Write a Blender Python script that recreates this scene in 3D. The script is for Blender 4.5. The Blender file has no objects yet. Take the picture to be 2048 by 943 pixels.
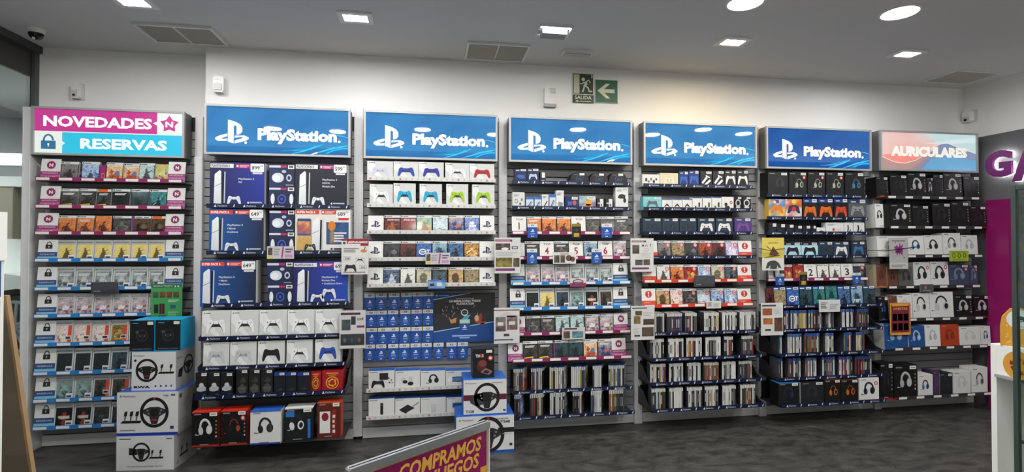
import bpy, math, random
from math import sin, cos, tan, atan, pi, radians
random.seed(7)
C = bpy.context.scene.collection
# ------------------------------------------------------------------ camera
F = 1020.0; CX = 1024.0; CY = 471.5                 # focal length and centre for a 2048x943 frame
YAW = atan(164 / 1020.0); PITCH = atan(13.5 / 1020.0)
CAM = (0.0, -3.754, 1.395)
cam_data = bpy.data.cameras.new('camera'); cam_data.sensor_width = 36; cam_data.lens = F / 2048 * 36
cam_data.clip_start = 0.05; cam_data.clip_end = 100
cam = bpy.data.objects.new('camera', cam_data); C.objects.link(cam)
cam.location = CAM; cam.rotation_euler = (pi / 2 + PITCH, 0, -YAW)
bpy.context.scene.camera = cam
# ------------------------------------------------------------------ world, exposure
world = bpy.data.worlds.new('mall_world'); bpy.context.scene.world = world; world.use_nodes = True
world.node_tree.nodes['Background'].inputs[0].default_value = (0.75, 0.8, 0.85, 1)
world.node_tree.nodes['Background'].inputs[1].default_value = 0.25
vs = bpy.context.scene.view_settings
vs.view_transform = 'Standard'; vs.look = 'None'; vs.gamma = 1.0; vs.use_curve_mapping = False
vs.exposure = 0.48
LAMP = 128.0       # radiance of the round ceiling lamps
SQUARE = 118.0     # radiance of the square lamps close to the wall
SIGN = 0.60       # radiance of the light boxes

# ------------------------------------------------------------------ camera geometry: where a measured ray meets a real plane
def ray(px, py):
    x = (px - CX) / F; y = 1.0; z = -(py - CY) / F
    c, s = cos(PITCH), sin(PITCH); y, z = y * c - z * s, y * s + z * c
    c, s = cos(YAW), sin(YAW); x, y = x * c + y * s, -x * s + y * c
    return x, y, z
def atY(px, py, Y):
    x, y, z = ray(px, py); t = (Y - CAM[1]) / y
    return (CAM[0] + x * t, Y, CAM[2] + z * t)
def atZ(px, py, Z):
    x, y, z = ray(px, py); t = (Z - CAM[2]) / z
    return (CAM[0] + x * t, CAM[1] + y * t, Z)
def atX(px, py, X):
    x, y, z = ray(px, py); t = (X - CAM[0]) / x
    return (X, CAM[1] + y * t, CAM[2] + z * t)

# ------------------------------------------------------------------ colour
def lin(c):
    if isinstance(c, str):
        c = c.lstrip('#')
        if len(c) == 3: c = ''.join(q * 2 for q in c)
        c = tuple(int(c[i:i + 2], 16) / 255 for i in (0, 2, 4))
        return tuple((v / 12.92 if v <= .04045 else ((v + .055) / 1.055) ** 2.4) for v in c)
    return tuple(c[:3])
def mixc(a, b, t): return tuple(a[i] * (1 - t) + b[i] * t for i in range(3))

# ------------------------------------------------------------------ materials
MATS = {}
def mat(name, col='888', rough=.5, metal=0.0, noise=0.0, scale=20.0, bump=0.0, emit=0.0, alpha=None, trans=0.0, coat=0.0, spec=None):
    if name in MATS: return MATS[name]
    m = bpy.data.materials.new(name); m.use_nodes = True; nt = m.node_tree
    b = nt.nodes['Principled BSDF']; c = lin(col)
    b.inputs['Base Color'].default_value = (*c, 1); b.inputs['Roughness'].default_value = rough
    b.inputs['Metallic'].default_value = metal; b.inputs['Coat Weight'].default_value = coat
    if spec is not None: b.inputs['Specular IOR Level'].default_value = spec
    if trans: b.inputs['Transmission Weight'].default_value = trans
    if noise or bump:
        tc = nt.nodes.new('ShaderNodeTexCoord'); n = nt.nodes.new('ShaderNodeTexNoise')
        n.inputs['Scale'].default_value = scale; n.inputs['Detail'].default_value = 6
        nt.links.new(tc.outputs['Object'], n.inputs['Vector'])
        if noise:
            r = nt.nodes.new('ShaderNodeMix'); r.data_type = 'RGBA'
            r.inputs[6].default_value = (*[v * (1 - noise) for v in c], 1); r.inputs[7].default_value = (*[min(1, v * (1 + noise)) for v in c], 1)
            nt.links.new(n.outputs['Fac'], r.inputs[0]); nt.links.new(r.outputs[2], b.inputs['Base Color'])
        if bump:
            u = nt.nodes.new('ShaderNodeBump'); u.inputs['Strength'].default_value = bump; u.inputs['Distance'].default_value = .002
            nt.links.new(n.outputs['Fac'], u.inputs['Height']); nt.links.new(u.outputs['Normal'], b.inputs['Normal'])
    if emit:
        b.inputs['Emission Color'].default_value = (*c, 1); b.inputs['Emission Strength'].default_value = emit
    MATS[name] = m; return m
def print_mat(name, rough, coat=0.0, emit=0.0, basemul=1.0):
    """colour of printed card, paper or film, read from the print's own colour attribute"""
    if name in MATS: return MATS[name]
    m = bpy.data.materials.new(name); m.use_nodes = True; nt = m.node_tree
    b = nt.nodes['Principled BSDF']; a = nt.nodes.new('ShaderNodeAttribute'); a.attribute_name = 'Col'
    b.inputs['Roughness'].default_value = rough; b.inputs['Coat Weight'].default_value = coat; b.inputs['Coat Roughness'].default_value = .08
    if basemul != 1.0:
        x = nt.nodes.new('ShaderNodeMix'); x.data_type = 'RGBA'; x.inputs[0].default_value = basemul
        x.inputs[6].default_value = (0, 0, 0, 1); nt.links.new(a.outputs['Color'], x.inputs[7]); nt.links.new(x.outputs[2], b.inputs['Base Color'])
    else: nt.links.new(a.outputs['Color'], b.inputs['Base Color'])
    if emit:
        nt.links.new(a.outputs['Color'], b.inputs['Emission Color']); b.inputs['Emission Strength'].default_value = emit
    MATS[name] = m; return m
CARD = print_mat('printed_card', .42, basemul=.76)
PAPER = print_mat('printed_paper', .6, basemul=.74)
FILM = print_mat('case_film', .25, coat=.25, basemul=.74)
LIT = print_mat('backlit_film', .025, emit=SIGN, basemul=.25)
LITM = print_mat('backlit_film_soft', .3, emit=SIGN, basemul=.25)

# ------------------------------------------------------------------ meshes
def mesh(name, vs_, fs, m=None, cols=None, smooth=False):
    me = bpy.data.meshes.new(name); me.from_pydata(vs_, [], fs)
    if m: me.materials.append(m)
    if cols is not None:      # one colour per face corner
        ca = me.color_attributes.new('Col', 'FLOAT_COLOR', 'CORNER'); flat = []
        for c in cols: flat.extend((c[0], c[1], c[2], 1.0))
        ca.data.foreach_set('color', flat)
    if smooth: me.polygons.foreach_set('use_smooth', [True] * len(me.polygons))
    return me
class MB:
    """collects boxes, prisms and tubes, built as one mesh with one colour per face (or one material)"""
    def __init__(s): s.v = []; s.f = []; s.c = []
    def face(s, pts, c='888'):
        n = len(s.v); s.v += [tuple(p) for p in pts]; s.f.append(tuple(range(n, n + len(pts)))); s.c += [lin(c)] * len(pts)
    def box(s, x0, y0, z0, x1, y1, z1, c='888', front=None, back=None, left=None, right=None, top=None, bottom=None, b=0.0):
        P = lambda x, y, z: (x, y, z)
        if b:
            s.prism([(x0 + b, z0), (x1 - b, z0), (x1, z0 + b), (x1, z1 - b), (x1 - b, z1), (x0 + b, z1), (x0, z1 - b), (x0, z0 + b)], y0, y1, c); return s
        s.face([P(x0, y0, z0), P(x1, y0, z0), P(x1, y0, z1), P(x0, y0, z1)], front or c)
        s.face([P(x1, y1, z0), P(x0, y1, z0), P(x0, y1, z1), P(x1, y1, z1)], back or c)
        s.face([P(x0, y1, z0), P(x0, y0, z0), P(x0, y0, z1), P(x0, y1, z1)], left or c)
        s.face([P(x1, y0, z0), P(x1, y1, z0), P(x1, y1, z1), P(x1, y0, z1)], right or c)
        s.face([P(x0, y0, z1), P(x1, y0, z1), P(x1, y1, z1), P(x0, y1, z1)], top or c)
        s.face([P(x0, y1, z0), P(x1, y1, z0), P(x1, y0, z0), P(x0, y0, z0)], bottom or c)
        return s
    def prism(s, pts, y0, y1, c='888', side=None):
        """outline in the XZ plane (counter-clockwise seen from -Y) pushed from y0 to y1"""
        s.face([(x, y0, z) for x, z in pts], c); s.face([(x, y1, z) for x, z in reversed(pts)], c)
        for i in range(len(pts)):
            a, b = pts[i], pts[(i + 1) % len(pts)]
            s.face([(a[0], y0, a[1]), (a[0], y1, a[1]), (b[0], y1, b[1]), (b[0], y0, b[1])], side or c)
        return s
    def cyl(s, cx, cy, z0, z1, r, n=16, c='888', r2=None, axis='z'):
        r2 = r if r2 is None else r2
        T = {'z': lambda a, b, h: (cx + a, cy + b, h), 'y': lambda a, b, h: (cx + a, h, cy + b), 'x': lambda a, b, h: (h, cx + a, cy + b)}[axis]
        A = [T(r * cos(2 * pi * i / n), r * sin(2 * pi * i / n), z0) for i in range(n)]
        B = [T(r2 * cos(2 * pi * i / n), r2 * sin(2 * pi * i / n), z1) for i in range(n)]
        for i in range(n):
            j = (i + 1) % n; s.face([A[i], A[j], B[j], B[i]], c)
        s.face(list(reversed(A)), c); s.face(B, c); return s
    def tube(s, pts, r, n=8, c='888'):
        from mathutils import Vector
        rings = []
        for k, p in enumerate(pts):
            p = Vector(p); a = Vector(pts[max(0, k - 1)]); b = Vector(pts[min(len(pts) - 1, k + 1)]); d = (b - a).normalized()
            u = d.cross(Vector((0, 0, 1)));
            if u.length < 1e-3: u = d.cross(Vector((0, 1, 0)))
            u.normalize(); w = d.cross(u)
            rings.append([tuple(p + (u * cos(2 * pi * i / n) + w * sin(2 * pi * i / n)) * r) for i in range(n)])
        for k in range(len(rings) - 1):
            for i in range(n):
                j = (i + 1) % n; s.face([rings[k][i], rings[k][j], rings[k + 1][j], rings[k + 1][i]], c)
        s.face(list(reversed(rings[0])), c); s.face(rings[-1], c); return s
    def data(s, name, m=None):
        return mesh(name, s.v, s.f, m or CARD, s.c)
    def build(s, name, m=None, parent=None, loc=None):
        return obj(name, s.data(name, m), parent, loc)
def obj(name, me, parent=None, loc=None):
    o = bpy.data.objects.new(name, me); C.objects.link(o)
    if parent is not None: o.parent = parent
    if loc is not None: o.location = loc
    return o
def tag(o, label=None, cat=None, group=None, kind=None):
    if label: o['label'] = label
    if cat: o['category'] = cat
    if group: o['group'] = group
    if kind: o['kind'] = kind
    return o
def thing(name, label, cat, loc=(0, 0, 0), group=None, rz=0.0):
    o = bpy.data.objects.new(name, None); C.objects.link(o); o.location = loc; o.rotation_euler = (0, 0, rz); o.empty_display_size = .05
    return tag(o, label, cat, group)
def struct(name, me, label=None):
    return tag(obj(name, me), label=label, kind='structure')

# ------------------------------------------------------------------ print artwork: flat printed shapes, drawn as vector geometry with its own colours
TXT = {}
def glyphs(s, bold):
    k = (s, bold)
    if k not in TXT:
        c = bpy.data.curves.new('lettering', 'FONT'); c.body = s; c.resolution_u = 2; c.offset = bold
        o = bpy.data.objects.new('lettering', c); me = o.to_mesh()
        vv = [(v.co.x, v.co.y) for v in me.vertices]; ff = [tuple(p.vertices) for p in me.polygons]
        o.to_mesh_clear(); bpy.data.objects.remove(o); bpy.data.curves.remove(c)
        TXT[k] = (vv, ff, min(v[0] for v in vv), max(v[0] for v in vv))
    return TXT[k]
class Art:
    """canvas with x in 0..1 and y in 0..h/w; shapes lie in thin printed layers"""
    def __init__(s, w, h, base=None):
        s.w = w; s.h = h / w; s.v = []; s.f = []; s.c = []
        if base: s.rect(0, 0, 1, s.h, base, L=0)
    def poly(s, pts, c, L=1, c2=None):
        n = len(s.v); c = lin(c)
        s.v += [(x, y, L) for x, y in pts]; s.f.append(tuple(range(n, n + len(pts))))
        if c2 is None: s.c += [c] * len(pts)
        else:
            c2 = lin(c2); ys = [p[1] for p in pts]; a, b = min(ys), max(ys)
            s.c += [mixc(c, c2, (p[1] - a) / (b - a + 1e-9)) for p in pts]
        return s
    def rect(s, x0, y0, x1, y1, c, c2=None, L=1): return s.poly([(x0, y0), (x1, y0), (x1, y1), (x0, y1)], c, L, c2)
    def rgrad(s, x0, y0, x1, y1, cl, cr, L=1):
        n = len(s.v); s.v += [(x0, y0, L), (x1, y0, L), (x1, y1, L), (x0, y1, L)]; s.f.append((n, n + 1, n + 2, n + 3))
        a, b = lin(cl), lin(cr); s.c += [a, b, b, a]; return s
    def ell(s, cx, cy, rx, ry=None, c='fff', L=2, n=14, rot=0.0, a0=0.0, a1=2 * pi):
        ry = rx if ry is None else ry; P = []
        for i in range(n + (0 if a1 - a0 > 6.28 else 1)):
            a = a0 + (a1 - a0) * i / n; x, y = rx * cos(a), ry * sin(a)
            P.append((cx + x * cos(rot) - y * sin(rot), cy + x * sin(rot) + y * cos(rot)))
        return s.poly(P, c, L)
    def line(s, pts, w, c, L=2, closed=False):
        n = len(pts)
        if closed: pts = list(pts) + [pts[0]]; n += 1
        nn = []
        for i in range(n):
            a = pts[i - 1] if i > 0 else (pts[-2] if closed else pts[0]); b = pts[i + 1] if i < n - 1 else (pts[1] if closed else pts[-1])
            dx, dy = b[0] - a[0], b[1] - a[1]; q = math.hypot(dx, dy) or 1; nn.append((-dy / q, dx / q))
        ww = w if isinstance(w, (list, tuple)) else [w] * n
        for i in range(n - 1):
            (x0, y0), (x1, y1) = pts[i], pts[i + 1]; (a, b), (d, e) = nn[i], nn[i + 1]; h0, h1 = ww[i] / 2, ww[i + 1] / 2
            s.poly([(x0 - a * h0, y0 - b * h0), (x1 - d * h1, y1 - e * h1), (x1 + d * h1, y1 + e * h1), (x0 + a * h0, y0 + b * h0)], c, L)
        return s
    def arc(s, cx, cy, rx, ry, w, c, L=2, n=16, a0=0.0, a1=2 * pi, rot=0.0):
        P = []
        for i in range(n + 1):
            a = a0 + (a1 - a0) * i / n; x, y = rx * cos(a), ry * sin(a); P.append((cx + x * cos(rot) - y * sin(rot), cy + x * sin(rot) + y * cos(rot)))
        if a1 - a0 > 6.28: return s.line(P[:-1], w, c, L, closed=True)
        return s.line(P, w, c, L)
    def text(s, t, x0, y, x1, cap, c, L=4, bold=.012, slant=0.0):
        """lettering fitted between x0 and x1, baseline y, capital height cap"""
        vv, ff, a, b = glyphs(t, bold); n = len(s.v); kx = (x1 - x0) / (b - a); ky = cap / .73
        s.v += [(x0 + (x - a) * kx + slant * yy * ky, y + yy * ky, L) for x, yy in vv]
        for q in ff: s.f.append(tuple(i + n for i in q)); s.c += [lin(c)] * len(q)
        return s
    def bars(s, x0, y0, x1, y1, n, c, L=3, fill=.55, seed=1):
        """rows of print too small to read"""
        R = random.Random(seed); st = (y1 - y0) / n
        for i in range(n):
            y = y1 - st * (i + 1); e = x1 - (x1 - x0) * R.uniform(0, .3)
            s.rect(x0, y, e, y + st * fill, c, L=L)
        return s
    def noise(s, x0, y0, x1, y1, cols, nx=8, ny=10, seed=1, L=1, hf=.35):
        R = random.Random(seed); cols = [lin(c) for c in cols]; k = len(cols); n = len(s.v)
        G = [[R.random() for _ in range(5)] for _ in range(6)]; CC = []
        for j in range(ny + 1):
            for i in range(nx + 1):
                u, v = i / nx, j / ny; s.v.append((x0 + (x1 - x0) * u, y0 + (y1 - y0) * v, L))
                gx, gy = u * 3.99, v * 4.99; a, b = int(gx), int(gy); fx, fy = gx - a, gy - b
                t = (G[b][a] * (1 - fx) + G[b][a + 1 if a < 4 else a] * fx) * (1 - fy) + (G[min(5, b + 1)][a] * (1 - fx) + G[min(5, b + 1)][min(4, a + 1)] * fx) * fy
                t = .55 * t + .45 * v + hf * (R.random() - .5); t = max(0, min(.999, t)) * (k - 1); q = int(t)
                CC.append(mixc(cols[q], cols[q + 1], t - q))
        for j in range(ny):
            for i in range(nx):
                a = j * (nx + 1) + i; q = (a, a + 1, a + nx + 2, a + nx + 1)
                s.f.append(tuple(n + z for z in q)); s.c += [CC[z] for z in q]
        return s
    def paint(s, x0, y0, x1, y1, pal, shapes, nx=16, ny=20, seed=1, L=1, hf=.5):
        """painterly picture: mottled ground with soft-edged shapes worked into the same grid of colours"""
        R = random.Random(seed); base = len(s.c); n = len(s.v); s.noise(x0, y0, x1, y1, pal, nx, ny, seed, L, hf)
        k = len(s.v) - n; cols = {}
        def inside(P, x, y):
            c = False; j = len(P) - 1
            for i in range(len(P)):
                if (P[i][1] > y) != (P[j][1] > y) and x < (P[j][0] - P[i][0]) * (y - P[i][1]) / (P[j][1] - P[i][1] + 1e-9) + P[i][0]: c = not c
                j = i
            return c
        for q in range(k):
            i, j = q % (nx + 1), q // (nx + 1); u, v = i / nx, j / ny; hit = None
            for P, c in shapes:
                if inside(P, u + R.uniform(-.012, .012), v + R.uniform(-.012, .012)): hit = c
            if hit: cols[q] = tuple(max(0, min(1, w * R.uniform(.55, 1.5) + R.uniform(0, .012))) for w in hit)
        ci = base
        for q in s.f[-nx * ny:]:
            for a in q:
                if a - n in cols: s.c[ci] = mixc(s.c[ci], cols[a - n], .85)
                g = sum(s.c[ci]) / 3; s.c[ci] = tuple(min(1, ((w * .8 + g * .2) * 1.25) ** 1.2 * .82) for w in s.c[ci])
                ci += 1
        return s
    def take(s, lo):
        """split off everything drawn since mark lo as its own canvas"""
        nv, nf, nc = lo; B = Art(s.w, s.h * s.w); B.v = s.v[nv:]; B.f = [tuple(i - nv for i in q) for q in s.f[nf:]]; B.c = s.c[nc:]
        s.v = s.v[:nv]; s.f = s.f[:nf]; s.c = s.c[:nc]; return B
    def mark(s): return len(s.v), len(s.f), len(s.c)
    def data(s, name, m=None):
        return mesh(name, [((x - .5) * s.w, -.0006 - .0003 * L, y * s.w) for x, y, L in s.v], s.f, m or CARD, s.c)

# --- reusable drawings -------------------------------------------------------
def d_logo(A, cx, cy, r, c, L=3):                    # the upright P over the lying S
    T = lambda P: [(cx + x * r, cy + y * r) for x, y in P]
    A.poly(T([(-.26, -.62), (.1, -.74), (.1, .42), (.2, .45), (.27, .36), (.27, -.16), (.5, -.1), (.62, .06), (.62, .32), (.5, .52), (.22, .68), (-.26, .82)]), c, L)
    A.poly(T([(-.3, -.1), (-.72, -.22), (-1, -.36), (-1.04, -.48), (-.85, -.6), (-.3, -.58), (-.3, -.42), (-.55, -.46), (-.66, -.42), (-.3, -.28)]), c, L)
    A.poly(T([(.16, -.74), (.8, -.55), (1.03, -.42), (1.0, -.3), (.75, -.19), (.16, -.22), (.16, -.36), (.55, -.3), (.68, -.36), (.16, -.54)]), c, L)
def d_pad(A, cx, cy, s, body, inner, L=2, btn=None):  # game controller, front view
    half = [(0, .3), (.3, .32), (.5, .4), (.72, .38), (.84, .2), (.95, -.2), (1, -.52), (.93, -.66), (.8, -.66), (.66, -.45), (.5, -.2), (.3, -.16), (0, -.16)]
    k = 1.22
    P = [(cx - x * s, cy + y * s * k) for x, y in half] + [(cx + x * s, cy + y * s * k) for x, y in reversed(half[1:-1])]
    A.poly(P, body, L)
    if inner:
        hi = [(0, .27), (.26, .27), (.3, .02), (.44, -.06), (.56, -.2), (.72, -.45), (.82, -.62), (.66, -.42), (.5, -.2), (.3, -.16), (0, -.16)]
        P = [(cx - x * s, cy + y * s * k) for x, y in hi] + [(cx + x * s, cy + y * s * k) for x, y in reversed(hi[1:-1])]
        A.poly(P, inner, L + 1)
        A.rect(cx - .24 * s, cy + .06 * s, cx + .24 * s, cy + .36 * s, body, L=L + 2)
    d = btn or (inner or '222')
    for q in (-1, 1): A.ell(cx + q * .3 * s, cy - .03 * s, .11 * s, c=d, L=L + 3, n=8)
    for a, b in ((.62, .24), (.62, .06), (.53, .15), (.71, .15)): A.ell(cx + a * s, cy + b * s, .035 * s, c=d, L=L + 3, n=5)
    A.rect(cx - .68 * s, cy + .12 * s, cx - .54 * s, cy + .17 * s, d, L=L + 3); A.rect(cx - .635 * s, cy + .07 * s, cx - .585 * s, cy + .22 * s, d, L=L + 3)
def d_headset(A, cx, cy, s, band, cup, L=2, mic=True, pad=None, rot=.15):
    A.arc(cx, cy + .1 * s, .55 * s, .8 * s, .17 * s, band, L, 14, .05 * pi, 1.0 * pi, rot)
    A.arc(cx, cy + .1 * s, .45 * s, .66 * s, .06 * s, pad or cup, L + 1, 14, .08 * pi, .95 * pi, rot)
    A.ell(cx - .48 * s, cy - .2 * s, .26 * s, .42 * s, cup, L + 1, 12, rot)
    A.ell(cx + .42 * s, cy - .12 * s, .33 * s, .46 * s, cup, L + 1, 14, rot - .2)
    A.ell(cx + .45 * s, cy - .12 * s, .2 * s, .3 * s, pad or band, L + 2, 12, rot - .2)
    if mic:
        A.line([(cx - .5 * s, cy - .45 * s), (cx - .75 * s, cy - .62 * s), (cx - 1.0 * s, cy - .58 * s)], .07 * s, cup, L + 1)
        A.ell(cx - 1.0 * s, cy - .57 * s, .09 * s, .06 * s, pad or band, L + 2, 8)
def d_wheel(A, cx, cy, s, c='1b1b1e', c2='303034', L=2, red=None):
    A.arc(cx, cy, .9 * s, s, .22 * s, c, L, 26)
    A.poly([(cx - .8 * s, cy + .2 * s), (cx - .3 * s, cy + .4 * s), (cx + .3 * s, cy + .4 * s), (cx + .8 * s, cy + .2 * s), (cx + .78 * s, cy - .05 * s), (cx + .35 * s, cy - .3 * s), (cx + .2 * s, cy - .85 * s), (cx - .2 * s, cy - .85 * s), (cx - .35 * s, cy - .3 * s), (cx - .78 * s, cy - .05 * s)], c2, L)
    A.ell(cx, cy, .3 * s, c=c, L=L + 1, n=12)
    for a, b in ((-.48, .15), (.48, .15), (-.4, -.08), (.4, -.08)): A.ell(cx + a * s, cy + b * s, .07 * s, c='8a8a8e', L=L + 1, n=6)
    if red: A.rect(cx - .07 * s, cy + .9 * s, cx + .07 * s, cy + 1.1 * s, red, L=L + 2); A.rect(cx - .18 * s, cy - .6 * s, cx + .18 * s, cy - .48 * s, red, L=L + 2)
def d_pedals(A, cx, cy, s, n=2, c='1c1c20', L=2):
    A.poly([(cx - s, cy - .6 * s), (cx + .9 * s, cy - .6 * s), (cx + 1.0 * s, cy - .35 * s), (cx - .8 * s, cy - .35 * s)], c, L)
    for i in range(n):
        x = cx - .6 * s + i * 1.1 * s / max(1, n - 1)
        A.poly([(x - .06 * s, cy - .4 * s), (x + .06 * s, cy - .4 * s), (x + .16 * s, cy + .2 * s), (x + .02 * s, cy + .2 * s)], '55555a', L + 1)
        A.poly([(x - .08 * s, cy + .1 * s), (x + .22 * s, cy + .16 * s), (x + .28 * s, cy + .62 * s), (x, cy + .56 * s)], c, L + 2)
def d_padlock(A, cx, cy, s, c, L=3, key=None):
    A.rect(cx - s, cy - .95 * s, cx + s, cy + .35 * s, c, L=L)
    A.arc(cx, cy + .4 * s, .62 * s, .85 * s, .26 * s, c, L, 12, 0, pi)
    A.line([(cx - .62 * s, cy + .3 * s), (cx - .62 * s, cy + .5 * s)], .26 * s, c, L)
    A.ell(cx, cy - .2 * s, .16 * s, c=key or 'e8e8e8', L=L + 1, n=8); A.rect(cx - .07 * s, cy - .6 * s, cx + .07 * s, cy - .2 * s, key or 'e8e8e8', L=L + 1)
def d_cog(A, cx, cy, r, c, L=3, n=12):
    P = []
    for i in range(2 * n): q = r if i % 2 == 0 else r * .84; a = pi * i / n; P.append((cx + q * cos(a), cy + q * sin(a)))
    A.poly(P, c, L)
def d_recycle(A, cx, cy, r, c, L=3):
    for k in range(3):
        a = pi / 2 + k * 2 * pi / 3; R = lambda x, y: (cx + (x * cos(a) - y * sin(a)) * r, cy + (x * sin(a) + y * cos(a)) * r)
        A.poly([R(.95, -.25), R(.95, .2), R(.45, .75), R(.25, .5), R(.6, .15), R(.6, -.25)], c, L)
        A.poly([R(.1, .4), R(.6, .95), R(.0, 1.0)], c, L)
def d_console(A, x, y, h, L=2):                       # upright white console with black core
    A.poly([(x, y), (x + .26 * h, y - .03 * h), (x + .25 * h, y + .97 * h), (x + .2 * h, y + h), (x + .03 * h, y + .88 * h)], 'd5dbe0', L, c2='f2f5f7')
    A.poly([(x + .27 * h, y), (x + .33 * h, y), (x + .35 * h, y + .93 * h), (x + .29 * h, y + .93 * h)], '14161c', L)
    A.poly([(x + .34 * h, y + .01 * h), (x + .38 * h, y + .01 * h), (x + .4 * h, y + .95 * h), (x + .36 * h, y + .96 * h)], 'c5ccd4', L)
    A.line([(x + .01 * h, y + .5 * h), (x + .25 * h, y + .6 * h)], .012 * h, '22252c', L + 1)

# ================================================================== THE ROOM
H = 2.77; XR = 4.72; XL = -2.745; XS = -1.554; YB = 0.10; YREC = 0.30; YF = -6.2
M_WALL = mat('wall_paint', 'e9e8e6', .75, noise=.02, scale=3, bump=.05)
M_CEIL = mat('ceiling_paint', 'd4d3d3', .85, noise=.02, scale=2)
M_GREYP = mat('grey_wall_panel', '5b5b5d', .6, noise=.04, scale=4)
M_POST = mat('grey_lacquered_steel', 'c6c6c8', .42, metal=.1, noise=.03, scale=30)
M_SLAT = mat('slatwall_laminate', '808083', .5, noise=.04, scale=12)
M_DARK = mat('dark_groove', '161617', .7)
M_PLINTH = mat('plinth_steel', 'c2c2c5', .4, metal=.1, noise=.05, scale=9)
M_ALU = mat('satin_aluminium', 'a2a5a7', .5, metal=.3)
M_BOXM = mat('lightbox_body', '6a6a6c', .45, metal=.2)
M_WHITE = mat('white_plastic', 'e4e4e1', .35)
M_BLACK = mat('black_plastic', '101113', .4)
M_NAVY = mat('navy_rail', '0b1634', .35)
M_MAG = mat('magenta_rail', '7c2150', .4)
M_BLUE = mat('blue_rail', '266fae', .4)
M_RED = mat('red_rail', 'b83624', .4)
M_WRAIL = mat('white_rail', 'bcbcba', .4)
M_GRAIL = mat('dark_rail', '2b2b2e', .4)
M_LABEL = mat('price_label_paper', 'd0cfcc', .6)
M_PURP = mat('purple_laminate', '7d0f56', .35, noise=.04, scale=5)
M_CLEAR = mat('clear_acrylic', 'ffffff', .05, trans=1.0)
M_GLASS = mat('shop_glass', 'e8f4f0', .02, trans=1.0)

def slab(name, x0, y0, z0, x1, y1, z1, m, label=None):
    return tag(MB().box(x0, y0, z0, x1, y1, z1).build(name, m), label=label, kind='structure')

# floor: dark vinyl with long smoky streaks
fm = bpy.data.materials.new('dark_vinyl_floor'); fm.use_nodes = True; nt = fm.node_tree; b = nt.nodes['Principled BSDF']
tc = nt.nodes.new('ShaderNodeTexCoord'); mp = nt.nodes.new('ShaderNodeMapping'); mp.inputs['Scale'].default_value = (2.2, 4.6, 1)
n1 = nt.nodes.new('ShaderNodeTexNoise'); n1.inputs['Scale'].default_value = 3.4; n1.inputs['Detail'].default_value = 9; n1.inputs['Roughness'].default_value = .74; n1.inputs['Distortion'].default_value = .5
cr = nt.nodes.new('ShaderNodeValToRGB'); cr.color_ramp.elements[0].position = .38; cr.color_ramp.elements[0].color = (*lin('20201f'), 1)
cr.color_ramp.elements[1].position = .64; cr.color_ramp.elements[1].color = (*lin('484745'), 1)
nt.links.new(tc.outputs['Object'], mp.inputs['Vector']); nt.links.new(mp.outputs['Vector'], n1.inputs['Vector']); nt.links.new(n1.outputs['Fac'], cr.inputs['Fac'])
nt.links.new(cr.outputs['Color'], b.inputs['Base Color']); b.inputs['Roughness'].default_value = .42
slab('floor', -9, YF, -.05, XR + .1, 7, 0, fm)
slab('ceiling', XL, YF, H, XR + .1, YREC + .1, H + .08, M_CEIL)
slab('wall_back', XS, YB, 0, XR, YB + .3, H, M_WALL)
slab('wall_back.001', XL, YREC, 0, XS, YREC + .1, H, M_WALL)
slab('wall_right', XR, YF, 0, XR + .1, YB + .3, H, M_WALL)
slab('wall_front', XL, YF - .1, 0, XR + .1, YF, H, M_WALL)
slab('trim_1', XR - .015, YF, 0, XR, YB, 2.31, M_GREYP, 'dark grey wall cladding below the white upper wall')
# shop window on the far side: dark head beam, dark transom, corner mullion, glass
slab('trim_2', XL - .05, YF, 2.722, XL + .05, YREC, H, mat('dark_beam', '4a4b4d', .5))
slab('trim_3', XL - .005, YREC - .04, 0, XL + .03, YREC, 2.722, mat('dark_mullion', '5a5b5d', .45, metal=.3))
w = thing('window_1', None, None, (XL, 0, 0)); w['kind'] = 'structure'
MB().box(-.012, YF, 2.545, .012, YREC - .04, 2.722).build('transom_panel', mat('smoked_transom', '3b3a37', .35), w)
MB().box(-.004, YF, .02, .004, YREC - .04, 2.545).build('pane', M_GLASS, w)
# the mall outside the glass
M_MW = mat('mall_plaster', 'a9abac', .8, noise=.03, scale=2)
slab('wall_outside', -9, 5.6, 0, XL, 5.7, 3.4, M_MW)
slab('wall_outside.001', -9.1, -3, 0, -9, 5.6, 3.4, M_MW)
slab('ceiling_outside', -9, YF, 3.4, XL, 5.7, 3.5, M_MW)
a = atY(0, 372, 4.6); bq = atY(0, 352, 4.6)
slab('trim_4', -9, 4.6, a[2], XL - .4, 5.6, bq[2], mat('mall_fascia', 'b8b9b8', .6))
slab('trim_5', -9, 5.0, .0, XL - .4, 5.6, atY(0, 400, 5)[2], mat('brown_shopfront', '4c423b', .6, noise=.1, scale=3))
xc = atY(44, 450, 4.8)[0]
slab('pillar_outside', xc - .6, 4.62, 0, xc, 4.98, a[2], mat('tan_column', '7c7466', .6))
t = thing('linear_lamp', 'long white strip lamp glowing outside beyond the glass', 'lamp', (-6.6, 4.5, atY(0, 318, 4.5)[2]))
MB().box(-2.2, 0, -.09, 3.3, .08, .09).build('housing', M_ALU, t)
MB().box(-2.18, -.012, -.08, 3.28, 0, .08).build('diffuser', mat('strip_diffuser', 'f4fbfa', .4, emit=2.0), t)
for k in range(4):  # glowing ceiling panels added to brighten the dim mall
    t = thing('mall_fill_lamp', 'square fill lamp added in the mall ceiling outside', 'lamp', (-4.2 - (k % 2) * 2.6, 1.2 + (k // 2) * 2.2, 3.4), 'fill lamps added in the mall ceiling')
    MB().box(-.3, -.3, -.02, .3, .3, 0).build('frame', M_WHITE, t); MB().box(-.28, -.28, -.022, .28, .28, -.02).build('diffuser', mat('mall_fill_panel', 'ffffff', .5, emit=45), t)
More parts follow.
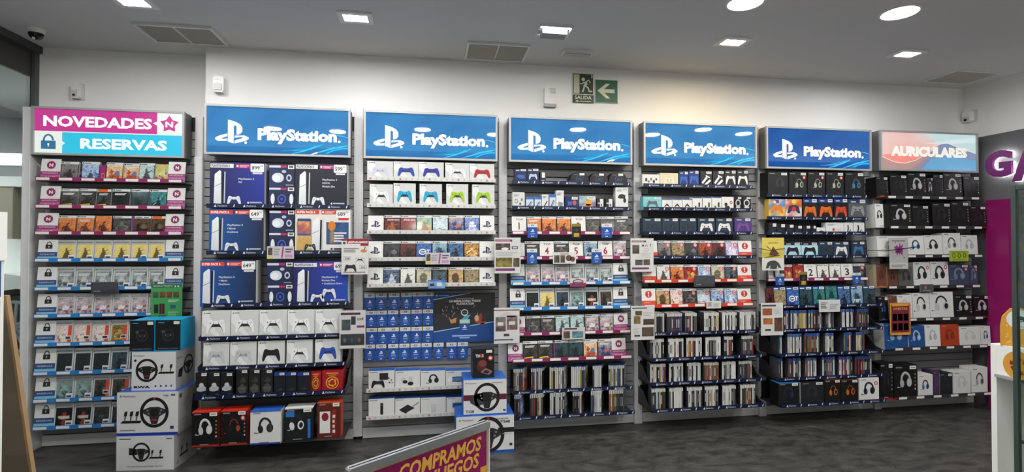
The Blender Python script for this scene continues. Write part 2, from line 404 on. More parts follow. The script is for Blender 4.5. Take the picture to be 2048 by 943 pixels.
# parked white car seen through the glass
def build_car(x, y):
    t = thing('car', 'white parked car with a spoked wheel behind the shop glass', 'car', (x, y, 0))
    wp = mat('white_car_paint', 'dfe0de', .2, coat=.6)
    P = [(-3.3, .3), (-3.25, .75), (-2.6, .95), (-1.9, 1.42), (-.9, 1.45), (-.15, 1.02), (.75, .86), (.88, .62), (.85, .3), (.46, .3)]
    P += [(.46 * cos(a), .37 + .46 * sin(a)) for a in [pi * k / 10 for k in range(1, 10)]] + [(-.46, .3)]
    P += [(-2.16, .3)] + [(-2.62 + .46 * cos(a), .37 + .46 * sin(a)) for a in [pi * k / 10 for k in range(1, 10)]] + [(-3.08, .3)]
    MB().prism(list(reversed(P)), 0, 1.7).build('body', wp, t)
    MB().prism([(-1.85, 1.0), (-.35, 1.0), (-.95, 1.37), (-1.75, 1.35)], -.012, .0).build('window_glass', mat('car_glass', '14181b', .08), t)
    tire = mat('tyre_rubber', '18181a', .7); rim = mat('alloy_rim', 'b9bbbd', .3, metal=.6)
    for wx in (0, -2.62):
        wheel = MB().cyl(wx, .37, -.03, .2, .37, 28, axis='y').build('wheel', tire, t)
        m = MB()
        for k in range(5):
            a = 2 * pi * k / 5 + .3
            for d in (-.13, .13):
                p = [(wx + .05 * cos(a + d * 3) , .37 + .05 * sin(a + d * 3)), (wx + .29 * cos(a + d), .37 + .29 * sin(a + d))]
                dx, dz = -(p[1][1] - p[0][1]) * .07, (p[1][0] - p[0][0]) * .07
                m.prism([(p[0][0] - dx, p[0][1] - dz), (p[1][0] - dx, p[1][1] - dz), (p[1][0] + dx, p[1][1] + dz), (p[0][0] + dx, p[0][1] + dz)][::-1], -.055, -.03)
        N = 28
        for k in range(N):
            a, c2 = 2 * pi * k / N, 2 * pi * (k + 1) / N
            m.prism([(wx + .285 * cos(a), .37 + .285 * sin(a)), (wx + .285 * cos(c2), .37 + .285 * sin(c2)), (wx + .32 * cos(c2), .37 + .32 * sin(c2)), (wx + .32 * cos(a), .37 + .32 * sin(a))][::-1], -.05, -.03)
        m.cyl(wx, .37, -.06, -.03, .06, 12, axis='y'); m.build('rim', rim, wheel)
x, y, _ = atZ(31, 652, .37); build_car(x, y)

# ------------------------------------------------------------------ ceiling fittings
def round_lamp(x, y, label, r=.094):
    t = thing('round_ceiling_lamp', label, 'lamp', (x, y, H), 'round recessed ceiling lamps')
    m = MB(); N = 32
    for k in range(N):
        a, c = 2 * pi * k / N, 2 * pi * (k + 1) / N
        q = lambda rr, an, z: (rr * cos(an), rr * sin(an), z)
        m.face([q(r, a, -.006), q(r, c, -.006), q(r + .012, c, -.004), q(r + .012, a, -.004)]); m.face([q(r + .012, a, -.004), q(r + .012, c, -.004), q(r + .013, c, 0), q(r + .013, a, 0)])
    m.build('trim_ring', M_WHITE, t)
    MB().cyl(0, 0, -.004, -.002, r, 32).build('diffuser', mat('round_diffuser', 'fffdf8', .5, emit=LAMP), t)
names = {(1.78, -1.10): 'round glowing ceiling lamp cut by the top edge of the picture', (2.77, -1.13): 'whole round glowing ceiling lamp in front of the warm square lamp'}
for p, l in names.items(): round_lamp(*p, l)
for p in [(.79, -1.1), (-.2, -1.1), (-1.2, -1.1), (-2.2, -1.2), (3.9, -2.3), (4.2, -3.4), (-1.87, -2.93), (-1.13, -2.98), (-.09, -2.7), (.81, -2.84), (1.77, -2.4), (2.78, -2.53), (3.27, -2.16),  # far-left lamp and far-right pair added as fill for dim end walls
          (-1.8, -4.6), (-.2, -4.6), (1.4, -4.6), (3.0, -4.6)]:
    round_lamp(*p, 'round recessed ceiling lamp beyond the picture, inferred rows plus added fill')
def square_lamp(x, y, label, sx=.205, sy=.15, col='ffffff', power=SQUARE, key='cool'):
    t = thing('square_ceiling_lamp', label, 'lamp', (x, y, H), 'square recessed ceiling lamps')
    m = MB(); f = .032
    for a in ((-sx / 2, -sy / 2, sx / 2, -sy / 2 + f), (-sx / 2, sy / 2 - f, sx / 2, sy / 2), (-sx / 2, -sy / 2 + f, -sx / 2 + f, sy / 2 - f), (sx / 2 - f, -sy / 2 + f, sx / 2, sy / 2 - f)):
        m.box(a[0], a[1], -.01, a[2], a[3], 0)
    m.build('frame', M_WHITE, t)
    MB().box(-sx / 2 + f, -sy / 2 + f, -.006, sx / 2 - f, sy / 2 - f, -.003).build('diffuser', mat('square_diffuser_' + key, col, .5, emit=power), t)
square_lamp(-1.67, -.56, 'square ceiling lamp above the pink and cyan sign, cut by the top edge')
square_lamp(-.45, -.55, 'square ceiling lamp with cool white light above the first blue sign')
square_lamp(2.04, -.57, 'square ceiling lamp with warm yellowish light', col='ffdf9a', key='warm', power=SQUARE * 1.2)
square_lamp(3.42, -.57, 'square ceiling lamp with cool white light above the fifth blue sign')
def vent(x0, y0, x1, y1, label, n=2, drop=.02, tilt=0):
    cx, cy = (x0 + x1) / 2, (y0 + y1) / 2; sx, sy = x1 - x0, y1 - y0
    t = thing('ceiling_vent', label, 'vent', (cx, cy, H), 'ceiling return grilles'); t.rotation_euler = (0, tilt, 0)
    m = MB(); f = .014
    m.box(-sx / 2, -sy / 2, -drop, sx / 2, -sy / 2 + f, 0); m.box(-sx / 2, sy / 2 - f, -drop, sx / 2, sy / 2, 0)
    m.box(-sx / 2, -sy / 2 + f, -drop, -sx / 2 + f, sy / 2 - f, 0); m.box(sx / 2 - f, -sy / 2 + f, -drop, sx / 2, sy / 2 - f, 0)
    if n == 2: m.box(-.004, -sy / 2 + f, -drop, .004, sy / 2 - f, 0)
    m.build('frame', M_WHITE, t)
    g = MB(); g.box(-sx / 2 + f, -sy / 2 + f, -.004, sx / 2 - f, sy / 2 - f, -.001); k = int((sy - 2 * f) / .009)
    for i in range(k):
        y = -sy / 2 + f + .009 * i; g.face([(-sx / 2 + f, y, -.005), (-sx / 2 + f, y + .007, -.008), (sx / 2 - f, y + .007, -.008), (sx / 2 - f, y, -.005)])
    g.build('louvre_core', mat('grille_grey', 'b4afa6', .6), t)
vent(-1.84, -.26, -1.38, .03, 'large grey return grille above the pink and cyan sign', drop=.016)
vent(.25, -.29, .69, .02, 'grey return grille with white frame above the second blue sign', drop=.014)
vent(4.14, -.33, 4.56, -.04, 'grey flush return grille near the corner', n=1, drop=.008)
t = thing('air_diffuser', 'small lit louvred ceiling diffuser above the third blue sign', 'diffuser', (.79, -.555, H))
m = MB(); m.box(-.11, -.08, -.012, .11, -.07, 0).box(-.11, .07, -.012, .11, .08, 0).box(-.11, -.07, -.012, -.1, .07, 0).box(.1, -.07, -.012, .11, .07, 0); m.build('frame', M_WHITE, t)
m = MB(); m.box(-.08, -.03, -.035, .08, .06, 0); m.build('core', mat('diffuser_grey', '8d8d8e', .5), t)
for k in range(10): MB().box(-.07 + k * .0152, -.034, -.03, -.062 + k * .0152, -.03, -.006).build('slot', M_BLACK, t)
MB().box(-.095, -.068, -.006, .095, -.04, -.003).build('light_strip', mat('square_diffuser_cool', 'ffffff', .5, emit=SQUARE), t)
t = thing('emergency_light', 'slim white emergency light on the ceiling beside the louvred diffuser', 'light', (1.045, -.215, H))
MB().box(-.11, -.04, -.02, .11, .04, 0).build('body', M_WHITE, t); MB().box(-.095, -.028, -.028, .095, .028, -.02).build('lens', mat('frosted_lens', 'b9b9b8', .5), t)
x, y, _ = atZ(72, 58, H)
t = thing('dome_camera', 'small dome security camera on the ceiling near the dark beam', 'camera', (x, y, H))
MB().cyl(0, 0, -.03, 0, .044, 24, r2=.05).build('base', M_WHITE, t)
m = MB(); N = 20
for j in range(5):
    for i in range(N):
        q = lambda i, j: (.04 * cos(j * pi / 10) * cos(2 * pi * i / N), .04 * cos(j * pi / 10) * sin(2 * pi * i / N), -.03 - .04 * sin(j * pi / 10))
        m.face([q(i, j), q(i, j + 1), q(i + 1, j + 1), q(i + 1, j)])
m.build('dome', mat('dark_dome', '18191b', .1), t); MB().cyl(.0, -.02, -.074, -.06, .008, 10).build('lens', M_WHITE, t)

# ------------------------------------------------------------------ wall fittings
def on_wall(px0, py0, px1, py1, Y): a = atY(px0, (py0 + py1) / 2, Y); c = atY(px1, (py0 + py1) / 2, Y); return a[0], atY((px0 + px1) / 2, py1, Y)[2], c[0], atY((px0 + px1) / 2, py0, Y)[2]
def detector(px, Y, label, kind):
    x0, z0, x1, z1 = on_wall(*px, Y); w, h = x1 - x0, z1 - z0
    t = thing('motion_detector', label, 'detector', ((x0 + x1) / 2, Y, z0))
    body = [(-w / 2, h * .1), (-w * .35, 0), (w * .35, 0), (w / 2, h * .1), (w / 2, h * .92), (w * .38, h), (-w * .38, h), (-w / 2, h * .92)]
    if kind == 'bracket':
        MB().prism([(-w / 2, 0), (w / 2, 0), (w / 2, h), (-w / 2, h)], -.008, 0).build('base_plate', mat('pale_plastic', 'c9c9c8', .45), t)
        body = [(x * .62, z * .9 + h * .04) for x, z in body]
    MB().prism(body, -.045, -.008 if kind == 'bracket' else 0).build('housing', M_WHITE, t)
    MB().prism([(x * .7, h * .12 + z * .42) for x, z in body], -.053, -.045).build('lens', mat('milky_lens', 'c6c6c2', .3), t)
    if kind == 'bracket': MB().cyl(0, h * .2, -.058, -.053, w * .1, 8, axis='y').build('sensor_eye', M_BLACK, t)
    else: MB().box(-w * .25, -.0475, h * .78, w * .25, -.045, h * .82).build('indicator_slot', mat('milky_lens', 'c6c6c2', .3), t)
detector((430, 156, 452, 187), YB, 'white motion detector above the first blue sign', 'plain')
detector((146, 168, 170, 200), YREC, 'white motion detector with dark eye above the pink and cyan sign', 'bracket')
detector((1900, 224, 1923, 247), YB, 'white motion detector near the corner above the headphones sign', 'bracket')
o = [q for q in C.objects if q.name.startswith('motion_detector')][-1]; o.location.x = XR; o.location.y = .045; o.rotation_euler = (0, 0, -pi / 2)
x0, z0, x1, z1 = on_wall(1087, 177, 1111, 215, YB); w, h = x1 - x0, z1 - z0
t = thing('alarm_sounder', 'white alarm sounder box with slotted top beside the exit sign', 'alarm', ((x0 + x1) / 2, YB, z0))
MB().box(-w / 2, -.04, h * .13, w / 2, 0, h, b=.006).build('housing', M_WHITE, t); MB().box(-w / 2, -.036, 0, w / 2, 0, h * .125, b=.004).build('bottom_cap', mat('grey_cap', 'a6a6a6', .5), t)
for k in range(5): MB().box(-w * .1 + k * w * .02, -.042, h * (.9 - .06 * k), w * .4, -.04, h * (.925 - .06 * k)).build('slot', mat('grey_cap', 'a6a6a6', .5), t)

def plate(name, label, cat, px, Y, art_fn, thick=.004, m=CARD, edge='ddd', group=None, parts='print'):
    x0, z0, x1, z1 = on_wall(*px, Y); w, h = x1 - x0, z1 - z0
    o = obj(name, MB().box(-w / 2, 0, 0, w / 2, thick, h, edge).data(name), None, ((x0 + x1) / 2, Y - thick, z0)); tag(o, label, cat, group)
    A = Art(w, h); art_fn(A); obj(parts, A.data(name + '_print', m), o)
    return o
GR = '15603f'; CREAM = 'e3e6c6'
def art_exit(A):
    h = A.h; A.rect(0, 0, 1, h, CREAM, L=0); A.rect(.03, .03, .97, h - .03, '1d3b2c')
    A.rect(.06, .06, .32, h - .06, 'd5d6b6', L=2); A.poly([(.32, .06), (.36, .1), (.36, h - .12), (.32, h - .06)], '48604f', 2)
    A.rect(.88, h - .2, .95, h - .06, 'c4c8a8', L=2)
    s = lambda P: [(x, y * h) for x, y in P]
    A.ell(.5, .72 * h, .085, c=CREAM, L=3)
    A.poly(s([(.52, .62), (.68, .6), (.7, .48), (.6, .36), (.5, .42), (.56, .52)]), CREAM, 3)
    A.line(s([(.62, .6), (.76, .7), (.84, .56)]), .05, CREAM, 3); A.line(s([(.55, .6), (.44, .5), (.36, .52)]), .05, CREAM, 3)
    A.line(s([(.6, .42), (.74, .32), (.78, .16), (.92, .17)]), .07, CREAM, 3); A.line(s([(.55, .42), (.52, .26), (.46, .12)]), .07, CREAM, 3)
plate('exit_sign', 'green and cream exit sign with running figure at a doorway', 'sign', (1145, 147, 1187, 189.5), YB - .006, art_exit)
def art_salida(A):
    A.rect(0, 0, 1, A.h, '1d3b2c', L=0); A.text('SALIDA', .1, .17, .9, .17, CREAM, bold=.02)
    A.poly([(.1, .075), (.26, .13), (.24, .09), (.88, .09), (.88, .06), (.24, .06), (.26, .02)], CREAM, 2)
plate('exit_sign', 'narrow dark green plate reading SALIDA with a small arrow', 'sign', (1145, 190.5, 1187, 206), YB - .006, art_salida, edge=CREAM)
def art_arrow(A):
    h = A.h; A.rect(0, 0, 1, h, GR, L=0); A.arc(.5, h / 2, .9, .9, .0, GR)
    A.poly([(x, y * h) for x, y in [(.1, .52), (.48, .84), (.66, .84), (.4, .6), (.86, .6), (.86, .44), (.4, .44), (.66, .2), (.48, .2)]], CREAM, 2)
    for a in ((0, 0, 1, .02), (0, h - .02, 1, h), (0, 0, .02, h), (.98, 0, 1, h)): A.rect(*a, '9cb8a4', L=2)
plate('arrow_sign', 'green square sign with a cream arrow beside the exit sign', 'sign', (1190, 160, 1235, 206), YB - .006, art_arrow)
# purple upright and the big letters on the far side wall
y0 = atX(1978, 400, XR - .02)[1]; y1 = atX(2018, 400, XR - .02)[1]
tag(MB().box(XR - .055, y1 - .02, 0, XR - .016, y0, atX(1990, 399, XR - .055)[2], b=0).build('wall_panel', M_PURP), 'tall magenta purple panel on the grey wall beside the showcase', 'panel')
def big_letter(ch, px, label):
    a = atX(px[0], px[3], XR - .07); c = atX(px[1], px[2], XR - .07); w = a[1] - c[1]; zb = atX((px[0] + px[1]) / 2, px[3], XR - .07)[2]; zt = atX((px[0] + px[1]) / 2, px[2], XR - .07)[2]
    t = thing('illuminated_letter', label, 'sign letter', (XR - .016, a[1], zb), 'purple backlit wall letters')
    def lettermesh(name, off, x0, x1, m):
        cu = bpy.data.curves.new(name, 'FONT'); cu.body = ch; cu.extrude = .03; cu.offset = off; cu.resolution_u = 4
        o = bpy.data.objects.new('tmp', cu); me = bpy.data.meshes.new_from_object(o); bpy.data.objects.remove(o)
        xs = [v.co.x for v in me.vertices]; k = w / (max(xs) - min(xs)); mn = min(xs); ys = [v.co.y for v in me.vertices]; kz = (zt - zb) / (max(ys) - min(ys)); my = min(ys)
        for v in me.vertices:
            X, Y, Z = v.co; v.co = (x0 + (x1 - x0) * (.03 - Z) / .06 , -(X - mn) * k, (Y - my) * kz)
        me.materials.clear(); me.materials.append(m); return obj(name, me, t)
    lettermesh('face', .05, -.055, -.03, mat('purple_acrylic', '7a2a72', .3))
    lettermesh('halo_strip', .035, -.03, -.012, mat('white_halo', 'ffffff', .5, emit=6))
    return t
big_letter('G', (1970, 2022, 301, 354), 'purple letter G on the grey side wall with white halo light')
big_letter('A', (2024, 2082, 300, 360), 'purple letter A cut by the picture edge, white halo light')

# ================================================================== SLATWALL BAYS
BAY = {1: 'pink-cyan sign bay', 2: 'first blue sign bay', 3: 'second blue sign bay', 4: 'third blue sign bay', 5: 'fourth blue sign bay', 6: 'fifth blue sign bay', 7: 'headphones sign bay'}
ORD = 'first second third fourth fifth sixth seventh eighth ninth tenth eleventh twelfth thirteenth fourteenth fifteenth sixteenth'.split()
PX = {12: -1.555, 23: -.503, 34: .535, 45: 1.593, 56: 2.655, 67: 3.715}
SLATX = {1: (-2.62, -1.66), 2: (-1.53, -.535), 3: (-.47, .503), 4: (.567, 1.561), 5: (1.625, 2.623), 6: (2.687, 3.683), 7: (3.747, 4.69)}
for bay, (x0, x1) in SLATX.items():
    Y = .22 if bay == 1 else .02
    t = thing('slatwall_unit', 'grey slatwall shelf unit under the ' + BAY[bay].replace(' bay', ''), 'shelf unit', ((x0 + x1) / 2, Y, 0)); w = x1 - x0
    MB().box(-w / 2, .018, .0, w / 2, .07, 2.3).build('back_panel', M_DARK, t)
    MB().box(-w / 2, 0, .004, w / 2, .03, .075).build('plinth', M_PLINTH, t)
    sm = MB().box(-w / 2, .006, 0, w / 2, .03, .054).data('slat', M_SLAT)
    for k in range(35): obj('slat', sm, t, (0, 0, .082 + k * .0605))
def post(x, y0, y1, z0, z1, w, label, foot=False):
    t = thing('upright_post', label, 'post', (x, y0, z0), 'grey steel uprights')
    m = MB(); m.box(-w / 2, 0, 0, w / 2, y1 - y0, z1 - z0, b=0); m.build('column', M_POST, t)
    k = MB(); k.box(-w / 2 + .004, -.003, .02, -w / 2 + .008, 0, z1 - z0 - .01).box(w / 2 - .008, -.003, .02, w / 2 - .004, 0, z1 - z0 - .01); k.build('edge_bead', M_POST, t)
    if foot: MB().cyl(0, .03, -z0, 0, .014, 10).build('foot', M_BLACK, t)
post(PX[23], 0, .09, .025, 2.358, .062, 'grey upright post between first and second blue signs', True)
post(PX[34], 0, .09, 0, 2.33, .062, 'grey upright post between second and third blue signs')
post(PX[45], 0, .09, 0, 2.33, .062, 'grey upright post between third and fourth blue signs')
post(PX[56], 0, .09, 0, 2.33, .062, 'grey upright post between fourth and fifth blue signs')
post(PX[67], 0, .09, 0, 2.33, .062, 'grey upright post between fifth blue sign and headphones sign')
post(-1.555, .0, .095, 0, 1.98, .05, 'grey upright post beneath the inner edge of the first blue sign')
post(-1.635, .2, .295, 0, 2.30, .05, 'grey upright post closing the inner side of the pink and cyan bay')
post(-2.652, .1, .255, 0, 2.30, .05, 'wide grey upright post at the shop window corner')

# ------------------------------------------------------------------ light boxes
def lightbox(x0, x1, z0, z1, Yf, Yb, label, art_fn, m=LIT, seed=0):
    w, h = x1 - x0, z1 - z0; f = .014
    t = thing('illuminated_sign', label, 'sign', ((x0 + x1) / 2, Yf, z0))
    MB().box(-w / 2 + .003, .012, .003, w / 2 - .003, Yb - Yf, h - .003).build('housing', M_BOXM, t)
    fr = MB()
    for a in ((-w / 2, 0, w / 2, f), (-w / 2, h - f, w / 2, h), (-w / 2, f, -w / 2 + f, h - f), (w / 2 - f, f, w / 2, h - f)): fr.box(a[0], -.006, a[1], a[2], .014, a[3])
    fr.build('frame', M_ALU, t)
    A = Art(w - 2 * f, h - 2 * f); mk = art_fn(A); parts = [(nm, A.take(q)) for q, nm in reversed(mk)]; fo = obj('sign_face', A.data('sign_face', m), t, (0, .006, f))
    for nm, B in parts: obj(nm, B.data(nm, LITM), fo)
    return t
WT = 'ffffff'
def art_ps(A, dark=0):
    h = A.h; c0, c1 = ('3776b0', '4489c0') if not dark else ('1f4f98', '2a66ad')
    A.noise(0, 0, 1, h, [c0, c1, c0, c1], 10, 4, 3, L=0, hf=.08); A.rect(0, 0, 1, .05, c0, c1, L=0)
    CY_ = '44c4ec'; C2 = '1e93cf'
    A.line([(.51, .022), (.6, .03), (.7, .052), (.81, .082)], [.002, .012, .016, .006], C2, 1); A.line([(.59, .004), (.66, .022), (.74, .05), (.81, .08)], [.004, .01, .012, .004], CY_, 2)
    A.line([(.72, .0), (.8, .025), (.88, .052), (.95, .066), (.998, .078)], [.002, .01, .014, .012, .006], CY_, 2)
    A.line([(.8, .004), (.86, .03), (.92, .046), (.998, .046)], [.003, .012, .016, .01], C2, 1); A.line([(.84, .012), (.89, .036), (.95, .052), (.998, .054)], .006, CY_, 3)
    A.line([(.9, .152), (.95, .148), (.998, .136)], [.002, .006, .006], CY_, 2); A.line([(.6, .026), (.7, .038), (.76, .066)], .004, CY_, 2); A.line([(.9, .058), (.955, .082), (.975, .1)], .004, C2, 2)
    mk = A.mark(); d_logo(A, .172, .152, .113, WT, 3); A.ell(.266, .077, .0095, c=WT, L=3, n=12)
    m2 = A.mark(); A.text('PlayStation', .349, .105, .915, .082, WT, L=4, bold=.05, slant=.0); A.ell(.932, .104, .01, c=WT, L=4, n=12); return [(mk, 'emblem'), (m2, 'lettering')]
def art_nov(A):
    h = A.h; A.rect(0, 0, 1, h, 'e6ece6', L=0)
    A.rect(0, h * .5, .82, h, 'c2388c'); A.rect(.18, 0, 1, h * .48, '2fbfe0'); A.poly([(.82, h * .7), (.79, h * .75), (.82, h * .8)], 'e6ece6', 2); A.poly([(.18, h * .18), (.2, h * .23), (.18, h * .28)], 'e6ece6', 2)
    mk = A.mark(); A.text('NOVEDADES', .055, h * .62, .785, h * .235, WT, bold=.04); m2 = A.mark(); A.text('RESERVAS', .3, h * .13, .89, h * .225, WT, bold=.04)
    P = []
    for i in range(10): r = .068 if i % 2 == 0 else .04; a = pi / 2 + i * pi / 5; P.append((.905 + r * cos(a), h * .74 + r * sin(a)))
    m3 = A.mark(); A.poly(P, 'c2388c', 2); A.text('N', .878, h * .675, .932, h * .13, WT, L=5, bold=.04)
    m4 = A.mark(); d_padlock(A, .09, h * .23, .048, '2f6f96', 3); return [(mk, 'lettering'), (m2, 'lettering'), (m3, 'star_emblem'), (m4, 'padlock_emblem')]
def art_auri(A):
    h = A.h; A.noise(0, 0, 1, h, ['e9a29b', 'eab4ae', 'e4c4c0', 'dccfcf'], 10, 6, 5, L=0, hf=.1)
    A.poly([(.45, h), (1, h), (1, h * .3), (.7, h * .55)], 'c5dde0', 1); A.poly([(.45, h * .72), (.75, h * .85), (1, h * .95), (1, h * .8), (.7, h * .72)], 'd9e2e2', 1)
    A.poly([(.3, 0), (.42, .08), (.52, h * .5), (.62, h * .72), (.7, h * .74), (.82, h * .62), (1, h * .48), (1, 0)], '7f8fb4', 2); A.poly([(.42, 0), (.52, h * .3), (.7, h * .4), (1, h * .3), (1, 0)], '6aa6d0', 3)
    A.poly([(0, 0), (.0, h * .34), (.16, h * .2), (.28, h * .2), (.42, h * .38), (.5, h * .5), (.52, h * .45), (.38, .0)], 'b4908c', 2); A.poly([(.0, h * .37), (.12, h * .2), (.24, h * .18), (.34, h * .26), (.44, h * .42), (.2, h * .45)], 'f08f85', 3)
    A.line([(0, h * .34), (.14, h * .19), (.25, h * .17), (.36, h * .26), (.46, h * .44), (.56, h * .68), (.68, h * .76), (.82, h * .64), (1, h * .5)], .006, 'f6dcd6', 4)
    mk = A.mark(); A.text('AURICULARES', .1, h * .38, .905, h * .245, 'f3f1e6', L=5, bold=.07); return [(mk, 'lettering')]
lightbox(-2.622, -1.686, 1.982, 2.306, .10, .21, 'illuminated pink and cyan sign reading NOVEDADES and RESERVAS', art_nov, LITM)
for x0, x1, l, dk in [(-1.479, -.545, 'illuminated blue console sign, first of five counted from the shop window', 0), (-.456, .481, 'illuminated blue console sign, second of five counted from the shop window', 0), (.565, 1.507, 'illuminated blue console sign, third of five counted from the shop window', 0),
                  (1.599, 2.541, 'illuminated blue console sign, fourth of five counted from the shop window', 0), (2.623, 3.572, 'darker illuminated blue console sign beside the salmon sign', 1)]:
    lightbox(x0, x1, 1.983, 2.318, -.10, -.0015, l, (lambda A, d=dk: art_ps(A, d)))
lightbox(3.657, 4.61, 1.99, 2.325, -.10, -.0015, 'illuminated salmon and blue sign reading AURICULARES', art_auri, LITM)

# ------------------------------------------------------------------ shelves
SH = {}
SX = {1: (-2.585, -1.69), 2: (-1.455, -.545), 3: (-.43, .465), 4: (.585, 1.485), 5: (1.59, 2.49), 6: (2.615, 3.515), 7: (3.70, 4.60)}
RMAT = {'ps': M_NAVY, 'white': M_WRAIL, 'mag': M_MAG, 'blue': M_BLUE, 'red': M_RED, 'grey': M_GRAIL}
RNAME = {'ps': 'navy console branded', 'white': 'white', 'mag': 'magenta', 'blue': 'blue', 'red': 'red', 'grey': 'dark', 'none': 'bare'}
RP = {}
def rail_print():
    if 'ps' not in RP:
        A = Art(.9, .027); h = A.h
        for i in range(5):
            x = .045 + i * .2
            A.poly([(x, .006), (x + .018, .006), (x + .01, h - .005)], 'dfe6f2', 1); A.text('PlayStation', x + .024, .009, x + .09, .0125, 'c8d2e4', L=1, bold=.01)
            A.line([(x + .135, .006), (x + .142, h - .005)], .007, 'dfe6f2', 1)
        RP['ps'] = A.data('rail_print')
        A = Art(.9, .024)
        for i in range(22): A.rect(.02 + i * .045, .006, .034 + i * .045, .02, 'b9bcc0' if i % 5 else 'b07a8c', L=1)
        RP['white'] = A.data('rail_print_white')
    return RP
def shelf(bay, n, z, Yl, style, sides=False, back=False, label_extra=''):
    x0, x1 = SX[bay]; w = x1 - x0; Yw = .225 if bay == 1 else (-.0045 if bay > 4 else .025); d = Yw - Yl
    t = thing('display_shelf', '%s railed display shelf, %s shelf down in the %s' % (RNAME[style], ORD[n - 1], BAY[bay]), 'shelf', ((x0 + x1) / 2, Yl, z), 'slatwall display shelves')
    MB().box(-w / 2, .006, -.014, w / 2, d, -.008).build('tray', M_GRAIL, t)
    if bay > 4: MB().box(-w / 2 + .1, d + .0002, -.05, w / 2 - .1, d + .029, -.009).build('wall_bracket', M_GRAIL, t)
    if style == 'none': SH[(bay, n)] = (z - .0074, Yl, style); return t
    MB().box(-w / 2, 0, -.0135, w / 2, .005, .0135).build('rail', RMAT[style], t)
    if style in ('ps', 'white'): tag(obj('rail_print', rail_print()[style], t, (0, 0, -.0135)), kind='stuff')
    else:
        k = 7 if style != 'grey' else 6; lw = .078 if style != 'grey' else .07
        if 'lab' + style not in RP: RP['lab' + style] = MB().box(-lw / 2, -.0018, -.0085, lw / 2, 0, .0085, 'ecebe8').data('price_label', M_LABEL)
        for i in range(k): obj('price_label', RP['lab' + style], t, (-w / 2 + .045 + i * (w - .09) / (k - 1), 0, 0))
    if sides:
        for q in (-1, 1):
            x = q * w / 2; m = MB(); a, b_ = (x - .003, x) if q > 0 else (x, x + .003)
            P = [(.006, -.012), (d, -.012), (d, .12), (d * .62, .1), (d * .3, .03), (.006, .012)]
            m.face([(a, y, zz) for y, zz in reversed(P)]); m.face([(b_, y, zz) for y, zz in P])
            for i in range(len(P)):
                p, r = P[i], P[(i + 1) % len(P)]; m.face([(a, p[0], p[1]), (b_, p[0], p[1]), (b_, r[0], r[1]), (a, r[0], r[1])])
            m.build('side_panel', M_GRAIL, t)
    if back: MB().box(-w / 2 + .004, d - .03, -.008, w / 2 - .004, d - .024, .13).build('back_plate', M_BLACK, t)
    SH[(bay, n)] = (z - .0074, Yl, style); return t
ZR = [1.82, 1.637, 1.46, 1.28, 1.09, .91, .72, .53, .35, .17]
for i, z in enumerate(ZR): shelf(1, i + 1, z, .08, 'mag' if i < 3 else 'blue')
for i, (z, y, s) in enumerate([(1.64, -.12, 'ps'), (1.33, -.12, 'ps'), (.985, -.15, 'ps'), (.782, -.22, 'ps'), (.595, -.23, 'ps'), (.425, -.28, 'ps'), (.135, -.30, 'none')]): shelf(2, i + 1, z, y, s, sides=i > 2)
for i, z in enumerate([1.842, 1.655, 1.47, 1.282, 1.10]): shelf(3, i + 1, z, -.12, 'white')
shelf(3, 6, .378, -.12, 'white'); shelf(3, 7, .19, -.12, 'white')
for i, (z, y, s) in enumerate([(1.835, -.12, 'ps'), (1.65, -.12, 'ps'), (1.468, -.12, 'mag'), (1.285, -.12, 'mag'), (1.10, -.12, 'blue'), (.918, -.12, 'blue'), (.735, -.12, 'mag'), (.55, -.14, 'mag'), (.325, -.15, 'ps'), (.155, -.19, 'ps')]): shelf(4, i + 1, z, y, s, back=i > 7)
for i, (z, y, s) in enumerate([(1.83, -.12, 'ps'), (1.652, -.12, 'ps'), (1.47, -.12, 'ps'), (1.285, -.12, 'ps'), (1.105, -.12, 'red'), (.918, -.12, 'red'), (.725, -.22, 'ps'), (.54, -.23, 'ps'), (.362, -.23, 'ps'), (.175, -.25, 'ps')]): shelf(5, i + 1, z, y, s, back=i > 5, sides=i > 5)
for i, (z, y, s) in enumerate([(1.77, -.12, 'ps'), (1.59, -.12, 'ps'), (1.472, -.12, 'ps'), (1.285, -.12, 'ps'), (1.105, -.12, 'mag'), (.91, -.25, 'ps'), (.728, -.25, 'ps'), (.545, -.26, 'ps'), (.36, -.25, 'ps'), (.165, -.27, 'ps')]): shelf(6, i + 1, z, y, s, back=i > 5, sides=5 < i < 9)
for i, (z, y) in enumerate([(1.77, -.12), (1.522, -.14), (1.285, -.14), (1.03, -.12), (.765, -.14), (.535, -.17), (.15, -.2)]): shelf(7, i + 1, z, y, 'grey')

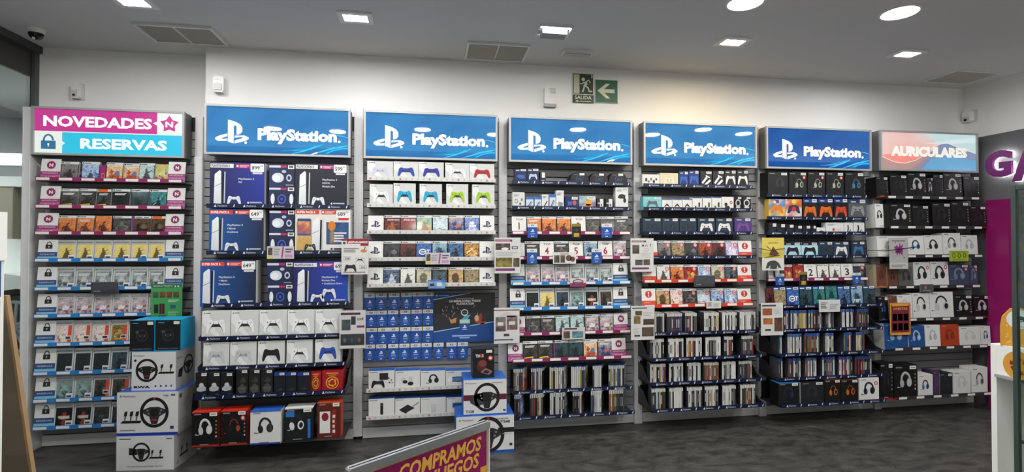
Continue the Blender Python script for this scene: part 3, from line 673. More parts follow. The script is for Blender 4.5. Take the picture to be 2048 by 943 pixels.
# ================================================================== PRODUCTS
PROTO = {}
def proto(key, w, h, d, body, children):
    """body: MB filled box sitting on z=0 with its front at y=0; children: (name, mesh) pairs"""
    PROTO[key] = dict(w=w, h=h, d=d, body=body, ch=children); return PROTO[key]
def place(key, name, x0, x1, zb, zt, Y, label, cat, group=None, tilt=0.0, yaw=0.0, depth=None):
    p = PROTO[key]; o = obj(name, p['body'], None, ((x0 + x1) / 2, Y, zb + (p['d'] * sin(tilt) if tilt else 0)))
    o.rotation_euler = (-tilt, 0, yaw); hh = (zt - zb) / max(.5, cos(tilt))
    o.scale = ((x1 - x0) / p['w'], 1, hh / p['h']); tag(o, label, cat, group)
    for nm, me in p['ch']: obj(nm, me, o)
    return o
def cfr(o, s): return lambda x, y=None: ((o[0] + x / s[0], o[1] + y / s[0]) if y is not None else o[0] + x / s[0])
FR = {'A': (0, 300, 2.9475), 'B': (0, 600, 2.75), 'C': (380, 300, 2.947), 'D': (370, 600, 3.143), 'E': (700, 300, 3.144), 'G': (680, 580, 2.597), 'H': (980, 310, 3.368),
      'I': (980, 580, 3.368), 'J': (1250, 320, 3.368), 'K': (1250, 580, 3.368), 'L': (1500, 320, 3.367), 'M': (1500, 580, 3.367), 'N': (1720, 310, 3.143), 'O': (1720, 580, 2.597), 'P': (0, 0, 1.0)}
def spot(fr, x0, x1, yt, Y):
    ox, oy, s = FR[fr]; py = oy + yt / s
    return atY(ox + x0 / s, py + 15, Y)[0], atY(ox + x1 / s, py + 15, Y)[0], atY(ox + (x0 + x1) / 2 / s, py, Y)[2]

# ---- game cases -------------------------------------------------------------
def fig(A, kind, c, h, c2='ffffff'):
    if kind == 'person':
        A.poly([(.3, .05), (.34, .42), (.42, .58), (.58, .58), (.68, .4), (.72, .05)], c, 2); A.ell(.5, .66, .08, .1, c, 2, 10); A.line([(.36, .5), (.2, .3), (.26, .18)], .08, c, 2); A.line([(.62, .5), (.8, .62)], .06, c, 2)
    elif kind == 'rider': A.poly([(.2, .12), (.34, .4), (.42, .7), (.56, .72), (.66, .45), (.82, .2), (.6, .1)], c, 2); A.ell(.48, .76, .07, .08, c, 2, 9); A.line([(.55, .6), (.85, .75)], .05, c, 2)
    elif kind == 'duo': A.ell(.33, .6, .13, .16, c, 2, 10); A.ell(.66, .48, .17, .2, c2, 2, 10); A.poly([(.15, .1), (.3, .45), (.5, .4), (.5, .1)], c, 2); A.poly([(.5, .1), (.55, .35), (.85, .4), (.9, .1)], c, 2)
    elif kind == 'rings': A.arc(.5, .42, .3, .18, .07, c2, 3, 14); A.ell(.5, .72, .12, .08, c2, 3, 10); A.line([(.1, .2), (.4, .3), (.9, .15)], .06, c, 2)
    elif kind == 'sword': A.line([(.2, .15), (.8, .8)], .04, c2, 3); A.poly([(.35, .1), (.4, .5), (.6, .55), (.7, .1)], c, 2); A.ell(.52, .63, .08, c=c, L=2, n=8)
    elif kind == 'crowd':
        R = random.Random(len(c) * 7 + int(c, 16) % 97)
        for k in range(14): A.ell(R.uniform(.1, .9), R.uniform(.1, .75), R.uniform(.05, .12), c=R.choice([c, c2, 'c9a58a', '4a4a70']), L=2 + k % 2, n=7)
        A.rect(.28, .38, .72, .6, c2, L=4)
    elif kind == 'face': A.ell(.48, .5, .26, .34, c, 2, 14); A.poly([(.2, .05), (.3, .25), (.7, .25), (.85, .05)], c, 2); A.ell(.4, .53, .05, .03, c2, 3, 6); A.ell(.57, .53, .05, .03, c2, 3, 6)
    elif kind == 'robot': A.rect(.25, .15, .75, .6, c, L=2); A.rect(.32, .2, .68, .42, c2, L=3); A.ell(.5, .7, .16, .12, c, 2, 10); A.line([(.1, .15), (.3, .4)], .07, c2, 2); A.line([(.9, .15), (.7, .4)], .07, c2, 2)
    elif kind == 'cross': A.rect(.38, .03, .62, .85, c, L=2, c2=c2); A.rect(.14, .48, .86, .64, 'e8ded0', L=3)
COV = {
 'grey_war': ('greyish battle-cover', ['3b3a44', '7a7378', 'a39a92', '5a6170'], 'person', '2a2a30', 'dcdcd8'),
 'blue_sword': ('pale blue swordsman-cover', ['2b4a8c', '6fa0d8', 'cfdff0', '4a77b8'], 'sword', '1f2d58', 'e8f0f8'),
 'blast': ('orange and blue explosion-cover', ['c4551c', 'e9a445', 'f0e2c0', '3f8ec4'], 'duo', 'b03a18', '2f6fb0'),
 'ice': ('icy teal-cover', ['3c6a70', '8fb8b8', 'd5e6e4', '5d8c90'], 'rider', '243438', 'e4eeee'),
 'meadow': ('yellow-green-cover', ['8a3a26', 'c9b85a', 'dcd68a', 'a8b060'], 'crowd', 'c9a23a', 'e4dc9a'),
 'black_yel': ('black-cover with yellow strip', ['0f1012', '2c2d2e', '5a5a56', '28292a'], 'person', '0c0c0d', '9a9a94'),
 'black': ('plain black-cover', ['17181b', '1d1e22', '25262a', '1b1c20'], None, '', ''),
 'teal_dark': ('dark teal-cover', ['12262c', '24444c', '3f6a70', '1b3238'], 'person', '0c1518', '86a8a8'),
 'teal_glow': ('glowing teal-cover', ['0f2c34', '1f6a74', '4fb0b0', '163a44'], 'sword', '0c2228', 'b8e4dc'),
 'desert': ('orange desert-cover', ['7a2c0c', 'cf6218', 'f0a040', 'e07c20'], 'person', '3a1208', 'f4b860'),
 'hunt': ('charcoal-cover', ['17181a', '3a3a3c', '6c6a68', '2a2a2c'], 'rings', '55514c', '8a8580'),
 'brown': ('dark brown-cover', ['1e1712', '4a3626', '7a5a3c', '2c211a'], 'duo', '1c1410', '8a6a48'),
 'yellow': ('yellow-cover', ['d8b838', 'e8cf5c', 'f2e08a', 'dcc048'], 'rider', '4a3a1c', 'f0e6b0'),
 'grey_statue': ('grey-teal-cover', ['56646a', '7f9096', 'a8b4b6', '6a787e'], 'robot', 'c4ccca', '4a565c'),
 'medley': ('purple and white medley-cover', ['6a5a74', 'b09aa4', 'd8ccd0', '8a7480'], 'crowd', 'a04a5c', 'e8e0e2'),
 'red_white': ('red and white-cover', ['a8281c', 'd8b8ac', 'f0e6e0', 'c4604c'], 'face', 'e4d8d0', 'a03020'),
 'gold_red': ('gold and black-cover', ['1c140c', '6a4c1c', 'c09838', '30200e'], 'rings', 'c8a040', 'e0c060'),
 'night': ('near-black-cover', ['0d0f12', '20242a', '343a42', '14171b'], 'face', '1a1d22', '3c444c'),
 'night_teal': ('blue-black figure-cover', ['14212a', '2a404c', '4c6470', '1b2a33'], 'person', '0f161b', '93a5ac'),
 'mist': ('misty teal landscape-cover', ['2c4648', '5f8082', '9cb6b4', '7a9a98'], 'rings', '3a5658', 'aac4c0'),
 'dark_red': ('dark-cover with red side strip', ['191614', '3c3530', '6a5c50', '241f1c'], 'duo', '14110f', '746452'),
 'blackred': ('black-cover with red cross', ['0e0e10', '17171a', '202024', '121214'], 'cross', 'b02a18', 'd8502c'),
 'face_dark': ('dark face-cover', ['131416', '2c2e30', '4c4e50', '1a1b1d'], 'face', '3c3e40', '8a8c8c'),
 'spider_d': ('black and red-cover', ['160f12', '4a1c20', '8c2a24', '221418'], 'person', 'b8642c', 'e4e4e4'),
 'spider_r': ('red city-cover', ['2c2a34', '7a2a30', 'b83a34', '54303c'], 'person', '8c1c20', 'e8e8e8'),
 'sky_yel': ('yellow and teal-cover', ['c89a2c', 'e8cc6c', '9cc4b4', '3f94a0'], 'rider', '8a5c20', 'f0e4b4'),
 'ice_blue': ('ice blue-cover', ['7aa8c0', 'b4d0dc', 'dce8ec', '3f84ac'], 'rings', '3f7494', 'f0f6f8'),
 'orange_blue': ('orange and blue action-cover', ['d87030', '2c4c8c', '8ca4c8', 'e8b070'], 'duo', '2c3c74', 'e06c34'),
 'robot_blue': ('blue-cover with small white robots', ['1f3c9c', '4c6cc8', 'a4b4e4', '2c4cac'], 'robot', 'e8ecf4', 'b4bce0'),
 'space': ('dark starship-cover', ['14161b', '33363c', '5c6068', '1c1e24'], 'duo', '44484e', '7c8088'),
 'maroon': ('dark maroon-cover', ['1c1012', '4c2226', '8c3a34', '281418'], 'person', '140c0e', 'a4443c'),
 'race': ('blue racing-cover with round emblem', ['0f1c4c', '1f54b4', '3c84d4', '14205c'], None, '', ''),
 'sea': ('blue sea-cover', ['1c4468', '4c84ac', 'a4c4d4', '5c94b8'], 'robot', '1f2c3c', 'c4d8e0'),
 'blue_fig': ('deep blue figure-cover', ['142c50', '2c5c90', '5c8cb8', '1c3860'], 'person', '0f1c30', '8cb4d4'),
 'gold': ('golden ember-cover', ['2c1408', '9c5418', 'e8b050', '54280c'], 'rings', 'f0c868', 'f8e4a0'),
 'navy_white': ('navy-cover with white figures', ['141c30', '2c3c60', '7c8cac', '1f2840'], 'rider', 'c8d0dc', '5c6c90'),
 'bw': ('white-cover with black ink figure', ['e4e4e0', 'cfcfca', 'f0f0ec', 'dadad6'], 'rider', '141414', '3c3c3c'),
 'sand': ('sand beige-cover', ['8c8468', 'c4bc9c', 'd8d4bc', 'a49c7c'], 'face', '5c5844', 'a09878'),
 'storm': ('slate blue-cover', ['1c242c', '3c4c58', '6c7c88', '24303a'], 'sword', '141a20', '8c9ca8'),
 'profile': ('tan-cover with dark head profile', ['8c6438', 'c89c60', 'e4c890', 'a87c48'], 'face', '3c2818', '54381f'),
 'ruin': ('tan and green ruin-cover', ['54482c', '8c7c54', 'b8a880', '6c6040'], 'crowd', '4c4028', 'a09060'),
 'race_red': ('red-cover with golden figure', ['6c1014', 'a81c20', 'c83028', '7c1418'], 'duo', 'c88c2c', 'e8c070'),
 'teal_pc': ('teal-cover', ['0f4c50', '1f7c80', '3c9c9c', '14565a'], 'robot', '0c3438', '4cacac'),
 'blue_man': ('grey-blue figure-cover', ['1c3048', '4c6c8c', '94a8bc', '2c4460'], 'person', '121c28', 'c4ccd4'),
 'violet': ('violet anime-cover', ['5c3c9c', 'a48cd4', 'e4dcf0', '7c5cb8'], 'duo', 'e8e0f4', 'f0f0f8'),
 'ember': ('red ember-cover', ['2c0c08', '8c2c14', 'd46428', '48140c'], 'person', '1c0806', 'e88c40'),
 'football': ('blue and white football-cover', ['1c4c9c', '5c94d4', 'd4e0ec', '2c64b4'], 'person', 'e4e8ec', '1c3c7c'),
}
def fig_shapes(key):
    desc, pal, kind, c, c2 = COV[key]
    if not kind: return []
    B = Art(1, 1); fig(B, kind, c, 1, c2 or 'ffffff'); out = []; ci = 0
    for q in B.f: out.append(([(B.v[i][0], B.v[i][1] * .92) for i in q], B.c[ci])); ci += len(q)
    return out
def art_cover(key, band='w', ex=''):
    desc, pal, kind, c, c2 = COV[key]; w, hh = .125, .15; A = Art(w, hh); H_ = A.h
    bt = {'w': .135, 'b': .14, 'g': .22, 'n': 0}[band] * H_; top = H_ - bt - .0
    A.rect(0, 0, 1, H_, '101114' if band != 'g' else 'c9cccb', L=0)
    m = .03 if band != 'g' else .08
    A.paint(m, .03, 1 - m, top, pal, fig_shapes(key), 16, 20, sum(map(ord, key)))
    if key == 'race': A.arc(.42, .5, .22, .16, .06, 'f0f0f0', 3, 14); A.line([(.3, .5), (.62, .5), (.62, .38)], .06, 'f0f0f0', 3); A.line([(.68, .62), (.9, .62)], .05, 'f0f0f0', 3); A.line([(.78, .6), (.78, .38)], .06, 'f0f0f0', 3)
    if band == 'w': A.rect(0, top, 1, H_, 'd9dcdd', L=2); A.rect(.04, top + .04, .12, top + .12, '2a2c30', L=3); A.rect(.16, top + .055, .5, top + .1, '4a4d52', L=3)
    if band == 'b': A.rect(0, top, 1, H_, '1f4f9c', L=2); A.rect(.06, top + .05, .4, top + .11, 'e4ecf4', L=3)
    if band == 'g': A.rect(0, top, 1, H_, 'b4b8b8', L=2); A.bars(.1, top + .08, .9, H_ - .05, 1, '8a8e90', L=3, fill=.5); A.rect(.05, top + .07, .11, top + .13, '5a5e62', L=3)
    if 't' in ex: A.bars(.15, top - .22, .85, top - .08, 2, 'e8e8e6', L=4, seed=3)
    if 'T' in ex: A.text('SPIDER-MAN', .2, top - .2, .95, .1, 'f0f0f0', L=4, bold=.02)
    if 'y' in ex: A.poly([(.06, .06), (.7, .12), (.68, .26), (.06, .2)], 'e4cc2c', 4); A.line([(.12, .12), (.6, .18)], .03, '1a1a14', 5)
    mk = A.mark()
    if 's' in ex: A.rect(.6, .1, .94, .33, 'dfe2e4', L=5); A.rect(.64, .15, .9, .24, '2a3a5c', L=6)
    if 'k' in ex: A.rect(.58, .26, .9, .44, 'e4e4e4', L=5); A.rect(.61, .29, .87, .4, '26262a', L=6)
    A.st = A.take(mk)
    if 'o' in ex: A.rect(.72, .03, 1 - m, top, 'd8502c', L=4)
    if 'O' in ex: A.rect(.1, top - .03, .75, H_, 'd86a28', L=4)
    if 'p' in ex: A.rect(.0, .0, .07, H_, '7a2a8c', L=5)
    if 'l' in ex: A.rect(.55, top + .02, .95, H_ - .02, 'f2f2f2', L=4); A.rect(.6, top + .05, .9, top + .1, '55585c', L=5)
    mk = A.mark()
    if 'r' in ex: A.ell(.78, top - .14, .15, c='c8322c', L=5, n=14); A.ell(.78, top - .14, .1, c='e8d8d4', L=6, n=10); A.rect(.71, top - .17, .85, top - .12, 'c8322c', L=7)
    A.dt = A.take(mk); return A
CASE_BODY = {}
def case(cov, band='w', ex=''):
    key = ('case', cov, band, ex)
    if key not in PROTO:
        col = {'w': 'b4b9bc', 'b': '1f4f9c', 'g': 'c4c7c7', 'n': '202024'}[band]
        if band not in CASE_BODY: CASE_BODY[band] = MB().box(-.0625, 0, 0, .0625, .014, .15, col, front='1a1b1e').data('game_case', FILM)
        A = art_cover(cov, band, ex); proto(key, .125, .15, .014, CASE_BODY[band], [('cover_sheet', A.data('cover_sheet', FILM))] + ([('price_sticker', A.st.data('price_sticker', PAPER))] if A.st.f else []) + ([('dot_sticker', A.dt.data('dot_sticker', PAPER))] if A.dt.f else []))
    return key
# ---- shelf sign cards -------------------------------------------------------
def signcard(kind):
    key = ('card', kind)
    if key in PROTO: return key
    w, h = .13, .16; A = Art(w, h); q = A.h; A.rect(0, 0, 1, q, 'e6e6e4', L=0)
    if kind == 'nov':
        A.rect(0, 0, 1, .5, 'b8629c', L=1); A.rect(0, .3, 1, .5, '96206c', L=2); A.text('NOVEDADES', .1, .36, .9, .09, 'e8c8dc'); A.text('GAME', .22, .09, .78, .12, 'f0dcea', bold=.04)
        d_cog(A, .52, .88, .25, '8c1c5c'); A.text('N', .42, .79, .62, .18, 'f4f0f2', L=5, bold=.05)
    if kind == 'res':
        A.rect(0, 0, 1, .52, '2c4a80', L=1); A.rect(0, 0, 1, .26, '7cc0dc', L=2); A.text('RESERVAS', .12, .35, .88, .08, 'c4d0e4'); A.text('GAME', .25, .08, .75, .1, 'a8dcec', bold=.03); d_padlock(A, .55, .88, .18, '20242c')
    if kind == 'ps': d_logo(A, .5, .62, .3, '1c2c54'); A.rect(0, q - .03, 1, q, 'cfd2d4', L=1)
    if kind == 'alert':
        A.rect(0, 0, 1, .42, 'd8452c', L=1); A.text('OFERTA', .16, .24, .6, .08, 'f4d0c4'); A.text('GAME', .5, .06, .88, .08, 'f4c0b0'); A.ell(.5, .85, .24, c='c42c1c', L=2, n=18); A.rect(.46, .83, .54, 1.02, 'f4f0ee', L=3); A.ell(.5, .74, .05, c='f4f0ee', L=3, n=8)
    if kind.startswith('top'):
        A.rect(0, 0, 1, .2, 'b83a60', L=1); A.rect(0, .03, 1, .08, 'dca0b4', L=2)
        if kind[3:] in '123456' and len(kind) == 4: A.text('TOP', .28, .95, .78, .14, '55565a')
        A.text(kind[3], .36 if kind[3] != '1' else .455, .32, .64 if kind[3] != '1' else .545, .5, '9c2840', bold=.02)
    if kind.startswith('num'):
        A.rect(0, 0, 1, .2, 'a8284c', L=1); A.bars(.2, 1.0, .8, 1.12, 2, 'a0a0a2'); A.text(kind[3], .32 if kind[3] != '1' else .42, .34, .68 if kind[3] != '1' else .58, .56, '2c2c30', bold=.02)
    proto(key, w, h, .004, MB().box(-w / 2, 0, 0, w / 2, .004, h, 'dcdcda').data('shelf_card', PAPER), [('card_print', A.data('card_print', PAPER))]); return key
CARDL = {'nov': 'magenta and white novelty card with cog emblem', 'res': 'white and blue preorder card with padlock', 'ps': 'white card with blue console emblem', 'alert': 'white and red offer card with exclamation mark',
         'top1': 'white ranking card with red digit one', 'top2': 'white ranking card with red digit two', 'top3': 'white ranking card with red digit three', 'top4': 'white ranking card with red digit four', 'top5': 'white ranking card with red digit five', 'top6': 'white ranking card with red digit six',
         'num1': 'white card with black digit one', 'num2': 'white card with black digit two', 'num3': 'white card with black digit three'}
# ---- gamepad boxes ----------------------------------------------------------
def padbox(key, bodyc, inner, bg='d2d4d3', w=.175, h=.16, d=.075, top=None, btn=None, sc=.34, cy=.5, band=None, tag_=False, dark=False, name=None):
    k = ('pad', key)
    if k in PROTO: return k
    A = Art(w, h); q = A.h; A.rect(0, 0, 1, q, bg, L=0)
    if not dark: A.poly([(.0, q), (.0, q * .6), (.35, q * .2), (.6, .0), (.75, 0), (.45, q * .35), (.2, q)], 'e6e8e7', 1); d_logo(A, .08, q - .075, .035, '3a3e46', 2); A.rect(.13, q - .09, .3, q - .065, '6a6e74', L=2); A.bars(.06, .06, .34, .12, 2, 'a4a7a9', L=2)
    else: A.rect(0, q * .8, 1, q, band or bg, L=1); A.rect(.12, q * .85, .4, q * .91, 'c4c8cc', L=2); A.rect(.55, .06, .92, .1, 'b4b8bc', L=2)
    d_pad(A, .5, q * cy, sc, bodyc, inner, 2, btn)
    mk = A.mark()
    if tag_: A.rect(.62, q * .82, .92, q * .97, 'eeeeec', L=7); A.rect(.66, q * .87, .88, q * .93, '9a9c9e', L=8)
    B = A.take(mk)
    proto(k, w, h, d, MB().box(-w / 2, 0, 0, w / 2, d, h, bg, top=top or bg, bottom=top or bg).data('gamepad_box'), [('front_print', A.data('front_print'))] + ([('price_tag', B.data('price_tag', PAPER))] if B.f else [])); return k
padbox('white', 'eef0f2', '1c1e22', btn='3a3c40'); padbox('pale', 'ccccdc', 'b4b4cc', btn='9a9ab4'); padbox('blue', '1f44a4', '16307c', btn='0f2258'); padbox('indigo', '2c2c9c', '20207c', btn='16165c'); padbox('red', 'b01c34', '8c1428', btn='5c0c1a')
padbox('cyan', '18a8d4', '0e1c24', btn='0c5c78'); padbox('lime', 'a4cc28', '1c2414', btn='5c7414'); padbox('grey', 'c4c8cc', 'a8acb0', btn='8a8e92'); padbox('black', '17181a', '0f1012', btn='2c2e32'); padbox('royal', '2c4cac', '1c3888', btn='142c6c')
for k, bc, ic, bn in [('dteal', '22303c', '1a242e', '3c4c5a'), ('dwhite', 'e4e6e6', None, '4c5054'), ('dpurple', '7c4ca4', '5c3484', '3c1f5c'), ('dblue', '2c6cac', '1c4c84', '0f2c54')]:
    padbox(k, bc, ic, bg='26384a' if k != 'dpurple' else '4c3c74', w=.12, h=.11, d=.06, btn=bn, sc=.38, cy=.48, dark=True, tag_=True)
padbox('dwhite4', 'e4e6e6', None, bg='2c3c50', w=.12, h=.11, d=.06, btn='4c5054', sc=.38, cy=.48, dark=True, tag_=True)
padbox('dblue4', '3c78b0', '2c5c8c', bg='2a3440', w=.12, h=.11, d=.06, btn='0f2c54', sc=.38, cy=.48, dark=True, tag_=True)
padbox('dblack4', '17181c', '0f1012', bg='b4dcec', w=.12, h=.11, d=.06, btn='4c5054', sc=.38, cy=.48, dark=True, tag_=True, band='14181c')
padbox('orange', 'd86818', None, bg='15171b', w=.12, h=.12, d=.06, btn='8c3c08', sc=.42, cy=.42, dark=True, tag_=True, band='1c3c8c'); padbox('redorange', 'd0482c', None, bg='15171b', w=.12, h=.12, d=.06, btn='7c1f10', sc=.42, cy=.42, dark=True, tag_=True, band='1c3c8c')
padbox('clear', '8c9094', None, bg='55585c', w=.12, h=.12, d=.06, btn='2c2e32', sc=.38, cy=.5, dark=True, tag_=True, band='1c3c6c')
padbox('whiteb', 'eceeee', '17181c', bg='121418', w=.09, h=.1, d=.05, sc=.42, dark=True, tag_=True); padbox('blueb', '2c64c4', None, bg='0f2c74', w=.09, h=.1, d=.05, sc=.4, btn='0c1f54', dark=True, tag_=True)
padbox('gcream', 'e8e0c4', None, bg='d8cfae', w=.12, h=.09, d=.06, sc=.3, btn='5c5440', dark=True); padbox('gcyan', '5c6c74', None, bg='7cc4cc', w=.12, h=.09, d=.06, sc=.3, btn='2c3438', dark=True, tag_=True)
# ---- headset boxes ----------------------------------------------------------
def hbox(key, bg, band, cup, side=None, top=None, bottom=None, w=.17, h=.2, d=.1, sc=.3, cx=.5, cy=.52, logo='8a8c90', tag_=False, extra=None, mic=True, pad=None, icons=False):
    k = ('head', key)
    if k in PROTO: return k
    A = Art(w, h); q = A.h; A.rect(0, 0, 1, q, bg, L=0); d_headset(A, cx, q * cy, sc * 1.15, band, cup, 2, mic, pad)
    A.rect(.08, q - .1, .34, q - .06, logo, L=2); A.rect(.3, .06, .62, .09, logo, L=2)
    if icons:
        for i in range(5): A.ell(.9, q * (.72 - .11 * i), .035, c=['8a8c90', 'a4845c', '6c7074', 'b08c40', 'c4c4c4'][i], L=2, n=6)
    if bottom: A.rect(0, 0, 1, .06, bottom, L=3)
    if top: A.rect(0, q - .035, 1, q, top, L=3)
    mk = A.mark()
    if tag_: A.rect(.66, q - .15, .94, q - .03, 'eeeeec', L=7); A.rect(.7, q - .11, .9, q - .07, '9a9c9e', L=8)
    B = A.take(mk)
    D = None
    if extra is rdot: D = Art(w, h); extra(D)
    elif extra: extra(A)
    proto(k, w, h, d, MB().box(-w / 2, 0, 0, w / 2, d, h, bg, left=side or bg, right=side or bg, top=top or bg, bottom=bottom or bg).data('headset_box'), [('front_print', A.data('front_print'))] + ([('price_tag', B.data('price_tag', PAPER))] if B.f else []) + ([('dot_sticker', D.data('dot_sticker', PAPER))] if D else [])); return k
def rdot(A): A.ell(.84, A.h * .78, .09, c='c8322c', L=7, n=12); A.ell(.84, A.h * .78, .055, c='e8d8d4', L=8, n=8)
hbox('blackwhite', '0e0e10', 'e0e0e2', 'd0d0d4', side='b02418', top='c8301c', bottom='a82418', tag_=True, icons=True)
hbox('blackred', '0e0e10', '1f1f22', '18181a', side='b02418', top='c8301c', bottom='a82418', tag_=True, pad='b84028', icons=True, extra=rdot)
hbox('pswhite', 'dcdedd', '1a1b1e', '222326', side='e4e6e5', top='2458b4', bottom='1c3f9c', pad='3a3c40', icons=False)
def spx(A):
    q = A.h; A.rect(.76, .05, .97, q * .7, '101216', L=2); A.line([(.86, .1), (.86, q * .66)], .1, '2c74c4', 3); A.rect(.04, q * .74, .34, q * .9, '2c74c4', L=3)
hbox('bluewhite', '121418', '2a2c30', 'e0e4e6', side='0e0f12', top='d8dad8', pad='1c1d20', cx=.42,  extra=spx, tag_=True)
def heg(A):
    q = A.h; A.rect(.1, q * .15, .55, q * .75, 'e4e4e2', L=5); A.ell(.33, q * .6, .15, c='8c2020', L=6, n=12); A.rect(.62, q * .1, .8, q * .8, '8c2414', L=4); A.bars(.65, q * .15, .77, q * .7, 4, 'e4d4cc', L=5, fill=.6)
hbox('redphone', '5c1a10', '1f1f22', '18181a', side='c4431c', top='d0502c', w=.15, h=.19, sc=.001, tag_=True, extra=heg)
hbox('dark', '111114', '2c2d31', '222327', side='0c0c0e', bottom='8c1f1a', sc=.28, tag_=True, icons=True)
hbox('darkwhite', '111114', 'c4c6c8', 'b4b6b8', side='0c0c0e', bottom='8c1f1a', sc=.3, tag_=True, icons=True)
hbox('darkgrey', '17181b', '3a3c42', '303238', side='0f1012', bottom='141d3c', sc=.26, cx=.6, tag_=True)
hbox('darkcream', '17181b', '303238', 'b4b8a4', side='0f1012', bottom='17306c', sc=.26, cx=.58, tag_=True)
hbox('darkcream_r', '17181b', '303238', 'b4b8a4', side='0f1012', bottom='17306c', sc=.26, cx=.58, tag_=True, extra=rdot)
hbox('darkblue', '17181b', '3c4c5c', '3c7ca4', side='0f1012', bottom='17306c', sc=.26, cx=.58, tag_=True)
def halfb(A): A.rect(.56, 0, 1, A.h, '101113', L=8)
hbox('halfwhite', 'e0e1e0', '26282c', '303236', side='d4d6d5', extra=halfb, cx=.3, sc=.22)
hbox('wblue', 'e0e1e0', '2c3034', '2c84ac', side='d4d6d5'); hbox('wblack', 'e0e1e0', '26282c', '303236', side='d4d6d5'); hbox('wgrey', 'e0e1e0', '34363a', 'a8acb0', side='d4d6d5'); hbox('wlight', 'e0e1e0', 'b8bcc0', 'a8acb0', side='d4d6d5')
hbox('wblack_r', 'e0e1e0', '1c1e22', '26282c', side='d4d6d5', bottom='1c3c94', extra=rdot, sc=.34); hbox('wbig', 'dcdddc', '1c1e22', 'c0c4c8', side='d4d6d5', bottom='1c3c94', sc=.36)
hbox('kiosk', '5c5e58', '2c2e32', '3a3c40', side='4c4e4a', sc=.34, cx=.55); hbox('clearnavy', '3c4660', '8c98ac', '6c7c98', side='2c3448', sc=.34, extra=rdot, tag_=True)
hbox('bronze', '6c4030', '3c2820', '2c1c18', side='b8ac94', bottom='c46c2c', sc=.25, mic=False); hbox('orangebox', 'b43c1c', '8c2c14', '7c2410', side='a03418', sc=.3)
hbox('bluebig', '1c4c8c', 'c4ccd4', '8cb4d4', side='d8dada', sc=.3); hbox('woffice', 'e0e1e0', '2c3034', '3c6cac', side='d4d6d5', sc=.28); hbox('wlifestyle', 'dcdddc', 'c4c6c8', 'c8caca', side='d4d6d5', sc=.32, mic=False)
hbox('amber', '121110', '1c1a18', 'c4681c', side='0c0b0a', top='5c3418', sc=.3, cx=.55, mic=False, tag_=True); hbox('smoke', '1c2024', '2c3238', '262c32', side='c4c4c0', sc=.3, tag_=True); hbox('bluefoil', '0f1216', '1c2c44', '142030', side='0c0d0f', top='2c74b4', sc=.32, tag_=True)
hbox('gadget', '101216', '26282c', '2c6cac', side='0c0d0f', bottom='17306c', sc=.26, tag_=True); hbox('violetbox', '4c3454', '7c5c8c', '5c3c6c', side='2c1c34', sc=.25)
# ---- generic small boxes and blisters --------------------------------------
def gbox(key, bg, fn, w=.08, h=.1, d=.05, side=None, top=None, tag_=False, name='accessory_box'):
    k = ('box', key)
    if k in PROTO: return k
    A = Art(w, h); A.rect(0, 0, 1, A.h, bg, L=0); fn(A)
    mk = A.mark()
    if tag_: A.rect(.5, A.h - .2, .94, A.h - .03, 'eeeeec', L=7); A.rect(.56, A.h - .14, .88, A.h - .08, '9a9c9e', L=8)
    B = A.take(mk)
    proto(k, w, h, d, MB().box(-w / 2, 0, 0, w / 2, d, h, bg, left=side or bg, right=side or bg, top=top or bg).data(name), [('front_print', A.data('front_print'))] + ([('price_tag', B.data('price_tag', PAPER))] if B.f else [])); return k
def f_fill(*ops):
    def fn(A):
        q = A.h
        for o in ops:
            t = o[0]
            if t == 'r': A.rect(o[1], o[2] * q, o[3], o[4] * q, o[5], L=o[6] if len(o) > 6 else 2)
            elif t == 'e': A.ell(o[1], o[2] * q, o[3], o[4], o[5], L=o[6] if len(o) > 6 else 3, n=12)
            elif t == 'a': A.arc(o[1], o[2] * q, o[3], o[4], o[5], o[6], 3, 14)
            elif t == 'l': A.line([(x, y * q) for x, y in o[1]], o[2], o[3], 3)
            elif t == 'p': A.poly([(x, y * q) for x, y in o[1]], o[2], o[3] if len(o) > 3 else 2)
            elif t == 't': A.text(o[1], o[2], o[3] * q, o[4], o[5] * q, o[6], bold=.03)
            elif t == 'b': A.bars(o[1], o[2] * q, o[3], o[4] * q, o[5], o[6])
            elif t == 'n': A.noise(o[1], o[2] * q, o[3], o[4] * q, o[5], 6, 6, seed=len(o[5]) + int(o[1] * 50))
            elif t == 'logo': d_logo(A, o[1], o[2] * q, o[3], o[4], 3)
            elif t == 'pad': d_pad(A, o[1], o[2] * q, o[3], o[4], o[5], 3)
    return fn
HDR = [('logo', .08, .93, .035, '3a3e46'), ('r', .13, .91, .34, .94, '6a6e74'), ('r', .06, .05, .4, .08, 'a4a7a9')]
gbox('edge', 'dedfde', f_fill(*HDR, ('pad', .36, .38, .26, '1a1b1e', '3a3c40'), ('r', .42, .55, .75, .88, '24262a', 5), ('e', .78, .62, .035, .035, '2c2e32'), ('e', .88, .52, .03, .03, '2c2e32'), ('e', .8, .4, .035, .035, '2c2e32'), ('e', .91, .38, .025, .025, '2c2e32')), w=.13, h=.115, d=.08, top='2a5cae')
gbox('buds', 'dedfde', f_fill(*HDR, ('e', .32, .52, .08, .13, 'c8cacc'), ('e', .4, .42, .1, .08, '1a1b1e', 4), ('e', .62, .55, .09, .14, 'c8cacc'), ('e', .62, .32, .12, .09, '1a1b1e', 4)), w=.13, h=.115, d=.08, top='2a5cae')
gbox('wheadset', 'dedfde', lambda A: (f_fill(*HDR)(A), d_headset(A, .52, A.h * .5, .28, '1a1b1e', '2c2e32', 3)), w=.13, h=.115, d=.08, top='2a5cae')
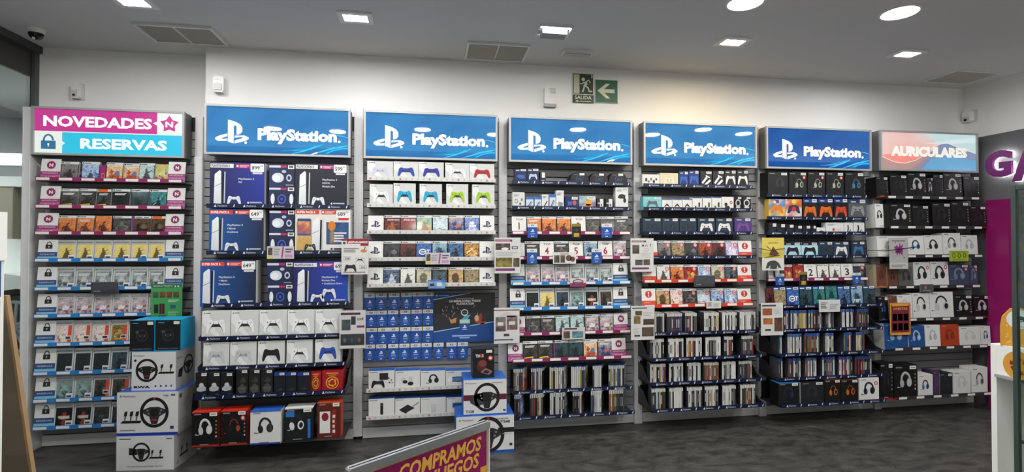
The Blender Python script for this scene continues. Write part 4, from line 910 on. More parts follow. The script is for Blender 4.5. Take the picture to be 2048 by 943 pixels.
gbox('portal', 'dedfde', f_fill(*HDR, ('e', .5, .5, .42, .14, '2c2e32'), ('e', .5, .5, .36, .1, '4c84bc', 4), ('e', .16, .5, .1, .16, 'eceef0', 5), ('e', .84, .5, .1, .16, 'eceef0', 5)), w=.13, h=.115, d=.08, top='2a5cae')
gbox('remote', 'dedfde', f_fill(*HDR, ('r', .45, .18, .56, .78, '1a1b1e', 3), ('e', .505, .66, .03, .03, '55585c', 4)), w=.13, h=.11, d=.08, top='2a5cae')
gbox('receiver', 'dedfde', f_fill(*HDR, ('p', [(.18, .42), (.45, .22), (.78, .46), (.5, .66)], '222428', 3), ('p', [(.18, .42), (.45, .22), (.45, .16), (.18, .36)], '0f1012', 4), ('l', [(.7, .55), (.95, .75)], .025, '222428')), w=.13, h=.11, d=.08, top='2a5cae')
gbox('faceplate', 'dedfde', f_fill(*HDR, ('r', .42, .12, .62, .62, 'c4c8ca', 3), ('r', .45, .35, .59, .6, 'ced2d4', 4)), w=.13, h=.11, d=.08, top='2a5cae')
gbox('tealbox', 'dedfde', f_fill(*HDR, ('r', .25, .4, .7, .68, '1c5c84', 3), ('r', .6, .42, .68, .66, '0f2c44', 4)), w=.13, h=.11, d=.08, top='2a5cae')
gbox('navyblister', '14204c', f_fill(('p', [(.15, .5), (.45, .3), (.85, .35), (.8, .55), (.4, .6)], '2c64b4'), ('r', .1, .84, .4, .92, 'c4c8cc')), tag_=True)
gbox('navypad', '14204c', f_fill(('pad', .5, .5, .36, 'c8d4e4', None), ('r', .1, .84, .4, .92, 'c4c8cc')), tag_=True)
gbox('cameramini', '26272b', f_fill(('r', .3, .5, .85, .95, 'e4e4e2'), ('r', .2, .05, .8, .3, 'dcdcda'), ('r', .2, .3, .5, .5, '0f1012')), w=.045, h=.08)
gbox('wearpieces', 'dadad8', f_fill(('a', .3, .45, .12, .16, .04, '2c3034'), ('e', .62, .3, .07, .1, '2c3034'), ('e', .76, .55, .06, .12, '3c4044'), ('b', .1, .75, .6, .9, 2, '9a9c9e')), top='d0d0ce')
gbox('wbluebox', 'c8d8e8', f_fill(('r', 0, .78, 1, 1, '2c6cb4'), ('l', [(.2, .15), (.7, .6)], .1, '2c3034'), ('l', [(.35, .1), (.85, .55)], .06, '5c6064')), w=.06, h=.08)
gbox('wstick', 'dcdedd', f_fill(('l', [(.25, .1), (.8, .55)], .14, '222428'), ('b', .1, .75, .7, .92, 2, '8a8c8e')), w=.05, h=.1)
gbox('wdock', 'dcdedd', f_fill(('p', [(.2, .2), (.8, .12), (.9, .35), (.3, .4)], '8a8e92'), ('b', .1, .75, .7, .92, 2, '8a8c8e')), w=.06, h=.12)
gbox('navyitem', '16245c', f_fill(('e', .7, .5, .16, .16, 'b46050'), ('r', .2, .3, .5, .6, '3c64b4'), ('r', .05, .05, .95, .14, '2c4c9c')), w=.1, h=.08, tag_=True)
gbox('toyorange', '5cb4b4', f_fill(('n', 0, 0, 1, 1, ['5c3c7c', '8c6c9c', '9cc4c4', 'e8c87c']), ('e', .55, .5, .2, .2, 'e8a03c', 3), ('r', .4, .1, .8, .4, 'd88428', 3), ('e', .45, .8, .12, .1, '7cc4c4', 3)), w=.1, h=.08, tag_=True)
gbox('whiteaccess', '1f2024', f_fill(('r', .4, .1, .85, .95, 'dedede'), ('r', .1, .5, .5, .62, 'c4c4c2', 3), ('e', .6, .4, .1, .12, '4c5054', 4)), w=.06, h=.07)
gbox('bigwhite', 'dcdedd', f_fill(('p', [(.15, .55), (.3, .5), (.75, .5), (.8, .65), (.55, .7), (.3, .68)], '2c2e34'), ('e', .72, .42, .12, .16, '1c1e22'), ('b', .1, .82, .6, .92, 2, '8a8c8e'), ('b', .1, .08, .6, .14, 1, '8a8c8e')), w=.09, h=.13, tag_=True)
gbox('vrlens', '111216', f_fill(('e', .5, .42, .28, .3, '2c3038'), ('e', .5, .42, .18, .2, '1c2c4c', 4), ('r', .35, .84, .6, .9, 'aaaaaa')), tag_=True)
gbox('whitewpads', 'dededc', f_fill(('e', .22, .55, .07, .1, '3a3c40'), ('e', .36, .4, .06, .06, '6a6c70'), ('e', .5, .6, .06, .08, '8a6a4c'), ('e', .66, .4, .07, .09, '3a3c40'), ('e', .8, .6, .06, .07, '55585c'), ('b', .1, .05, .6, .12, 1, '9a9a98')), w=.12, h=.075, side='c8c8c6')
gbox('stripe', '0f1114', f_fill(('l', [(.15, .25), (.55, .62)], .16, 'e4e6e8'), ('l', [(.4, .15), (.85, .45)], .16, 'e4e6e8'), ('l', [(.45, .72), (.8, .6)], .1, 'e4e6e8')), w=.08, h=.1, tag_=True)
gbox('wrest', 'dedfde', f_fill(('p', [(.2, .3), (.5, .62), (.8, .3), (.7, .28), (.5, .42), (.3, .28)], '17181c'), ('r', 0, .92, 1, 1, '2c6cb4')), w=.065, h=.06)
gbox('wpair', 'dedfde', f_fill(('r', .25, .2, .4, .35, '26282c'), ('r', .62, .25, .8, .6, '26282c'), ('r', 0, .92, 1, 1, '1f4c94')), w=.065, h=.075)
gbox('wdisc', 'dedfde', f_fill(('e', .35, .45, .13, .13, '26282c'), ('p', [(.3, .35), (.6, .35), (.7, .2), (.25, .2)], '26282c'), ('e', .78, .6, .12, .12, 'c8322c'), ('e', .78, .6, .06, .06, 'e8d8d4', 4)), w=.08, h=.075)
gbox('hcase', '101216', f_fill(('a', .5, .55, .3, .3, .1, 'dcdedf'), ('e', .5, .25, .3, .12, 'c8cacc')), w=.06, h=.08, tag_=True)
gbox('whitefig', '17181c', f_fill(('p', [(.1, .4), (.5, .55), (.9, .42), (.85, .3), (.4, .26), (.12, .3)], 'b4bac4'), ('e', .5, .52, .2, .14, 'c8ccd4', 3), ('e', .75, .12, .16, .08, '2c4c9c', 3)), w=.075, h=.12, tag_=True)
gbox('camo', '191a1c', f_fill(('p', [(.1, .3), (.5, .5), (.9, .35), (.8, .15), (.3, .12)], '4a4a48'), ('p', [(.25, .55), (.6, .75), (.85, .6), (.7, .5)], '3a3a39'), ('l', [(.15, .32), (.85, .3)], .04, '6a6a66')), w=.075, h=.13, tag_=True)
gbox('navydark', '111520', f_fill(('r', 0, .85, 1, 1, '1f3c94'), ('p', [(.2, .15), (.6, .35), (.8, .2)], '2c3038')), w=.075, h=.12, tag_=True)
gbox('redbin', 'a01428', lambda A: (d_recycle(A, .5, A.h * .42, .22, 'e8a82c'), A.arc(.5, A.h * .42, .3, .3, .05, 'e8a82c', 3, 16), A.rect(.2, A.h * .84, .8, A.h * .9, 'e8902c', L=3), A.rect(.3, A.h * .76, .7, A.h * .8, 'e8902c', L=3)), w=.12, h=.13, d=.16, top='8c1024')
gbox('smallblack', '131417', f_fill(('r', .1, .1, .9, .6, '1c1e22'), ('r', .5, .66, .95, .96, 'dededc', 4), ('r', .2, .2, .6, .4, '1f3c44', 3)), w=.055, h=.07)
gbox('wcable', 'dedfde', f_fill(('l', [(.2, .3), (.5, .5), (.8, .35)], .08, '3a3c40')), w=.08, h=.045)
gbox('wlongbox', 'dedfde', f_fill(('e', .42, .4, .07, .07, 'c8322c'), ('b', .1, .75, .5, .9, 2, '9a9c9e'), ('r', .6, .3, .9, .5, 'd0d2d4')), w=.12, h=.07)
gbox('wmic', 'dedfde', f_fill(('l', [(.35, .12), (.45, .5), (.4, .78)], .14, '222428'), ('l', [(.55, .2), (.75, .4)], .08, '222428')), w=.06, h=.07)
gbox('comic', 'e0b83c', f_fill(('n', 0, 0, 1, 1, ['c84c7c', 'e8c83c', '3c7cc4', 'e8e0c8']), ('r', .38, .8, .62, .97, '6c3ca4', 4), ('p', [(.1, .3), (.2, .65), (.4, .7), (.6, .7), (.8, .65), (.9, .3), (.78, .28), (.6, .45), (.4, .45), (.22, .28)], 'd87c28', 4), ('e', .35, .85, .1, .08, 'f0e060', 5)), w=.12, h=.12)
gbox('comic2', 'e8e0d0', f_fill(('n', 0, 0, 1, 1, ['3c4ca4', 'e8e4dc', 'c83c3c', 'e8c83c']), ('r', .38, .8, .62, .97, 'e8d84c', 4), ('p', [(.1, .3), (.2, .65), (.4, .7), (.6, .7), (.8, .65), (.9, .3), (.78, .28), (.6, .45), (.4, .45), (.22, .28)], '2c2c50', 4), ('e', .5, .5, .14, .12, 'c8342c', 5)), w=.12, h=.12)
gbox('magleaf', '9c1c6c', f_fill(('a', .6, .35, .3, .3, .1, 'e8882c')), w=.05, h=.1, d=.004)
# ---- consoles ---------------------------------------------------------------
def consolebox(key, c0, c1, price, hdr, hc, lines, top, two=False, white=False):
    w, h, d = .36, .26, .11; A = Art(w, h); q = A.h
    if white:
        A.rect(0, 0, 1, q, 'e2e0da', L=0); A.noise(.02, .03, .3, q * .75, ['c09838', 'c8a45c', 'e8dcb4'], 6, 6, 2); A.rect(.04, q * .4, .28, q * .78, '2c4c84', L=3); A.noise(.05, q * .43, .27, q * .72, ['2c64a4', 'c8642c', 'e4c490'], 6, 6, 9, L=4)
        A.noise(.56, q * .2, .97, q * .7, ['c8a040', '2c4870', '2c5c94', '1c3458'], 8, 6, 5); A.ell(.66, q * .62, .07, .08, 'd87c24', L=3); d_console(A, .3, .06, q * .72, 3); d_pad(A, .27, q * .14, .11, '26282c', 'd8dce0', 6); A.bars(.7, q * .26, .94, q * .5, 4, 'dfe4ea', L=4)
        A.rect(.78, q * .76, .97, q * .8, 'c8322c', L=3); A.ell(.66, q * .1, .02, c='3a3c40', L=3); A.rect(.7, q * .08, .93, q * .12, '3a3c40', L=3)
    else:
        A.noise(0, 0, 1, q, [c1, c0, c1], 8, 6, seed=4, L=0, hf=.06); A.rgrad(0, 0, 1, q, c0, c1, L=1) if price != '899' else A.rgrad(0, 0, 1, q, '20204c', c0, L=1)
        x = .07 if price != '649' else .04
        d_console(A, x, .06, q * .74, 2)
        d_pad(A, x + .37, q * .16, .13, 'dfe6ee', '2a3548', 4)
        if two: d_pad(A, x + .58, q * .28, .13, 'dfe6ee', '2a3548', 4)
        y = q * .62
        for i, s in enumerate(lines): A.text(s, .52 if price != '649' else .33, y - i * .055, (.52 if price != '649' else .33) + .022 * len(s), .03, 'd4dcec', L=4, bold=.02)
        A.ell(.7, q * .1, .018, c='dfe4ec', L=4, n=8); A.rect(.73, q * .09, .95, q * .12, 'b4bccc', L=4)
    A.rect(.01, q * .88, .43, q * .97, hc, L=3); A.text(hdr, .03, q * .9, .36, .038, 'ffffff' if hc != 'e4e4e6' else '2a2c34', L=5, bold=.03)
    A.rect(.47, q * .88, .74, q * .97, 'b0246c' if hc == 'e4e4e6' else 'd8402c', L=3); A.ell(.5, q * .925, .018, c='ffffff', L=5, n=8); A.bars(.54, q * .9, .72, q * .955, 2, 'f0d0e0', L=5)
    A.poly([(.75, q * .8), (.98, q * .8), (.99, q * .82), (.99, q * .97), (.98, q * .985), (.75, q * .985), (.74, q * .97), (.74, q * .82)], 'f2f2f2', 5)
    A.text(price, .765, q * .85, .91, .062, '1c1e24', L=7, bold=.015); A.text('99', .92, q * .91, .965, .03, '1c1e24', L=7, bold=.0); A.rect(.78, q * .75, .96, q * .79, 'd8d8e0' if not white else 'c8322c', L=5)
    if key in PROTO: return
    m = MB().box(-w / 2, 0, 0, w / 2, d, h, 'd8dad9', front=c0, top=top, bottom=top)
    proto(('con', key), w, h, d, m.data('console_box'), [('front_print', A.data('front_print')), ('side_flap', MB().box(w / 2, .03, h * .05, w / 2 + .0015, .075, h * .95, 'c4c7c6').data('side_flap'))])
consolebox('pro', '1c3098', '18247c', '899', 'PLAYSTATION 5', 'e4e4e6', ['PlayStation 5', 'PRO'], '20389c')
consolebox('digital', '1c1c30', '16162a', '599', 'PLAYSTATION 5', 'e4e4e6', ['PlayStation 5', 'DIGITAL', 'Modelo Slim'], '1c2c84')
consolebox('pack', '1f58a4', '14203c', '649', 'SUPER PACK 6', 'd8402c', ['PlayStation 5', '+ Mando', 'DualSense'], '2660ac')
consolebox('whitepack', 'e2e0da', 'e2e0da', '689', 'SUPER PACK 6', 'd8402c', [], 'd8d6cc', white=True)
consolebox('duopack', '241c5c', '1c48b4', '699', 'PLAYSTATION 5', 'e4e4e6', ['PlayStation 5', 'Modelo Slim', '+ DualSense Extra'], '2448b4', two=True)
def vrbox(key, fn, hd='d8d8dc'):
    w, h, d = .16, .12, .09; A = Art(w, h); q = A.h; A.rgrad(0, 0, 1, q, '1c2c5c', '16203c', L=0); fn(A, q); A.rect(0, q * .87, .45, q * .97, hd, L=3); A.rect(.45, q * .87, .7, q * .97, 'b0246c', L=3); A.rect(.74, q * .82, .99, q * .99, 'e8e8e6', L=4); A.rect(.78, q * .87, .95, q * .95, '4c4e54', L=5)
    proto(('con', key), w, h, d, MB().box(-w / 2, 0, 0, w / 2, d, h, '1c2c5c', top='2c4ca0').data('headset_box'), [('front_print', A.data('front_print'))])
def f_vr(A, q): A.ell(.34, q * .42, .24, q * .22, 'd4dae2', L=3); A.ell(.28, q * .4, .15, q * .14, 'eef0f4', L=4); A.ell(.78, q * .42, .11, q * .16, 'c4ccd8', L=3); A.ell(.78, q * .42, .06, q * .09, '1c2c5c', L=4); A.ell(.58, q * .7, .09, q * .07, 'b4c4dc', L=3); A.rect(.65, q * .08, .95, q * .12, '9aa4b8', L=3)
def f_rem(A, q): A.ell(.14, q * .42, .08, q * .26, 'e4e8ee', L=3); A.ell(.88, q * .42, .08, q * .26, 'e4e8ee', L=3); A.rect(.22, q * .25, .8, q * .7, '17213f', L=2); A.arc(.5, q * .42, .15, .15, .05, '3c5cc4', 4, 16); A.ell(.5, q * .42, .05, c='3c5cc4', L=4); A.rect(.55, q * .08, .95, q * .12, '9aa4b8', L=3)
vrbox('vr', f_vr); vrbox('remoteplay', f_rem)

USED = {}
def items(bay, n, fr, L, tilt=None, dY=.012):
    zb, Yl, st = SH[(bay, n)]; Y = Yl + dY
    for i, it in enumerate(L):
        key, x0, x1, yt = it[:4]; o = it[4] if len(it) > 4 else {}
        YY = Y + o.get('dy', 0); X0, X1, zt = spot(fr, x0, x1, yt, YY); kd = key[0]
        where = '%s on %s shelf, %s' % (ORD[i], ORD[n - 1], BAY[bay])
        tl = tilt; 
        if kd == 'case':
            desc = COV[key[1]][0] + ' game case'; name, cat, g = 'game_case', 'game case', 'game cases facing out, %s shelf, %s' % (ORD[n - 1], BAY[bay]); tl = .12 if tilt is None else tilt
        elif kd == 'card': desc = CARDL[key[1]]; name, cat, g = 'shelf_card', 'card', 'shelf cards in the ' + BAY[bay]; tl = .12 if tilt is None else tilt
        else: desc, name, cat = o['d'], o.get('n', 'accessory_box'), o.get('c', 'box'); g = 'boxes on the %s shelf, %s' % (ORD[n - 1], BAY[bay]); tl = 0 if tilt is None else tilt
        if 'd' in o: desc = o['d']
        ob = place(key, name, X0 + .0008, X1 - .0008, zb, zt, YY, '%s, %s' % (desc, where), cat, g, tl, o.get('yaw', 0))
def cs(c, b='w', e=''): return case(c, b, e)
cn, cr_, cp, ca = (signcard(k) for k in ('nov', 'res', 'ps', 'alert'))
# --- bay 1 -------------------------------------------------------------------
items(1, 1, 'A', [(cn, 235, 352, 50), (cs('grey_war'), 354, 460, 68), (cs('blue_sword'), 476, 584, 69), (gbox('magleaf', '', None), 588, 622, 92, {'d': 'narrow magenta leaflet with orange ring', 'n': 'leaflet', 'c': 'leaflet'}), (cs('blast'), 621, 722, 73), (cs('blast', 'w', 't'), 725, 822, 78, {'dy': .02, 'd': 'blast-cover game case with white title bars'}), (cs('ice'), 815, 908, 76), (cs('meadow', 'n', 'O'), 910, 995, 82, {'dy': .015}), (cn, 988, 1090, 68)])
items(1, 2, 'A', [(cn, 232, 350, 210), (cs('black_yel', 'w', 'ty'), 349, 456, 227), (cs('black_yel', 'w', 'ty'), 460, 562, 227), (cs('black_yel', 'w', 'tyO'), 567, 650, 230), (cs('black', 'w', 't'), 656, 762, 229), (cs('teal_dark'), 768, 873, 230), (cs('teal_glow'), 877, 981, 232), (cn, 982, 1088, 222)])
items(1, 3, 'A', [(cn, 215, 337, 370), (cs('desert'), 338, 446, 386), (cs('desert', 'w', 't'), 448, 553, 386), (cs('desert', 'n', 'O'), 556, 658, 388), (cs('hunt'), 660, 770, 388), (cs('brown', 'w', 'pl'), 776, 885, 389), (cs('brown', 'w', 'O'), 889, 970, 390), (cn, 970, 1080, 375)])
items(1, 4, 'A', [(cr_, 218, 335, 528)] + [(cs('yellow', 'g', 's'), a, b, 530) for a, b in [(333, 447), (448, 552), (553, 660), (661, 767), (768, 870), (871, 971)]] + [(cr_, 972, 1080, 528)])
items(1, 5, 'A', [(cr_, 212, 330, 688)] + [(cs('grey_statue', 'g', 'st'), a, b, 688) for a, b in [(327, 440), (441, 549), (550, 660), (661, 768), (769, 870), (871, 968)]] + [(cr_, 970, 1078, 684)])
items(1, 6, 'A', [(cr_, 212, 330, 850)] + [(cs('medley', 'g'), a, b, 846) for a, b in [(327, 440), (441, 548), (549, 657), (658, 766), (767, 870), (872, 968)]])
items(1, 7, 'B', [(cr_, 190, 300, 116)] + [(cs('red_white', 'g', 'ko'), a, b, 113) for a, b in [(298, 398), (399, 499), (500, 602)]] + [(cs('gold_red', 'g', 'ko'), 603, 703, 110), (cs('gold_red', 'g', 'k'), 705, 800, 110)])
items(1, 8, 'B', [(cr_, 187, 300, 268)] + [(cs('night', 'g', 's'), a, b, 265) for a, b in [(299, 400), (402, 500), (502, 602)]] + [(cs('night_teal', 'g', 's'), 604, 702, 260), (cs('night_teal', 'g', 's'), 704, 800, 260)])
items(1, 9, 'B', [(cr_, 187, 300, 420), (cs('mist', 'g', 's'), 298, 403, 415), (cs('mist', 'g', 's'), 404, 506, 414), (cs('dark_red', 'g', 'ko'), 507, 605, 412), (cs('dark_red', 'g', 'ko'), 607, 712, 409), (cs('dark_red', 'g', 'k'), 713, 800, 409)])
items(1, 10, 'B', [(cr_, 182, 296, 570), (cs('blackred', 'g', 's'), 292, 401, 566), (cs('blackred', 'g', 's'), 402, 503, 564), (cs('face_dark', 'g', 's'), 504, 604, 561), (cs('face_dark', 'g', 's'), 606, 700, 560)])
# --- bay 2 -------------------------------------------------------------------
con = lambda k, d: {'d': d, 'n': 'console_box', 'c': 'box'}
items(2, 1, 'C', [(('con', 'pro'), 117, 441, 74, con(1, 'large indigo console box with white console')), (('con', 'remoteplay'), 466, 616, 218, con(1, 'dark blue remote player box with blue ring')), (('con', 'digital'), 620, 927, 80, con(1, 'large near-black console box'))], dY=.01)
items(2, 2, 'C', [(('con', 'pack'), 112, 436, 346, con(1, 'large blue console pack box with red header')), (('con', 'remoteplay'), 466, 616, 484, con(1, 'dark blue remote player box with blue ring')), (('con', 'whitepack'), 620, 946, 346, con(1, 'large white and gold console pack box'))], dY=.01)
items(2, 3, 'C', [(('con', 'pack'), 60, 390, 650, con(1, 'large jutting blue console box')), (('con', 'remoteplay'), 458, 606, 793, con(1, 'dark blue remote player box with blue ring')), (('con', 'duopack'), 608, 932, 656, con(1, 'large violet-blue console box showing two gamepads'))], dY=.01)
for n, (x0, x1, yt, yb), w in [(1, (467, 616, 86, 214), 'first'), (2, (468, 616, 354, 480), 'second'), (3, (455, 606, 661, 788), 'third')]:
    zb, Yl, _ = SH[(2, n)]; pr = [o for o in C.objects if o.name.startswith('console_box') and 'remote player' in o.get('label', '') and ORD[n - 1] + ' shelf' in o['label']][0]
    zt0 = pr.location.z + .12 * pr.scale[2]; X0, X1, zt = spot('C', x0, x1, yt, Yl + .01)
    place(('con', 'vr'), 'console_box', X0, X1, zt0, zt, Yl + .012, 'dark blue visor headset box amid %s shelf, %s' % (w, BAY[2]), 'box', 'headset boxes in the middle of the first blue bay')
pd = lambda d: {'d': d, 'n': 'gamepad_box', 'c': 'box'}
P_ = lambda k: ('pad', k)
items(2, 4, 'D', [(P_('white'), a, b, y, pd('white gamepad box with white and black pad')) for a, b, y in [(103, 284, 72), (286, 463, 70), (465, 641, 68), (643, 814, 67), (817, 983, 64)]], tilt=.06)
items(2, 5, 'D', [(P_('grey'), 112, 277, 270, pd('white gamepad box with pale grey pad')), (P_('grey'), 281, 448, 266, pd('white gamepad box with pale grey pad')), (P_('black'), 456, 626, 260, pd('white gamepad box with all black pad')), (P_('white'), 637, 801, 254, pd('white gamepad box with white and black pad')), (P_('royal'), 816, 978, 249, pd('white gamepad box with royal blue pad'))], tilt=.06)
g_ = lambda d: {'d': d, 'n': 'accessory_box', 'c': 'box'}
B_ = lambda k: ('box', k)
items(2, 6, 'D', [(B_('whitefig'), a, b, 455, g_('black box showing a pale folded accessory')) for a, b in [(66, 142), (145, 222), (225, 302)]] + [(B_('camo'), a, b, 436, g_('tall dark box showing a camouflage accessory')) for a, b in [(322, 396), (400, 473), (478, 552)]] + [(B_('navydark'), a, b, 452, g_('dark box with navy header strip')) for a, b in [(560, 630), (632, 702), (706, 784)]] + [(B_('redbin'), 786, 858, 448, {'d': 'red recycling box with yellow arrows, partly hidden', 'dy': .04, 'n': 'recycling_box'}), (B_('redbin'), 862, 990, 440, {'d': 'red recycling box with yellow arrows', 'dy': .03, 'n': 'recycling_box'})])
h_ = lambda d, **k: dict({'d': d, 'n': 'headset_box', 'c': 'box'}, **k)
H_K = lambda k: ('head', k)
items(2, 7, 'D', [(H_K('blackwhite'), 42, 214, 700, h_('black and red headset box showing white headset')), (H_K('blackred'), 226, 392, 692, h_('black-red headset box with dot')), (H_K('pswhite'), 410, 602, 694, h_('white headset box with blue top and bottom', dy=-.02)), (H_K('bluewhite'), 626, 806, 676, h_('black headset box with blue lettering strip')), (H_K('redphone'), 832, 980, 640, h_('orange-red box with white handset picture', dy=.02))], dY=.0)
# --- bay 3 -------------------------------------------------------------------
items(3, 1, 'E', [(P_('pale'), 108, 271, 69, pd('white gamepad box with pale lavender pad')), (P_('blue'), 273, 432, 72, pd('white gamepad box with dark blue pad')), (P_('indigo'), 433, 590, 76, pd('white gamepad box with indigo pad')), (P_('white'), 598, 752, 81, pd('white gamepad box with white and black pad')), (P_('red'), 753, 908, 86, pd('white gamepad box with crimson pad'))])
items(3, 2, 'E', [(P_('white'), 123, 270, 214, pd('white gamepad box with white and black pad')), (P_('cyan'), 273, 414, 208, pd('white gamepad box with cyan and black pad')), (P_('cyan'), 437, 579, 212, pd('white gamepad box with cyan and black pad')), (P_('lime'), 605, 744, 213, pd('white gamepad box with lime green pad')), (P_('lime'), 768, 909, 217, pd('white gamepad box with lime green pad'))])
CX3 = [(112, 211), (214, 315), (317, 416), (418, 517), (519, 618), (620, 717), (719, 816), (818, 909)]
def row3(n, covs, yt, cx=CX3): items(3, n, 'E', [(cp if c is None else cs(*c) if isinstance(c, tuple) else cs(c), a, b, yt) for c, (a, b) in zip(covs, cx)])
row3(3, [None, ('spider_d', 'w', 'T'), ('spider_r', 'w', 'T'), 'sky_yel', 'ice_blue', 'orange_blue', 'robot_blue', None], 410)
CX4 = [(108, 208), (210, 313), (315, 413), (415, 514), (516, 613), (616, 715), (717, 812), (814, 910)]
row3(4, [None, 'space', 'maroon', 'race', 'sea', 'blue_fig', 'gold', None], 572, CX4)
row3(5, [None, 'navy_white', 'bw', 'sand', 'storm', 'profile', 'ruin', None], 738, CX4)
items(3, 6, 'G', [(B_('edge'), 148, 284, 417, g_('white box with disassembled black gamepad')), (B_('buds'), 286, 416, 417, g_('white box with earbuds')), (B_('wheadset'), 418, 548, 417, g_('white box with black headset')), (B_('portal'), 550, 680, 417, g_('white box with handheld player'))])
items(3, 7, 'G', [(B_('remote'), 148, 284, 562, g_('white box with upright black remote')), (B_('receiver'), 286, 416, 560, g_('white box with flat black receiver')), (B_('faceplate'), 418, 550, 556, g_('white box with pale cover plate')), (B_('tealbox'), 552, 680, 554, g_('white box with small teal device'))])
# --- bay 4 -------------------------------------------------------------------
items(4, 1, 'H', [(B_('navyblister'), 165, 248, 92, g_('navy box with blue accessory')), (B_('navypad'), 250, 330, 90, g_('navy box with pale gamepad')), (B_('cameramini'), 337, 377, 112, g_('small black and white box'))])
items(4, 2, 'H', [(B_('wearpieces'), 152, 234, 250, g_('white box with small dark parts')), (B_('wbluebox'), 242, 294, 280, g_('small white and blue box')), (B_('wbluebox'), 300, 347, 280, g_('small white and blue box')), (B_('wstick'), 349, 395, 265, g_('narrow white box with black stick')), (B_('wbluebox'), 400, 443, 262, g_('narrow white and blue box')), (B_('wdock'), 445, 498, 238, g_('tall white box with grey dock')), (B_('navyitem'), 506, 596, 277, g_('navy blister box')), (B_('toyorange'), 599, 713, 275, g_('purple and orange toy box')), (B_('whiteaccess'), 720, 771, 290, g_('small black and white box')), (B_('whiteaccess'), 778, 832, 290, g_('small black and white box')), (B_('bigwhite'), 845, 931, 217, g_('tall white box with black visor'))])
T = signcard
items(4, 3, 'H', [(T('top1'), 148, 246, 413), (cs('desert', 'w', 't'), 249, 347, 414), (cs('desert'), 351, 448, 414), (cs('desert'), 451, 547, 414), (T('top2'), 550, 646, 412), (cs('hunt'), 649, 743, 414), (cs('hunt'), 746, 841, 414), (cs('hunt', 'w', 't'), 844, 935, 413)])
items(4, 4, 'H', [(T('top3'), 140, 235, 590), (cs('black_yel', 'w', 't'), 237, 333, 582), (T('top4'), 336, 432, 580), (cs('hunt', 'w', 't'), 435, 532, 580), (T('top5'), 534, 629, 580), (cs('sea'), 632, 726, 580), (T('top6'), 731, 827, 578), (cs('medley'), 830, 922, 578)])
items(4, 5, 'H', [(cr_, 140, 236, 735)] + [(cs('medley', 'g'), a, b, 735) for a, b in [(240, 338), (343, 439), (441, 538)]] + [(cs('grey_statue', 'g', 'st'), a, b, 731) for a, b in [(541, 638), (641, 737), (739, 830)]] + [(cr_, 832, 930, 727)])
items(4, 6, 'H', [(cr_, 136, 237, 900), (cs('night', 'g', 's'), 240, 336, 898), (cs('yellow', 'g', 's'), 338, 438, 897), (cs('night_teal', 'g', 's'), 442, 538, 895), (cs('mist', 'g', 's'), 541, 636, 893), (cs('blackred', 'g', 's'), 639, 734, 891), (cs('dark_red', 'g', 's'), 738, 828, 891), (cr_, 832, 928, 888)])
items(4, 7, 'I', [(cn, 138, 238, 178), (cs('hunt'), 240, 340, 175), (cs('hunt', 'w', 't'), 342, 439, 172), (cs('ice'), 441, 538, 170), (cs('ice'), 541, 637, 167), (cs('medley', 'w', 't'), 642, 737, 164), (cs('medley', 'w', 't'), 740, 834, 160), (cn, 836, 931, 157)])
items(4, 8, 'I', [(cn, 122, 221, 358), (cs('black_yel', 'w', 'ty'), 223, 323, 347), (cs('black_yel', 'w', 'ty'), 326, 425, 343), (cs('teal_dark', 'w', 'p'), 430, 530, 340), (cs('teal_dark'), 533, 629, 337), (cs('blast', 'w', 't'), 631, 726, 334), (cs('orange_blue', 'w', 't'), 728, 823, 331), (cn, 820, 917, 325)])
# --- bay 5 -------------------------------------------------------------------
items(5, 1, 'J', [(B_('whitewpads'), 116, 234, 96, g_('white box with small pads')), (P_('gcream'), 236, 358, 87, pd('cream gamepad box')), (P_('blueb'), 364, 427, 75, pd('navy box with blue pad')), (P_('blueb'), 429, 500, 70, pd('navy box with blue pad')), (B_('stripe'), 507, 587, 74, g_('black box with white stripes')), (B_('stripe'), 592, 668, 72, g_('black box with white stripes')), (P_('whiteb'), 671, 750, 68, pd('black box with white pad')), (P_('whiteb'), 753, 833, 68, pd('black box with white pad'))])
items(5, 2, 'J', [(P_('gcyan'), 122, 246, 245, pd('cyan box with grey pad')), (B_('wrest'), 249, 316, 262, g_('low white box with black arch')), (B_('wrest'), 318, 384, 262, g_('low white box with black arch')), (B_('wrest'), 386, 452, 262, g_('low white box with black arch')), (B_('wpair'), 455, 518, 249, g_('white box with small black parts')), (B_('wpair'), 522, 583, 248, g_('white box with small black parts')), (B_('wpair'), 586, 649, 247, g_('white box with small black parts')), (B_('wdisc'), 651, 732, 247, g_('white box with red dot sticker')), (B_('hcase'), 736, 786, 246, g_('black box with white ring')), (B_('hcase'), 790, 848, 246, g_('black box with white ring'))])
items(5, 3, 'J', [(P_('dteal'), 120, 248, 390, pd('slate box with dark pad')), (P_('dteal'), 251, 363, 390, pd('slate box with dark pad')), (P_('dteal'), 367, 482, 390, pd('slate box with dark pad')), (P_('dwhite'), 490, 606, 390, pd('slate box with white pad')), (P_('dwhite'), 611, 726, 390, pd('slate box with white pad')), (P_('dpurple'), 738, 853, 389, pd('violet box with purple pad'))])
CX5 = [(122, 220), (223, 312), (315, 405), (408, 497), (500, 588), (591, 677), (680, 766), (768, 857)]
def row5(n, fr, covs, yt, cx): items(5, n, fr, [(ca if c is None else cs(c, 'w', 'r'), a, b, yt) for c, (a, b) in zip(covs, cx)])
row5(4, 'J', [None, 'grey_war', 'ruin', 'space', 'ember', 'maroon', 'violet', None], 543, CX5)
row5(5, 'J', [None, 'bw', 'desert', 'race_red', 'football', 'sand', 'storm', None], 705, [(118, 213), (215, 306), (308, 400), (402, 490), (493, 581), (583, 673), (676, 760), (763, 855)])
